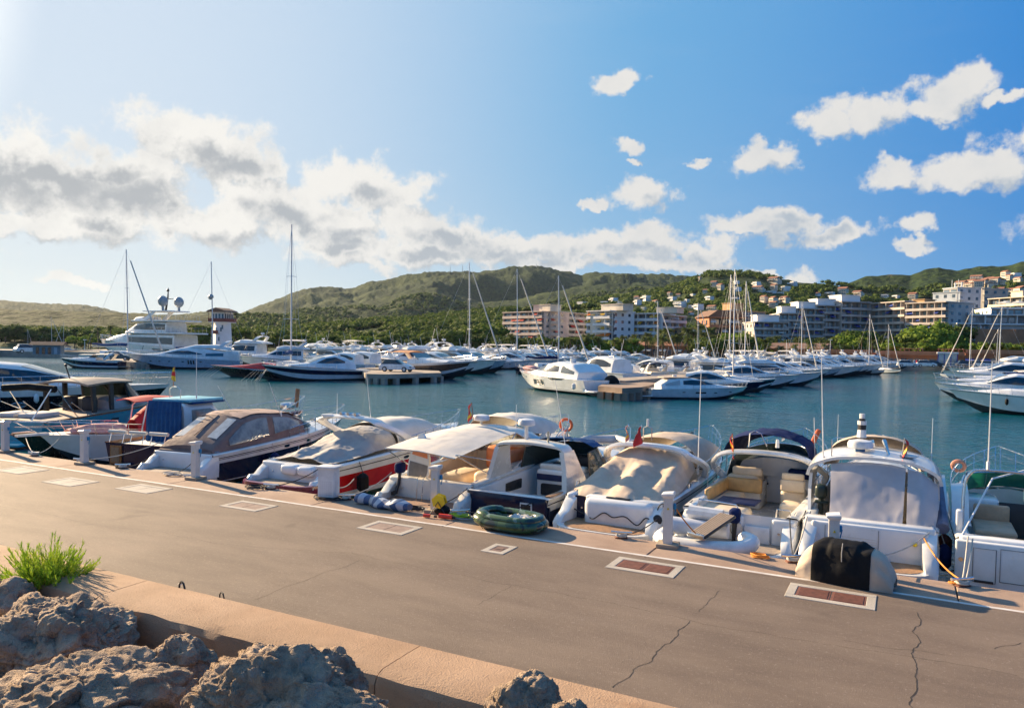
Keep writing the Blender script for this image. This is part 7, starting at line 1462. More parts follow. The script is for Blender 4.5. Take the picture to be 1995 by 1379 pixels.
c = b.fore([(4.5, 1.45, 1.9, 1.05, .9), (5.6, 1.55, 1.98, 1.0, .8), (7.4, 1.66, 1.9, .75, .5), (8.8, 1.74, 1.80, .35, .2)])
b.screen([(3.6, 1.16, 1.48), (5.0, 1.02, 1.62), (6.1, .5, 1.94), (6.3, 0, 2.02), (6.1, -.5, 1.94), (5.0, -1.02, 1.62), (3.6, -1.16, 1.48)], [(3.7, 1.05, 1.98), (4.7, .92, 2.18), (5.4, .5, 2.3), (5.5, 0, 2.34), (5.4, -.5, 2.3), (4.7, -.92, 2.18), (3.7, -1.05, 1.98)], screen, steel, .018)
ctrl = [mirror([(2.9, 1.10, 2.20), (2.9, .92, 2.62), (2.9, .5, 2.80), (2.9, 0, 2.86)]), mirror([(3.6, 1.12, 2.12), (3.6, .94, 2.64), (3.6, .5, 2.86), (3.6, 0, 2.92)]), mirror([(4.4, 1.08, 2.08), (4.4, .9, 2.56), (4.4, .5, 2.78), (4.4, 0, 2.84)]), mirror([(5.1, .98, 2.12), (5.1, .8, 2.40), (5.1, .4, 2.56), (5.1, 0, 2.60)])]
cloth(e, ctrl, 36, 40, cnv_navy, .045, 2.4, 31, name='bimini'); m = MB()
for sg in (1, -1): [m.tube([(x, sg*1.0, 2.2), (3.6, sg*1.18, 1.48)], .014, 5) for x in (2.95, 3.8, 4.6)]
m.build('bimini_frame', steel, e); b.rails(.22, .985, .45, .66, 11); whip(e, (3.5, -1.15, 1.55), 1.8, (.3, .12)); m = MB(); m.cyl((2.55, -.35, 2.58), .05, .22, 8, .035); m.build('gps_antenna', plastic_w, e)
m = MB(); m.tube([(2.5, .35, 2.55), (2.5, .33, 2.92), (2.5, .2, 3.0), (2.5, .05, 2.94), (2.5, -.1, 2.6)], .014, 5); m.build('light_bracket', steel, e)
m = MB(); m.bbox((8.9, -.42, 2.22), (.12, .16, .56), .06, ry=.2, rx=.35); m.build('life_sling', orange_p, e)
m = MB(); [m.bbox((7.9+i*.14, .45, 2.2), (.03, .02, .2), .005) for i in range(4)]; m.build('fender_rack', steel, e)
m = MB(); m.tube([(.15, .95, 1.2), (.15, .95, 1.46), (.15, .1, 1.42), (.15, -.05, 1.2)], .016, 6); m.tube([(.15, -.78, 1.2), (.15, -.8, 1.42), (.15, -1.08, 1.42), (.15, -1.1, 1.2)], .016, 6); m.build('stern_rail', steel, e)
m = MB(); m.bbox((-.05, -.42, .72), (.06, .56, .56), .03); m.build('transom_door', gel, e); m = MB(); m.torus((-.12, .02, .9), .13, .012, 16, 6, 1, 1.4, ax='X'); m.build('shower_hose', steel, e)
m = MB(); P = [(-.4, -.75, .445), (-.55, -.45, .445), (-.62, -.85, .445), (-.75, -.5, .445)]; m.tube([tuple(q) for q in crom(P, 20)], .02, 5); m.build('black_hose', rubber, e)
q = MB(); q.bbox((-.08, .06, 1.20), (.30, .24, .36), .08, seg=3); q.build('outboard_cowl', cnv_navy, e); q = MB(); q.tube([(-.08, .06, 1.1), (-.16, .06, .55)], .06, 7, .04); q.bbox((-.2, .06, .62), (.2, .03, .1), .01); q.build('outboard_leg', plastic_b, e)
add_fenders(b.H, e, (.5, 1.8), plastic_w, .11, .55, (-1,)); add_fenders(b.H, e, (2.6,), cnv_navy, .11, .5, (1,))
flag((-3.72, 19.2, 1.45), 2.6, 'drooping yellow and red flag at the arch of the cream seated cruiser', SPAIN, .42, .30, 1.2, .45, .05)
# tender on its platform
t = empty('tender', (-3.62, 16.1, -.36), 0, 'small white inflatable tender with black step plank lying on the swim platform', 'dinghy')
P = [(-.95, .28, .25), (-.98, -.12, .2), (-.6, -.38, .2), (.1, -.42, .22), (.72, -.28, .26), (.92, .05, .34), (.72, .32, .34)]; m = MB(); m.tube([tuple(q) for q in crom(P, 40)], .165, 12); m.build('front_tube', plastic_w, t, smooth=60)
m = MB(); m.tube([(-.9, .42, .42), (-.2, .46, .42), (.35, .45, .42)], .19, 12, .16); m.build('rear_tube', mat('hypalon_white', (.62, .64, .68), .45), t, smooth=60); m = MB(); m.tube([(-.55, .62, .72), (.2, .62, .70)], .15, 10); m.build('rolled_fender', plastic_w, t)
m = MB(); m.prism([(-.9, -.3), (.6, -.3), (.7, .3), (-.9, .4)], .12, .2); m.build('floor', gel2, t, smooth=0); m = MB(); m.tube([(p[0]*1.10, p[1]*1.3-.02, p[2]-.03) for p in crom(P, 30)], .022, 5); m.build('rub_strip', rope_w, t)
m = MB(); m.bbox((.12, -.02, .62), (.42, 1.1, .06), .02, rz=-.42, rx=.28); pk = m.build('step_plank', plastic_b, t)
for i in range(7): m = MB(); m.box((.12+(i-3)*.055*math.cos(.42), -.02-(i-3)*.055*math.sin(.42), .655), (.035, 1.04, .012), rz=-.42, rx=.28); m.build('plank_slat', teakg, pk, smooth=0)
m = MB(); m.bbox((.12-.24, -.02-.5, .48), (.42, .06, .10), .02, rz=-.42); m.build('plank_end', steel, t)
# ---- K: hardtop boat with hanging curtain
e = near('sport_cruiser', 'white hardtop cruiser with hazy transparent curtain hung across its stern', 'cruiser', -.56, 17.3, 0, .10)
b = NB(e, 9.4, 2.75, 1.38, 1.80, [gel, gel, gel], [(.25, 0), (.94, 1), (1, 2)], 4.8, floor=.60, flM=gel2, plat=(1.05, .66), tz=1.42)
m = MB(); m.bbox((-.10, 0, .9), (.12, 2.2, .98), .05, seg=3); m.build('stern_wall', gel, e); m = MB(); [m.box((-.165, .3, 1.10-i*.055), (.012, .95, .012)) for i in range(5)]; m.build('louvre_lines', gel2, e, smooth=0)['kind'] = 'stuff'
m = MB()
for y in (.82, -.2): m.tube([(-.17, y, 1.32), (-.17, y, .88)], .005, 4)
m.tube([(-.17, .82, .88), (-.17, -.2, .88)], .006, 4); m.build('hatch_seam', plastic_b, e)
m = MB(); m.bbox((-.38, .22, .62), (.46, 1.02, .40), .12, seg=3); m.build('stern_seat', gel, e); m = MB(); m.bbox((-.38, .22, .83), (.36, .9, .02), .01); m.build('seat_teak', teak, e)
ctrl = [mirror([(1.25, 1.32, 2.18), (1.15, 1.22, 2.42), (1.10, .8, 2.62), (1.05, .4, 2.68), (1.02, 0, 2.70)]), mirror([(2.2, 1.30, 2.30), (2.2, 1.18, 2.55), (2.2, .8, 2.70), (2.2, .4, 2.76), (2.2, 0, 2.78)]), mirror([(3.2, 1.26, 2.26), (3.2, 1.12, 2.50), (3.2, .8, 2.64), (3.2, .4, 2.70), (3.2, 0, 2.72)])]
m = MB(); m.solid(surf(ctrl, 20, 30), .07); m.build('hardtop', gel, e, smooth=60)
for sg in (1, -1): m = MB(); m.ring_loft([[(x0, sg*y0, z), (x1, sg*y0, z), (x1, sg*(y0-.07), z), (x0, sg*(y0-.07), z)] for x0, x1, y0, z in ((.7, 1.5, 1.27, 1.40), (1.3, 2.0, 1.33, 1.85), (1.3, 2.4, 1.31, 2.25))]); m.build('hardtop_leg', gel, e, smooth=40)
ctrl = [[(.25, .78, 1.36), (.10, .3, 1.34), (.12, -.3, 1.30), (.12, -.62, 1.28)], [(.65, .80, 1.85), (.58, .3, 1.8), (.58, -.3, 1.8), (.55, -.64, 1.8)], [(1.18, .85, 2.52), (1.12, .3, 2.62), (1.12, -.3, 2.62), (1.15, -.66, 2.56)]]
cloth(e, ctrl, 24, 30, hazypl, .014, 1.4, 41, .006, 'curtain_main'); ctrl = [[(.12, -.70, 1.26), (.1, -.95, 1.25), (.2, -1.20, 1.25)], [(.55, -.70, 1.8), (.55, -1.0, 1.8), (.7, -1.28, 1.7)], [(1.15, -.70, 2.54), (1.15, -1.0, 2.45), (1.25, -1.28, 2.2)]]; cloth(e, ctrl, 20, 14, hazypl, .02, 2, 43, .006, 'curtain_side')
m = MB(); m.tube([(.18, .8, 1.34), (.02, .0, 1.31), (.08, -.65, 1.26)], .03, 6); m.build('curtain_hem', cnv_grey, e)
ctrl = [mirror([(3.0, 1.15, 2.2), (3.0, .95, 2.72), (3.0, .5, 2.98), (3.0, 0, 3.04)]), mirror([(4.0, 1.12, 2.1), (4.0, .95, 2.66), (4.0, .5, 2.90), (4.0, 0, 2.96)]), mirror([(5.2, 1.0, 1.9), (5.2, .8, 2.3), (5.2, .4, 2.5), (5.2, 0, 2.54)])]
cloth(e, ctrl, 28, 30, cnv_tan, .02, 2.2, 45, name='forward_canopy'); b.fore([(5.0, 1.5, 1.9, 1.0, .85), (6.4, 1.62, 1.92, .85, .6), (8.2, 1.72, 1.82, .5, .3)])
cushion(e, (1.4, .3, 1.0), (.6, 1.2, .7), vinyl, b=.12, name='cockpit_seat'); cushion(e, (3.2, -.6, 1.3), (.5, .6, .9), vinyl, b=.12, name='helm_seat'); m = MB(); m.bbox((4.3, 0, 1.4), (.3, 2, 1.2), .06); m.build('inner_bulkhead', gel2, e)
ob = MB(); ob.bbox((1.0, 1.02, 1.86), (.28, .26, .34), .09, seg=3); ob.tube([(1.0, 1.02, 1.75), (.95, 1.02, 1.2)], .06, 7); ob.bbox((1.0, 1.0, 1.6), (.2, .3, .06), .02); ob.build('stowed_outboard', mat('engine_green_black', (.015, .03, .022), .4), e)
b.rails(.38, .985, .45, .62, 9); radar(e, (1.7, .28, 2.76), .12, .27); m = MB(); m.bbox((1.7, .28, 2.84), (.2, .2, .14), .03); m.build('radar_bracket', mat('bracket_blue', (.03, .12, .30), .4), e)
m = MB(); m.tube([(2.2, .28, 2.8), (2.2, .28, 3.05)], .05, 7); m.tube([(2.2, .28, 3.10), (2.2, .28, 3.30)], .11, 9, .09); m.tube([(2.2, .28, 3.42), (2.2, .28, 3.52)], .10, 9); m.tube([(2.2, .28, 3.58), (2.2, .28, 3.7)], .06, 8); m.build('searchlight_stack', plastic_w, e); m = MB(); m.tube([(2.2, .28, 3.30), (2.2, .28, 3.42)], .095, 9); m.tube([(2.2, .28, 3.52), (2.2, .28, 3.58)], .07, 8); m.build('light_bands', plastic_b, e)
m = MB(); m.tube([(2.2, .45, 2.95), (2.2, .15, 2.95), (2.2, .0, 2.98)], .06, 7, .09); m.build('horn', steel, e); m = MB(); m.cyl((1.6, -.72, 2.66), .03, .1, 7); m.sphere((1.6, -.72, 2.80), .2, 12, 5, (1, 1, .25)); m.build('tv_antenna', plastic_w, e)
m = MB(); m.tube([(1.3, .85, 2.6), (1.3, .85, 3.1), (1.5, .75, 3.14), (1.5, .6, 3.14)], .014, 5); m.build('roof_rail', steel, e); whip(e, (1.3, 1.02, 2.5), 2.6, (.1, .12), .018); whip(e, (3.2, -1.2, 2.3), 1.3); whip(e, (6.5, 1.1, 1.7), 1.6); m = MB(); m.tube([(1.5, -.35, 2.7), (1.9, -.2, 3.1)], .02, 6, .05); m.build('flag_socket', steel, e)
m = MB(); m.tube([(.4, -1.36, 1.4), (3.2, -1.34, 2.1), (4.8, -1.25, 1.9)], .13, 8, .09); m.build('side_roll', mat('roll_navy_grey', (.10, .12, .20), .6), e); m = MB(); m.bbox((2.3, -1.42, 1.75), (2.2, .06, .35), .1, ry=-.25); m.build('paddle_board', gel, e); m = MB(); m.tube([(.1, 1.28, .75), (.05, 1.28, 1.4), (.5, 1.28, 1.45)], .016, 6); m.build('grab_rail', steel, e)
m = MB(); m.tube([(-.18, -1.02, .35), (-.05, -1.02, 1.3)], .012, 5); m.build('tube_light', steel, e); m = MB(); m.sphere((-.2, -.86, 1.12), .05, 8, 5); m.build('yellow_plug', yellow, e)
add_fenders(b.H, e, (.55,), cnv_navy, .14, .55, (-1,)); add_fenders(b.H, e, (1.4,), mat('fender_red_brown', (.35, .08, .04), .6), .15, .5, (-1,))
flag((.02, 18.8, 1.7), -1.2, 'drooping spanish flag on the hardtop of the curtained boat', SPAIN, .44, .30, 1.1, .42, .10, steel)
# ---- L: fishing style boat at the right edge
e = near('fishing_boat', 'white boat with stainless frame, green tinted windscreen and tan seat at the right edge', 'boat', 2.3, 17.2, -1, .08)
b = NB(e, 8.2, 2.75, 1.36, 1.75, [aft, gel, gel], [(.25, 0), (.94, 1), (1, 2)], 5.0, floor=.55, plat=(.35, .35), wings=False, tz=1.40, pM=teakg)
m = MB(); m.bbox((-.12, .0, .85), (.14, 2.6, 1.05), .04, seg=3); m.build('stern_wall', gel, e)
for y0, y1, z0, z1 in ((.62, 1.0, .55, 1.25), (-.6, .55, .60, 1.28)): m = MB(); m.tube([(-.2, y1, z0), (-.2, y1, z1), (-.2, y0, z1), (-.2, y0, z0), (-.2, y1, z0)], .006, 4); m.build('hatch_seam', plastic_b, e)
m = MB(); m.bbox((-.2, .81, .56), (.03, .32, .05), .01); m.build('drain_slot', plastic_b, e); m = MB(); m.bbox((-.42, .35, .38), (.34, 1.0, .02), .005); m.build('plastic_grating', plastic_b, e)
for y in (1.2, -.9): m = MB(); m.tube([(-.16, y, .98), (-.22, y, .98)], .045, 10); m.build('outlet', steel, e)
m = MB()
for sg in (1, -1): m.tube([tuple(q) for q in crom([(.9, sg*1.15, 1.42), (1.0, sg*1.13, 2.3), (1.05, sg*1.02, 2.62), (1.1, sg*.8, 2.70), (1.1, 0, 2.70)], 24)], .03, 8); m.tube([(3.2, sg*1.1, 1.5), (2.0, sg*1.05, 2.5), (1.15, sg*.95, 2.68)], .022, 7)
m.build('roll_bar', steel, e); m = MB(); m.tube([(.0, 1.2, 1.4), (1.6, .6, 2.45), (2.8, -.3, 2.62)], .022, 6); m.build('boat_hook', mwhite, e)
b.screen([(3.3, 1.16, 1.46), (4.6, 1.0, 1.58), (5.1, .5, 1.70), (5.2, 0, 1.74), (5.1, -.5, 1.7), (4.6, -1.0, 1.58), (3.3, -1.16, 1.46)], [(3.3, 1.08, 2.02), (4.2, .95, 2.12), (4.6, .5, 2.16), (4.65, 0, 2.18), (4.6, -.5, 2.16), (4.2, -.95, 2.12), (3.3, -1.08, 2.02)], greeng, steel, .02)
m = MB(); m.bbox((3.9, .65, 1.15), (.9, .7, 1.0), .08, seg=3); m.build('console_left', gel, e); m = MB(); m.bbox((4.2, -.7, 1.3), (.7, .9, 1.2), .1, seg=3); m.build('console_right', gel, e); m = MB(); m.bbox((3.85, -.65, 1.82), (.06, .4, .22), .03); m.build('display', glassd, e); m = MB(); m.bbox((3.48, .0, 1.1), (.05, .62, 1.0), .02); m.build('companionway', plastic_b, e)
m = MB(); m.bbox((2.3, .5, .85), (1.3, .75, .6), .08, seg=3); m.build('seat_box', gel, e); cushion(e, (2.2, .5, 1.20), (1.3, .78, .12), mat('seat_tan', (.55, .36, .22), .6), b=.05, name='seat'); cushion(e, (2.9, .5, 1.42), (.14, .7, .4), mat('seat_tan', (.5, .3, .2), .6), b=.05, name='backrest'); cushion(e, (2.8, -.8, 1.35), (.5, .5, .7), mat('seat_brown', (.28, .13, .08), .6), b=.08, name='helm_seat')
m = MB(); m.ring_loft([[(x, 1.34, 1.40), (x, 1.32, 1.45+h), (x, 1.0, 1.50+h), (x, .95, 1.35)] for x, h in ((1.4, 0), (2.0, .5), (2.8, .62), (3.6, .45), (4.4, .1))]); m.build('side_fairing', gel, e, smooth=60)
m = MB(); m.bbox((.55, 1.22, 1.45), (.25, .12, .85), .04); m.build('rod_holder_panel', gel, e); m = MB(); [m.tube([(.41, 1.22, 1.2+i*.15), (.44, 1.22, 1.2+i*.15)], .035, 8) for i in range(2)]; m.build('speakers', plastic_b, e)
m = MB(); m.tube([(.1, -.2, 1.42), (.1, -.22, 1.58), (.1, -1.1, 1.58), (.1, -1.12, 1.42)], .016, 6); m.build('stern_rail', steel, e); b.rails(.32, .985, .5, .7, 9); whip(e, (1.1, .72, 2.72), 2.4, (0, 0), .018); m = MB(); m.cyl((1.1, -.85, 2.72), .02, .7, 6); m.cyl((1.1, -.85, 3.40), .045, .14, 8); m.build('stern_light', plastic_b, e)
m = MB(); m.torus((5.8, 1.05, 2.1), .14, .05, 18, 8, ax='X'); m.build('lifebuoy', mat('lifebuoy_faded', (.65, .28, .18), .6), e); m = MB(); m.sphere((1.3, -.72, 2.85), .14, 10, 6); m.build('searchlight', steel, e)
# ---- D: dark llaut with blue cover
e = near('wooden_boat', 'dark navy wooden boat with blue curtain over its wheelhouse and tan varnished rail', 'boat', -24.15, 17.5, 9, .05)
H = Hull(10.2, 3.2, 1.30, 1.75, rake=.08, full=.4, pw=1.9, tr=.86, dip=.10); H.build(e, [black, black, navy, wood], [(.25, 0), (.90, 1), (.95, 2), (1, 3)], n=26); H.deck(e, nonslip, 0, dz=-.12)
m = MB(); H.line(1.0, .035, m, 0, 1, off=.0); m.build('cap_rail', wood, e)
c = Cabin([(1.5, 1.2, 2.72, .82, .76), (1.6, 1.2, 2.76, .82, .76), (3.1, 1.3, 2.74, .84, .72), (3.9, 1.3, 2.00, .8, .65)]); c.build(e, gel, 'wheelhouse'); m = MB(); c.window(m, [1.9, 2.9, 3.5], [1.9, 1.9, 1.85], [2.5, 2.5, 2.2]); m.build('side_window', vwin_d, e)
m = MB(); m.bbox((2.6, 0, 2.86), (1.9, 1.75, .12), .05); m.build('roof', mat('roof_light_blue', (.12, .42, .55), .5), e); m = MB(); m.bbox((2.7, 0, 2.77), (1.8, 1.8, .09), .04); m.build('roof_trim', cnv_blue, e)
ctrl = [[(1.38, y, 2.86) for y in np.linspace(.76, -.76, 9)], [(1.32, y, 2.2) for y in np.linspace(.82, -.82, 9)], [(1.30, y, 1.22) for y in np.linspace(.84, -.84, 9)]]
G = surf(ctrl, 14, 60); G = [[(x+.045*math.sin(j*.85+i*.05)*(.2+i/14), y, z) for j, (x, y, z) in enumerate(r_)] for i, r_ in enumerate(G)]; m = MB(); m.solid(G, .02); m.build('blue_curtain', cnv_blue, e, smooth=60)
for y0, y1 in ((1.35, .55), (.4, -.35), (-.5, -1.3)): m = MB(); m.tube([(.15, y0, 1.72), (.15, y1, 1.72)], .07, 8); o = m.build('padded_rail', cnv_white, e); m = MB(); m.tube([(.15, y0-.1, 1.7), (.1, y0-.05, 1.3)], .018, 5); m.tube([(.15, y1+.1, 1.7), (.1, y1+.15, 1.3)], .018, 5); m.build('rail_post', steel, o)
m = MB(); m.box((-.03, .85, .85), (.06, .5, .72)); m.build('wooden_hatch', wood, e, smooth=0); m = MB(); m.box((-.07, .85, .85), (.04, .36, .56)); m.build('hatch_recess', teak, e, smooth=0); m = MB(); m.bbox((-.35, .95, .35), (.6, .5, .22), .03); m.build('boarding_step', plastic_b, e)
m = MB(); m.tube([(1.9, .25, 2.95), (1.9, .25, 3.3), (1.9, .1, 3.42), (1.9, -.1, 3.42), (1.9, -.25, 3.3), (1.9, -.25, 2.95)], .018, 6); m.build('flag_hoop', steel, e); whip(e, (2.0, -.9, 2.95), 1.9)
m = MB(); rail(m, H, .5, .985, .55, .75, .018, 7, .08); m.build('bow_rail', steel, e); m = MB(); m.box((9.6, -.1, 2.45), (.28, .05, .95), ry=.15); m.build('wooden_passerelle', wood, e, smooth=0); m = MB(); m.bbox((9.0, 0, 2.1), (.7, .4, .35), .08); m.build('anchor_winch', steel, e)
flag((-24.2, 19.1, 2.25), 1.0, 'furled yellow and red flag above the blue curtained wooden boat', [yel_flag, red_flag, yel_flag], .55, .12, .3, .75, .05)
# ---- C: boat with bow to the quay, red tee top
e = empty('motor_boat', (-27.45, 22.7, ZW-.02), math.radians(-98), 'white boat bow to the quay with red T-top, pulpit plank and faded red covers', 'boat')
H = Hull(6.2, 2.1, 1.15, 1.42, rake=.26, full=.4, pw=1.9); H.build(e, [aft, gel, plastic_b, gel], [(.25, 0), (.82, 1), (.88, 2), (1, 3)], n=22); H.deck(e, nonslip, .0)
m = MB(); m.prism([(5.9, -.16), (6.95, -.12), (6.95, .12), (5.9, .16)], 1.40, 1.48); m.build('pulpit_plank', gel, e); m = MB(); rail(m, H, .45, .985, .4, .55, .016, 6, .06, True, .9); m.build('pulpit_rail', steel, e)
m = MB()
for sg in (1, -1): m.tube([(2.6, sg*.5, 1.2), (2.4, sg*.55, 2.3), (2.2, sg*.5, 2.5)], .028, 6); m.tube([(1.4, sg*.5, 1.2), (1.6, sg*.55, 2.3), (1.9, sg*.5, 2.5)], .028, 6)
m.build('top_frame', mwhite, e); cloth(e, [mirror([(1.1, .75, 2.50), (1.1, .35, 2.58), (1.1, 0, 2.60)]), mirror([(2.0, .8, 2.54), (2.0, .4, 2.64), (2.0, 0, 2.66)]), mirror([(3.0, .72, 2.48), (3.0, .35, 2.55), (3.0, 0, 2.57)])], 12, 14, cnv_red, .01, 2, 2, .03, 'tee_top')
cloth(e, [mirror([(1.2, .55, 1.2), (1.2, .48, 1.7), (1.2, .2, 2.15), (1.2, 0, 2.2)]), mirror([(1.9, .6, 1.2), (1.9, .5, 1.9), (1.9, .22, 2.25), (1.9, 0, 2.3)]), mirror([(2.7, .5, 1.2), (2.7, .4, 1.5), (2.7, .2, 1.7), (2.7, 0, 1.72)])], 14, 18, cnv_red, .03, 3, 3, .02, 'console_cover')
cloth(e, [mirror([(3.2, .75, 1.3), (3.2, .4, 1.55), (3.2, 0, 1.62)]), mirror([(4.2, .6, 1.36), (4.2, .3, 1.60), (4.2, 0, 1.66)]), mirror([(5.2, .3, 1.42), (5.2, .15, 1.5), (5.2, 0, 1.52)])], 14, 14, cnv_pink, .03, 3, 4, .02, 'bow_cover')
# black bow beside it
e = empty('motor_boat', (-30.2, 24.0, ZW-.22), math.radians(-97), 'black hulled boat, bow to the quay, moored by two ropes left of the pulpit plank', 'boat')
H = Hull(7.0, 2.3, 1.05, 1.4, rake=.26, full=.4, pw=1.9); H.build(e, [black, black, black], [(.25, 0), (.94, 1), (1, 2)], n=22); H.deck(e, nonslip, 0); m = MB(); H.line(.97, .03, m); m.build('rubbing_strake', wood, e); m = MB(); m.bbox((3.2, 0, 1.3), (2, 1.2, .25), .08); m.build('hatch', gel2, e); m = MB(); m.prism([(6.2, -.3), (6.9, -.1), (6.9, .1), (6.2, .3)], 1.38, 1.44); m.build('bow_plate', wood, e)
# ---- B: turquoise boat with black bimini, stern left, bow away to the right
e = empty('motor_yacht', (-36.6, 20.1, ZW-.18), math.radians(90+21), 'turquoise hulled yacht with dark hardtop and black stern bimini', 'yacht')
L = 12.5; H = Hull(L, 3.6, 1.30, 1.65, rake=.12, full=.45, pw=2.2, tr=.95); H.build(e, [turq, turq, turq, wood], [(.25, 0), (.5, 1), (.95, 2), (1, 3)], n=28); H.deck(e, teakg, .0)
m = MB(); m.bbox((-.7, 0, .35), (1.5, 3.3, .14), .05); m.build('swim_platform', turq, e); 
for y in (1.0, -.2): m = MB(); m.bbox((1.6, y, 1.45), (1.6, 1.0, .22), .08); m.build('sun_lounger_pad', cnv_white, e)
c = Cabin([(5.2, 1.4, 1.9, 1.3, 1.2), (6.5, 1.4, 2.0, 1.3, 1.1), (9, 1.5, 1.85, 1.0, .7), (11, 1.6, 1.68, .5, .3)]); c.build(e, cnv_grey, 'foredeck_cover')
m = MB(); R_ = [mirror([(3.4, 1.42, 2.72), (3.4, .8, 2.86), (3.4, 0, 2.90)]), mirror([(5.4, 1.40, 2.82), (5.4, .8, 2.96), (5.4, 0, 3.0)]), mirror([(7.4, 1.2, 2.74), (7.4, .7, 2.84), (7.4, 0, 2.88)])]; m.solid(surf(R_, 12, 14), .10); m.build('hardtop', mat('hardtop_dark_beige', (.36, .29, .22), .5), e)
for x in (3.9, 5.3): 
    for sg in (1, -1): m = MB(); m.ring_loft([[(x, sg*1.38, 1.3), (x+.28, sg*1.38, 1.3), (x+.28, sg*1.28, 1.3), (x, sg*1.28, 1.3)], [(x-.1, sg*1.36, 2.78), (x+.2, sg*1.36, 2.78), (x+.2, sg*1.26, 2.78), (x-.1, sg*1.26, 2.78)]]); m.build('pillar', plastic_b, e)
m = MB(); b_ = crom([(7.0, 1.38, 1.6), (8.6, 1.0, 1.75), (9.0, 0, 1.85), (8.6, -1.0, 1.75), (7.0, -1.38, 1.6)], 14); t_ = crom([(6.6, 1.28, 2.74), (7.3, .9, 2.82), (7.5, 0, 2.86), (7.3, -.9, 2.82), (6.6, -1.28, 2.74)], 14); m.solid([[tuple(q) for q in b_], [tuple(q) for q in t_]], .02); m.build('windscreen', screen, e)
for i in (0, 4, 9, 13): m = MB(); m.tube([tuple(b_[i]), tuple(t_[i])], .07, 6); m.build('screen_post', plastic_b, e)
m = MB()
for sg in (1, -1): m.tube([(-.4, sg*1.4, 1.35), (1.0, sg*1.3, 2.72)], .03, 6); m.tube([(2.6, sg*1.4, 1.35), (1.4, sg*1.3, 2.72)], .03, 6); m.tube([(1.0, sg*1.3, 2.1), (2.6, sg*1.3, 1.5)], .02, 6); m.tube([(3.4, sg*1.35, 1.4), (2.4, sg*1.3, 2.0)], .02, 6)
m.build('bimini_frame', steel, e); m = MB(); m.tube([(1.2, 1.35, 2.72), (1.2, 0, 2.82), (1.2, -1.35, 2.72)], .17, 9); m.build('folded_bimini', cnv_black, e, smooth=60)
m = MB(); [m.bbox((4.7, y, 1.7), (.6, .6, .9), .15) for y in (-.6, .5)]; m.build('helm_seats', vinyl_d, e)['kind'] = 'stuff'; m = MB(); b2_ = H.patch(m, rect(5.2, .95, .6, .12), .01); m.build('hull_window', glassd, e)
m = MB(); m.tube([(4.6, .4, 2.9), (4.3, .45, 3.7)], .035, 6); m.sphere((4.3, .45, 3.75), .08, 8, 5); m.build('light_mast', plastic_b, e)
# ---- A: big black hulled yacht behind, bow right
e = empty('motor_yacht', (-55.5, 21.0, ZW), math.radians(42), 'large black hulled yacht with oval portholes, white deck and long bow rail', 'yacht')
L = 18.0; H = Hull(L, 4.6, 1.75, 2.15, rake=.11, full=.45, pw=2.2, sheerp=1.1); H.build(e, [black, black, gel], [(.25, 0), (.74, 1), (1, 2)], n=30); H.deck(e, gel, 0)
c = Cabin([(3, 1.8, 3.0, 1.9, 1.6), (7, 1.9, 3.5, 1.9, 1.4), (9.5, 1.95, 3.3, 1.8, 1.3), (12.2, 2.05, 2.5, 1.4, .9), (14.5, 2.1, 2.2, .8, .4)]); c.build(e, gel)
m = MB(); c.window(m, [4, 8, 10.5, 12.6], [2.25, 2.3, 2.35, 2.4], [2.9, 3.2, 2.95, 2.45]); m.build('side_window', glassd, e); m = MB(); c.front(m, 9.8, 12.2); m.build('windscreen', glassd, e)
for x in (7.6, 10.0, 12.4): m = MB(); H.patch(m, oval(x, .95, .75, .24, 14), .012, sides=(-1,)); o = m.build('porthole', glassv, e, smooth=0); P = [H.inv(*q) for q in oval(x, .95, .8, .27, 16)]; m = MB(); m.tube([(a, -(y+.02), z) for a, y, z in P+P[:1]], .018, 5); m.build('porthole_ring', steel, o)
m = MB(); rail(m, H, .30, .985, .62, .75, .022, 13, .12, True, .5); m.build('bow_rail', steel, e); add_fenders(H, e, (9, 11), plastic_w, .14, .5, (-1,))
# ---- front boat of the right cluster
L = 12.5; e = empty('motor_yacht', (0, 0, 0), 0, 'white cruiser with green windscreen and two black fenders, front of the right cluster', 'yacht'); H = Hull(L, 3.7, 1.3, 1.95, rake=.16, full=.42, pw=2.0, sheerp=1.1); H.build(e, [aft, gel, gel], [(.27, 0), (.94, 1), (1, 2)], n=26); H.deck(e, gel, 0)
c = Cabin([(4, 1.35, 2.0, 1.4, 1.2), (6.0, 1.4, 2.1, 1.4, 1.1), (8, 1.6, 2.1, 1.1, .8), (10.2, 1.8, 1.9, .6, .3)]); c.build(e, gel); m = MB(); m.solid([[(7.0, y, 2.05), (5.4, y*.95, 2.75)] for y in (-1.3, -.6, 0, .6, 1.3)], .03); m.build('windscreen', greeng, e)
m = MB(); m.solid([[(5.6, s_, 2.0), (5.4, s_*.95, 2.72), (3.8, s_, 2.6), (3.6, s_*1.02, 2.0)] for s_ in (1.35, 1.33)], .03); m.build('side_window', greeng, e); m = MB(); m.prism([(11.9, -.2), (13.2, -.15), (13.2, .15), (11.9, .2)], 1.88, 1.98); m.build('pulpit_plank', gel, e); m = MB(); rail(m, H, .35, .985, .5, .6, .02, 9, .1, True, .9); m.build('bow_rail', steel, e)
cloth(e, [mirror([(1.0, 1.4, 2.6), (1.0, .7, 3.0), (1.0, 0, 3.1)]), mirror([(2.6, 1.4, 2.7), (2.6, .7, 3.15), (2.6, 0, 3.25)]), mirror([(4.2, 1.3, 2.6), (4.2, .7, 2.95), (4.2, 0, 3.05)])], 14, 16, cnv_black, .03, 2, 6, .03, 'bimini'); m = MB(); m.bbox((2.5, 0, 1.9), (3.4, 2.8, 1.1), .2); m.build('cockpit_cover', cnv_black, e)
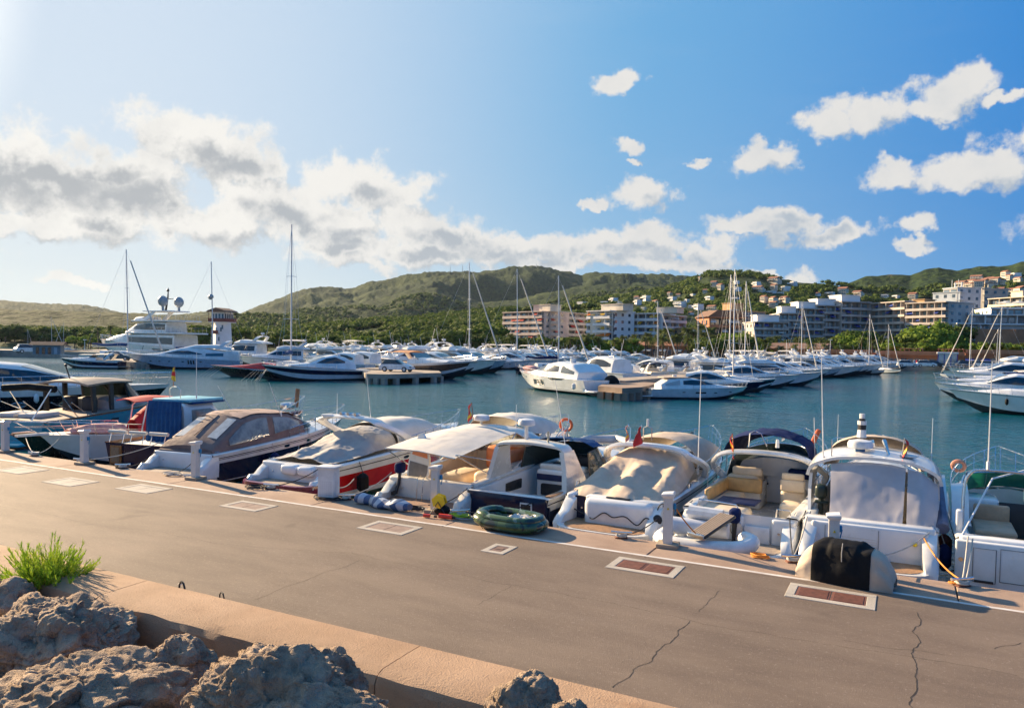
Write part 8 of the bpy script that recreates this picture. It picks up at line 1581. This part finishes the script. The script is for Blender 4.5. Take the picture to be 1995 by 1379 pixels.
add_fenders(H, e, (5.0, 8.3), cnv_black, .13, .5, (1,)); setpx(e, L, 2190, 816, 1868, 801); m = MB(); H.line(.93, .02, m); m.build('rubbing_strake', plastic_b, e)
# ================================================================== QUAY FURNITURE AND SMALL THINGS
ped_m = mat('pedestal_paint', (.62, .60, .56), .35, col2=(.54, .52, .48), vscale=2, wear=((.35, .25, .16), .35)); ped_s = mat('pedestal_side_grey', (.34, .35, .38), .4)
block_m = concrete_mat('block_concrete', (.30, .24, .17), (.38, .30, .22), (.30, .16, .07))
def pedestal(x, y, h, label, low=False):
    e = empty('service_pedestal', (x, y, 0), math.radians(8), label, 'pedestal')
    m = MB(); m.prism([(-.085, -.10), (.085, -.10), (.085, .05), (.05, .12), (-.05, .12), (-.085, .05)], .0, h-.10); m.build('post', ped_m, e, smooth=20)
    m = MB(); m.box((-.09, -.0, h*.5), (.012, .17, h-.22)); m.build('side_panel', ped_s, e, smooth=0)
    m = MB(); m.ring_loft([[(-.09, -.11, h-.10), (.09, -.11, h-.10), (.09, .13, h-.10), (-.09, .13, h-.10)], [(-.14, -.14, h-.05), (.11, -.14, h-.05), (.11, .15, h-.05), (-.14, .15, h-.05)], [(-.14, -.14, h-.03), (.11, -.14, h-.005), (.11, .15, h-.005), (-.14, .15, h-.03)], [(-.10, -.11, h-.01), (.09, -.11, h+.015), (.09, .12, h+.015), (-.10, .12, h-.01)]]); m.build('cap', plastic_w, e, smooth=30)
    m = MB(); m.bbox((0, 0, .04), (.44, .42, .08), .012, seg=1); m.build('concrete_base', block_m, e)
    m = MB(); m.prism([(-.026, h-.33), (.026, h-.33), (0, h-.28)], -.108, -.101, 'Y'); m.build('warning_triangle', yellow, e, smooth=0)
    m = MB(); m.tube([(.09, .05, h-.25), (.14, .06, h-.3), (.11, .06, h-.45)], .012, 5); m.bbox((.11, .05, h-.28), (.06, .08, .12), .02); m.build('socket', rope_b, e); return e
PD = ((13, 'leftmost grey service pedestal, before the turquoise and black boats'), (160, 'service pedestal in front of the white boat with pulpit plank'), (388, 'service pedestal with rusty foot before the navy cruiser with brown canopy'))
pedestal(-27.5, 14.95, 1.10, PD[0][1]); pedestal(-22.95, 14.85, 1.10, PD[1][1]); pedestal(-17.95, 14.92, 1.10, PD[2][1])
pedestal(-9.80, 15.0, 1.12, 'service pedestal by the yellow cable reel'); pedestal(-4.12, 14.86, 1.10, 'service pedestal beside the small white tender'); pedestal(-1.05, 14.95, 1.02, 'service pedestal behind the black and tan bundle')
e = empty('vented_cabinet', (-13.0, 14.9, 0), math.radians(12), 'white perforated metal cabinet standing on the quay beside the maroon stern', 'cabinet')
m = MB(); m.prism([(-.22, -.16), (.22, -.16), (.26, .0), (.22, .16), (-.22, .16), (-.26, 0)], .06, .78); m.build('body', plastic_w, e, smooth=20); m = MB(); m.bbox((0, 0, .81), (.56, .40, .06), .02); m.build('lid', plastic_w, e); m = MB(); m.bbox((0, 0, .03), (.42, .30, .06), .01); m.build('plinth', plastic_b, e)
m = MB(); [m.box((.243+.0*i, -.08+.05*j*0-.0, .12+i*.055), (.01, .004, .02)) for i in range(11) for j in (0,)]; [m.box((-.15+j*.06, -.162, .12+i*.055), (.018, .006, .018)) for i in range(7) for j in range(6)]; m.build('vent_holes', ped_s, e, smooth=0)['kind'] = 'stuff'
def coil(x, y, label, M, R=.22, n=3, r_=.014, z=.0, seed=1):
    R_ = random.Random(seed); P = []
    for i in range(n*16):
        a = i/16*6.283; rr = R*(.75+.25*math.sin(i*.13+seed)+R_.uniform(-.05, .05)); P.append((x+rr*math.cos(a)*1.2+.02*math.sin(i), y+rr*math.sin(a)*.8, z+r_+.012*(i/16)+.01*abs(math.sin(i*.9))))
    m = MB(); m.tube([tuple(q) for q in crom(P, n*40)], r_, 6); return prop(m.build('rope_coil', M), label, 'rope')
coil(-15.5, 14.85, 'dark rope coil on the quay left of the maroon stern', rope_k, .28, 4, .016, seed=2); coil(-19.0, 15.0, 'pale rope heap beside the pedestal with rusty foot', rope_w, .26, 3, .018, seed=3); coil(-12.9, 14.85, 'dark rope lying round the foot of the white cabinet', rope_k, .42, 3, .016, seed=4); coil(-10.4, 15.0, 'tangled dark rope by the end of the rolled tarpaulin', rope_k, .25, 4, .014, seed=5)
coil(-2.35, 15.0, 'orange rope coil on the quay edge by the cream seated cruiser', rope_o, .15, 4, .014, seed=6); coil(-21.4, 15.0, 'dark rope end at the stern of the wooden boat', rope_k, .16, 3, .014, seed=7); coil(-9.05, 14.85, 'yellow green hose coil right of the cable reel', rope_y, .22, 5, .013, seed=8); coil(-8.85, 14.78, 'grey hose loop around the yellow green hose coil', mat('hose_grey', (.25, .26, .27), .6), .36, 2, .016, seed=9); coil(.93, 15.0, 'short tan rope tied at the quay edge near the blue fender', rope_o, .1, 3, .014, seed=10)
def cleat(x, y, label, rz=.3):
    e = empty('mooring_cleat', (x, y, 0), rz, label, 'cleat'); m = MB(); m.bbox((0, 0, .015), (.26, .14, .03), .01); m.build('base', rust, e); m = MB(); m.tube([(-.22, 0, .13), (-.1, 0, .12), (.1, 0, .12), (.22, 0, .13)], .028, 7); m.tube([(-.07, 0, .0), (-.07, 0, .12)], .03, 6); m.tube([(.07, 0, 0), (.07, 0, .12)], .03, 6); m.build('horn', steel, e)
    m = MB(); m.torus((0, 0, .06), .10, .022, 16, 6); m.torus((.01, 0, .09), .09, .02, 16, 6); m.build('rope_turns', rope_w, e)
for k, (x, l) in enumerate(((-25.9, 'cleat with rope between the two leftmost pedestals'), (-23.4, 'cleat just left of the second pedestal'), (-21.3, 'cleat before the dark wooden boat'), (-15.1, 'cleat at the maroon stern'), (-12.5, 'cleat right of the white cabinet'), (-9.1, 'cleat behind the cable reel'), (-5.15, 'cleat with black lines right of the tan covered cruiser'), (-1.75, 'cleat with orange lines by the cream seated cruiser'), (1.0, 'cleat with yellow rope at the quay edge under the curtained boat'))): cleat(x, 15.0, l, .3+.2*(k % 3))
# rolled tarpaulin
e = empty('rolled_tarpaulin', (-11.15, 14.72, 0), -.10, 'rolled up white and blue tarpaulin lying along the quay edge', 'tarpaulin')
G = []
for i in range(40):
    u = i/39; x = -.85+1.7*u; r_ = .13*(1-.25*abs(2*u-1)**3)*(1+.18*math.sin(u*17)+.1*noise.noise(Vector((u*9, 0, 0)))); zc = .12+.02*math.sin(u*9); yc = .04*math.sin(u*7)
    G.append([(x, yc+r_*1.25*math.cos(a)*(1+.12*math.sin(3*a+u*8)), max(.005, zc+r_*math.sin(a)*(1+.12*math.sin(4*a+u*11)))) for a in np.linspace(0, 6.283, 17)[:-1]])
def tarp_mat():
    M = bpy.data.materials.new('tarp_white_blue'); M.use_nodes = True; t = NT(M.node_tree); b = M.node_tree.nodes['Principled BSDF']; g = t.n('ShaderNodeTexCoord').outputs['Object']; wv = t.n('ShaderNodeTexWave'); wv.inputs['Scale'].default_value = .9; wv.inputs['Distortion'].default_value = 7; t.l(g, wv.inputs['Vector'])
    t.l(t.mix(t.ss(wv.outputs[1], .45, .6), (.42, .46, .52, 1), (.04, .09, .20, 1)), b.inputs['Base Color']); b.inputs['Roughness'].default_value = .5; return M
m = MB(); m.ring_loft(G); m.build('roll', tarp_mat(), e, smooth=60); m = MB(); m.torus((-.3, 0, .12), .155, .01, 16, 5, ax='X'); m.torus((.35, 0, .12), .15, .01, 16, 5, ax='X'); m.build('lashing', rope_w, e)
# cable reel with orange plugs
e = empty('cable_reel', (-9.55, 14.78, 0), .3, 'yellow cable reel on a black stand with red plugs, beside the pedestal', 'cable reel')
for y in (-.09, .09): m = MB(); m.tube([(0, y-.012, .34), (0, y+.012, .34)], .17, 6); m.build('reel_flange', yellow, e, smooth=0)
m = MB(); m.tube([(0, -.09, .34), (0, .09, .34)], .11, 12); m.build('wound_cable', rubber, e); m = MB(); m.tube([(-.2, -.13, .02), (0, -.13, .34), (.2, -.13, .02)], .014, 5); m.tube([(-.2, .13, .02), (0, .13, .34), (.2, .13, .02)], .014, 5); m.build('stand', plastic_b, e); m = MB(); m.sphere((.05, .05, .12), .16, 10, 6, (1.3, 1, .8)); m.build('dark_bag', cnv_black, e)
for p, l in (((-9.22, 14.5, .07), 'bright red plug bottle lying on the quay before the cable reel'), ((-9.66, 14.42, .05), 'small dark red plug lying left of the bright red one')):
    e = empty('cable_plug', p, .1, l, 'plug'); m = MB(); m.tube([(-.14, 0, 0), (-.12, 0, 0), (.08, 0, 0), (.13, 0, 0), (.2, 0, 0)] if l[0] == 'b' else [(-.08, 0, 0), (.08, 0, 0)], .055 if l[0] == 'b' else .04, 9); m.build('body', mat('plug_red', (.75, .05, .03), .35), e); m = MB(); m.tube([(.2, 0, 0), (.26, 0, 0)], .03, 8); m.build('nozzle', plastic_b, e)
# camouflage dinghy
def camo():
    M = bpy.data.materials.new('camouflage_pvc'); M.use_nodes = True; t = NT(M.node_tree); b = M.node_tree.nodes['Principled BSDF']; g = t.n('ShaderNodeTexCoord').outputs['Object']
    n1 = t.noise(g, 3.4, 2, .5, .8); n2 = t.noise(t.v('ADD', g, (7, 3, 1)), 3.8, 2, .5, .8); c = t.mix(t.ss(n1, .50, .52), (.018, .050, .012, 1), (.055, .10, .025, 1)); c = t.mix(t.ss(n2, .55, .57), c, (.012, .018, .012, 1)); c = t.mix(t.ss(t.noise(t.v('ADD', g, (1, 9, 4)), 3.2, 2, .5, .8), .60, .62), c, (.15, .21, .15, 1))
    t.l(c, b.inputs['Base Color']); b.inputs['Roughness'].default_value = .28; b.inputs['Coat Weight'].default_value = .4; return M
cm = camo(); e = empty('inflatable_dinghy', (-7.55, 14.55, 0), -.08, 'green camouflage inflatable dinghy lying on the quay edge', 'dinghy'); e.scale = (1.04, 1.04, .80)
m = MB(); P = [(.68*math.copysign(abs(math.cos(a))**.62, math.cos(a)), .40*math.copysign(abs(math.sin(a))**.75, math.sin(a)), .19+.05*(math.cos(a) < -.5)*1) for a in np.linspace(0, 6.283, 49)]; m.tube(P, .155, 12, cap=False); m.build('lower_tube', cm, e, smooth=60)
m = MB(); m.tube([(x*.96, y*.94, z+.14) for x, y, z in P], .11, 10, cap=False); m.build('upper_tube', cm, e, smooth=60); m = MB(); m.prism([(x*.85, y*.85) for x, y, z in P[:-1]], .06, .09); m.build('floor', plastic_b, e, smooth=0)
cloth(e, [[(.0, -.28, .25), (.25, -.3, .28), (.5, -.28, .24)], [(.0, 0, .33), (.25, 0, .40), (.5, 0, .34)], [(.0, .25, .25), (.3, .25, .3), (.5, .22, .25)]], 18, 18, cnv_white, .08, 4, 3, .01, 'crumpled_cloth'); m = MB(); m.tube([(-.42, -.42, .36), (-.40, -.56, .2), (-.36, -.5, .05)], .008, 5); m.build('rope', rope_k, e)
# covered bundle, black centre and tan sides
e = empty('covered_bundle', (-.80, 14.25, 0), math.radians(-7), 'rounded bundle under black cover with tan ends, near the rusty hatch', 'cover')
def bundle(x0, x1, M, nm, off=0.0, n=30):
    rows = []
    for i in range(n):
        x = x0+(x1-x0)*i/(n-1); u = x/.80; hz_ = .70*max(.0, 1-abs(u)**2.9)**.55; dy = .34*(1-.35*abs(u)**3); r_ = []
        for a in np.linspace(0, math.pi, 28):
            f = .045*noise.noise(Vector((x*2.2, a*2.6, 3)))+.030*math.sin(x*13+2.0*math.sin(a*2))*math.sin(a)*(abs(u) > .3)+.012*noise.noise(Vector((x*9, a*7, 1)))
            r_.append((x, -math.copysign(abs(math.cos(a))**.7, math.cos(a))*(dy+f+off), max(.004, (hz_+off)*abs(math.sin(a))**.72+f*.8)))
        rows.append(r_)
    m = MB(); m.solid(rows, -.008); m.build(nm, M, e, smooth=60)
bundle(-.50, .44, cnv_black, 'black_panel', .012); bundle(-.78, -.49, cnv_tan, 'tan_end', 0, 18); bundle(.43, .78, cnv_tan, 'tan_end', 0, 18); m = MB(); m.tube([(-.02, -.2, .70), (-.01, -.33, .55), (.0, -.36, .42)], .008, 5); m.build('draw_cord', rope_w, e)
# mooring ropes
def wl(e_, p): return tuple((e_.matrix_basis @ Vector(p)))
C.view_layer.update()
for lab, a, b, M in (('white mooring line from the cleat up to the bow of the black hulled boat', (-25.9, 15.0, .1), (-30.6, 17.4, .05), rope_w), ('upper white line from the left cleat to the pulpit plank boat', (-25.7, 15.0, .1), (-28.1, 17.3, .35), rope_w), ('white line from the second pedestal cleat to the dark wooden boat', (-23.2, 15.0, .1), (-22.7, 17.4, .45), rope_w),
                     ('dark stern line of the navy cruiser, left one', (-21.2, 15.0, .05), (-22.7, 17.2, .15), rope_k), ('dark stern line of the navy cruiser, right one', (-19.0, 15.0, .05), (-20.6, 17.3, .25), rope_k), ('dark stern line of the maroon sterned cruiser', (-15.1, 15.0, .08), (-15.2, 17.2, .35), rope_k), ('thin line from the white cabinet to the red hull', (-12.9, 15.0, .3), (-13.9, 17.0, .1), rope_w),
                     ('white line from the cleat right of the cabinet to the cream cruiser', (-12.5, 15.0, .1), (-12.8, 17.3, .35), rope_w), ('black line from the cleat behind the reel to the navy transom boat', (-9.1, 15.0, .1), (-8.3, 17.2, .0), rope_k), ('black line hanging from the left quarter of the navy transom boat', (-10.0, 15.0, .15), (-10.3, 17.3, .15), rope_k),
                     ('black line from the cleat to the quarter of the tan covered cruiser', (-5.15, 15.0, .08), (-4.95, 17.3, .1), rope_k), ('blue rope sagging between the pedestal and the tan covered cruiser', (-4.15, 14.98, .25), (-5.0, 16.3, -.4), rope_b), ('orange rope from the pedestal down to the tender', (-4.05, 14.9, .88), (-3.6, 15.9, -.05), rope_o), ('black line from cream seated cruiser to the quay', (-1.75, 15.0, .1), (-2.1, 17.2, .35), rope_k),
                     ('white rope crossing from the orange line cleat to the curtained boat', (-1.75, 15.0, .1), (-1.75, 17.2, .45), rope_w), ('white line from the curtained boat quarter across its stern to the bundle', (.55, 17.1, .42), (-.45, 15.0, .3), rope_w), ('double white rope between the right edge boat and the quay cleat, left strand', (1.0, 15.0, .08), (1.2, 17.0, .45), rope_w), ('double white rope between the right edge boat and the quay cleat, right strand', (1.05, 15.0, .08), (1.28, 17.0, .42), rope_w), ('yellow rope rising from the cleat to the curtained boat', (1.0, 15.0, .1), (.45, 17.15, .30), rope_o)):
    rope_line(lab, [a, b], M)
# shrub on the wall
e = empty('shrub', tuple(at(92, 1150, .1)), 0, 'bright yellow green feathery shrub growing behind the boulders at the left', 'shrub'); R_ = random.Random(5); f = MB(); st_ = MB()
for k in range(330):
    a = R_.uniform(0, 6.283); sp = R_.uniform(0, 1)**.7; L_ = R_.uniform(.55, 1.02)*(1-.30*sp); base = Vector((R_.uniform(-.3, .3), R_.uniform(-.2, .2), -.1)); d = Vector((math.cos(a)*sp*1.25, math.sin(a)*sp*.9, 1.0)).normalized(); P = [base+d*L_*u+Vector((math.cos(a), math.sin(a), 0))*.12*u*u*sp+Vector((0, 0, -.05*u*u*sp)) for u in np.linspace(0, 1, 7)]
    st_.tube(P, .005, 3, .002, cap=False)
    for i in range(1, 7):
        for j in range(9):
            c = P[i-1].lerp(P[i], j/9); q = R_.uniform(0, 6.28); dd = (d*.9+Vector((math.cos(q), math.sin(q), .25))*.8).normalized(); l = R_.uniform(.045, .095); s2 = dd.cross(d).normalized()*.009; f.add([c-s2, c+s2, c+dd*l], [(0, 1, 2)])
f.build('sprigs', foliage('shrub_sprigs', (.20, .36, .02), (.40, .55, .04), (.50, .50, .05), 6), e, smooth=0, recalc=False); st_.build('stems', mat('stem_brown', (.18, .14, .06), .8), e)
# straps peeping over the wall
for px, py, s_, l in ((340, 1140, 1.0, 'black curved strap loop with white patch leaning behind the wall'), (420, 1158, .7, 'smaller thin dark strap loop behind the wall, right of the larger one')):
    p = at(px, py+3, WH); e = empty('strap_loop', (p.x, 7.62, WH-.02), -.3, l, 'strap'); m = MB(); m.tube([(-.10*s_, 0, -.3), (-.09*s_, 0, .0), (-.02*s_, 0, .065*s_), (.06*s_, 0, .05*s_), (.11*s_, 0, -.02), (.12*s_, 0, -.3)], .016*s_, 6); m.build('band', rubber, e)
    if s_ == 1: m = MB(); m.bbox((-.10, .01, .0), (.10, .02, .05), .01, ry=-.5); m.build('patch', plastic_w, e)
# people on the right quay
def person(px, D, label, top, bot, skirt=False, rz=0):
    p = atd(px, 712, D); e = empty('person', (p.x, p.y, .36), rz, label, 'person'); skin = mat('skin', (.45, .26, .18), .6)
    m = MB()
    if skirt: m.ring_loft([[(r_*math.cos(a), r_*.8*math.sin(a), z) for a in np.linspace(0, 6.283, 11)[:-1]] for r_, z in ((.30, .12), (.26, .5), (.19, .95), (.17, 1.0))])
    for sx in (-.09, .09): m.tube([(sx, 0, .0), (sx, 0, .5), (sx*.9, 0, .92)], .055, 7, .085)
    for sx in (-1, 1): m.tube([(sx*.20, 0, 1.40), (sx*.26, .03, 1.12), (sx*.27, -.05, .86)], .045, 6, .035)
    m.ring_loft([[(a_*math.cos(a), b_*math.sin(a), z) for a in np.linspace(0, 6.283, 11)[:-1]] for a_, b_, z in ((.16, .11, .86), (.15, .10, 1.08), (.20, .12, 1.34), (.17, .10, 1.44), (.06, .06, 1.48), (.055, .055, 1.54))]); m.build('body', top, e, smooth=60)
    m = MB(); m.sphere((0, 0, 1.64), .105, 10, 7, (.9, 1, 1.15)); h_ = m.build('head', skin, e); m = MB(); m.sphere((0, .02, 1.68), .11, 9, 6, (.95, 1, 1)); m.build('hair', mat('hair_dark', (.04, .03, .02), .8), e)
clr = lambda n, c: mat(n, c, .8)
person(1786, 241, 'person in a long red dress walking on the right quay', clr('cloth_red', (.65, .02, .05)), None, True); person(1781, 243, 'person in light blue shirt beside the one in the red dress', clr('cloth_blue', (.25, .38, .55)), None); person(1799, 243, 'person in blue walking behind the white car on the right quay', clr('cloth_blue2', (.10, .25, .50)), None); person(1752, 245, 'person in pale clothes at the left end of the right quay', clr('cloth_pale', (.5, .5, .5)), None)
# street lamps and hilltop aerials
for px, y, D, l in ((1618, 662, 250, 'promenade lamp post before the fourth terrace step'), (1471, 668, 250, 'promenade lamp post near the tall twin masts'), (1847, 690, 245, 'quay lamp post beside the glass kiosk'), (165, 662, 262, 'lamp post near the left pier palms')):
    t_ = atd(px, y, D); h = t_.z-.4; e = empty('street_lamp', (t_.x, t_.y, .4), 0, l, 'lamp post'); m = MB(); m.tube([(0, 0, 0), (0, 0, h)], .12, 7, .07); m.build('pole', mwhite, e); m = MB(); m.bbox((0, 0, h), (1.1, .4, .2), .06); m.build('lamp_head', plastic_w, e)
for px, yt, yb, l in ((877, 519, 530, 'left radio mast on the ridge above the woods'), (901, 517, 530, 'right radio mast on the ridge, slightly taller'), (1045, 513, 519, 'thin cross shaped mast on the highest summit')):
    b_ = atd(px, yb, 2480); t_ = atd(px, yt, 2480); e = empty('radio_mast', tuple(b_), 0, l, 'radio mast'); m = MB(); m.tube([(0, 0, -6), (0, 0, t_.z-b_.z)], 1.3, 5, .6); m.build('pole', radome_g, e)
# haze
def haze():
    M = bpy.data.materials.new('haze_air'); M.use_nodes = True; t = M.node_tree; t.nodes.clear(); v = t.nodes.new('ShaderNodeVolumePrincipled'); o = t.nodes.new('ShaderNodeOutputMaterial'); t.links.new(v.outputs[0], o.inputs['Volume'])
    v.inputs['Color'].default_value = (.52, .66, .84, 1); v.inputs['Density'].default_value = .000026; v.inputs['Anisotropy'].default_value = .3; return M
m = MB(); m.box((0, 2000, 158), (10200, 6600, 340)); prop(m.build('haze', haze(), smooth=0), kind='stuff')
finish_labels()
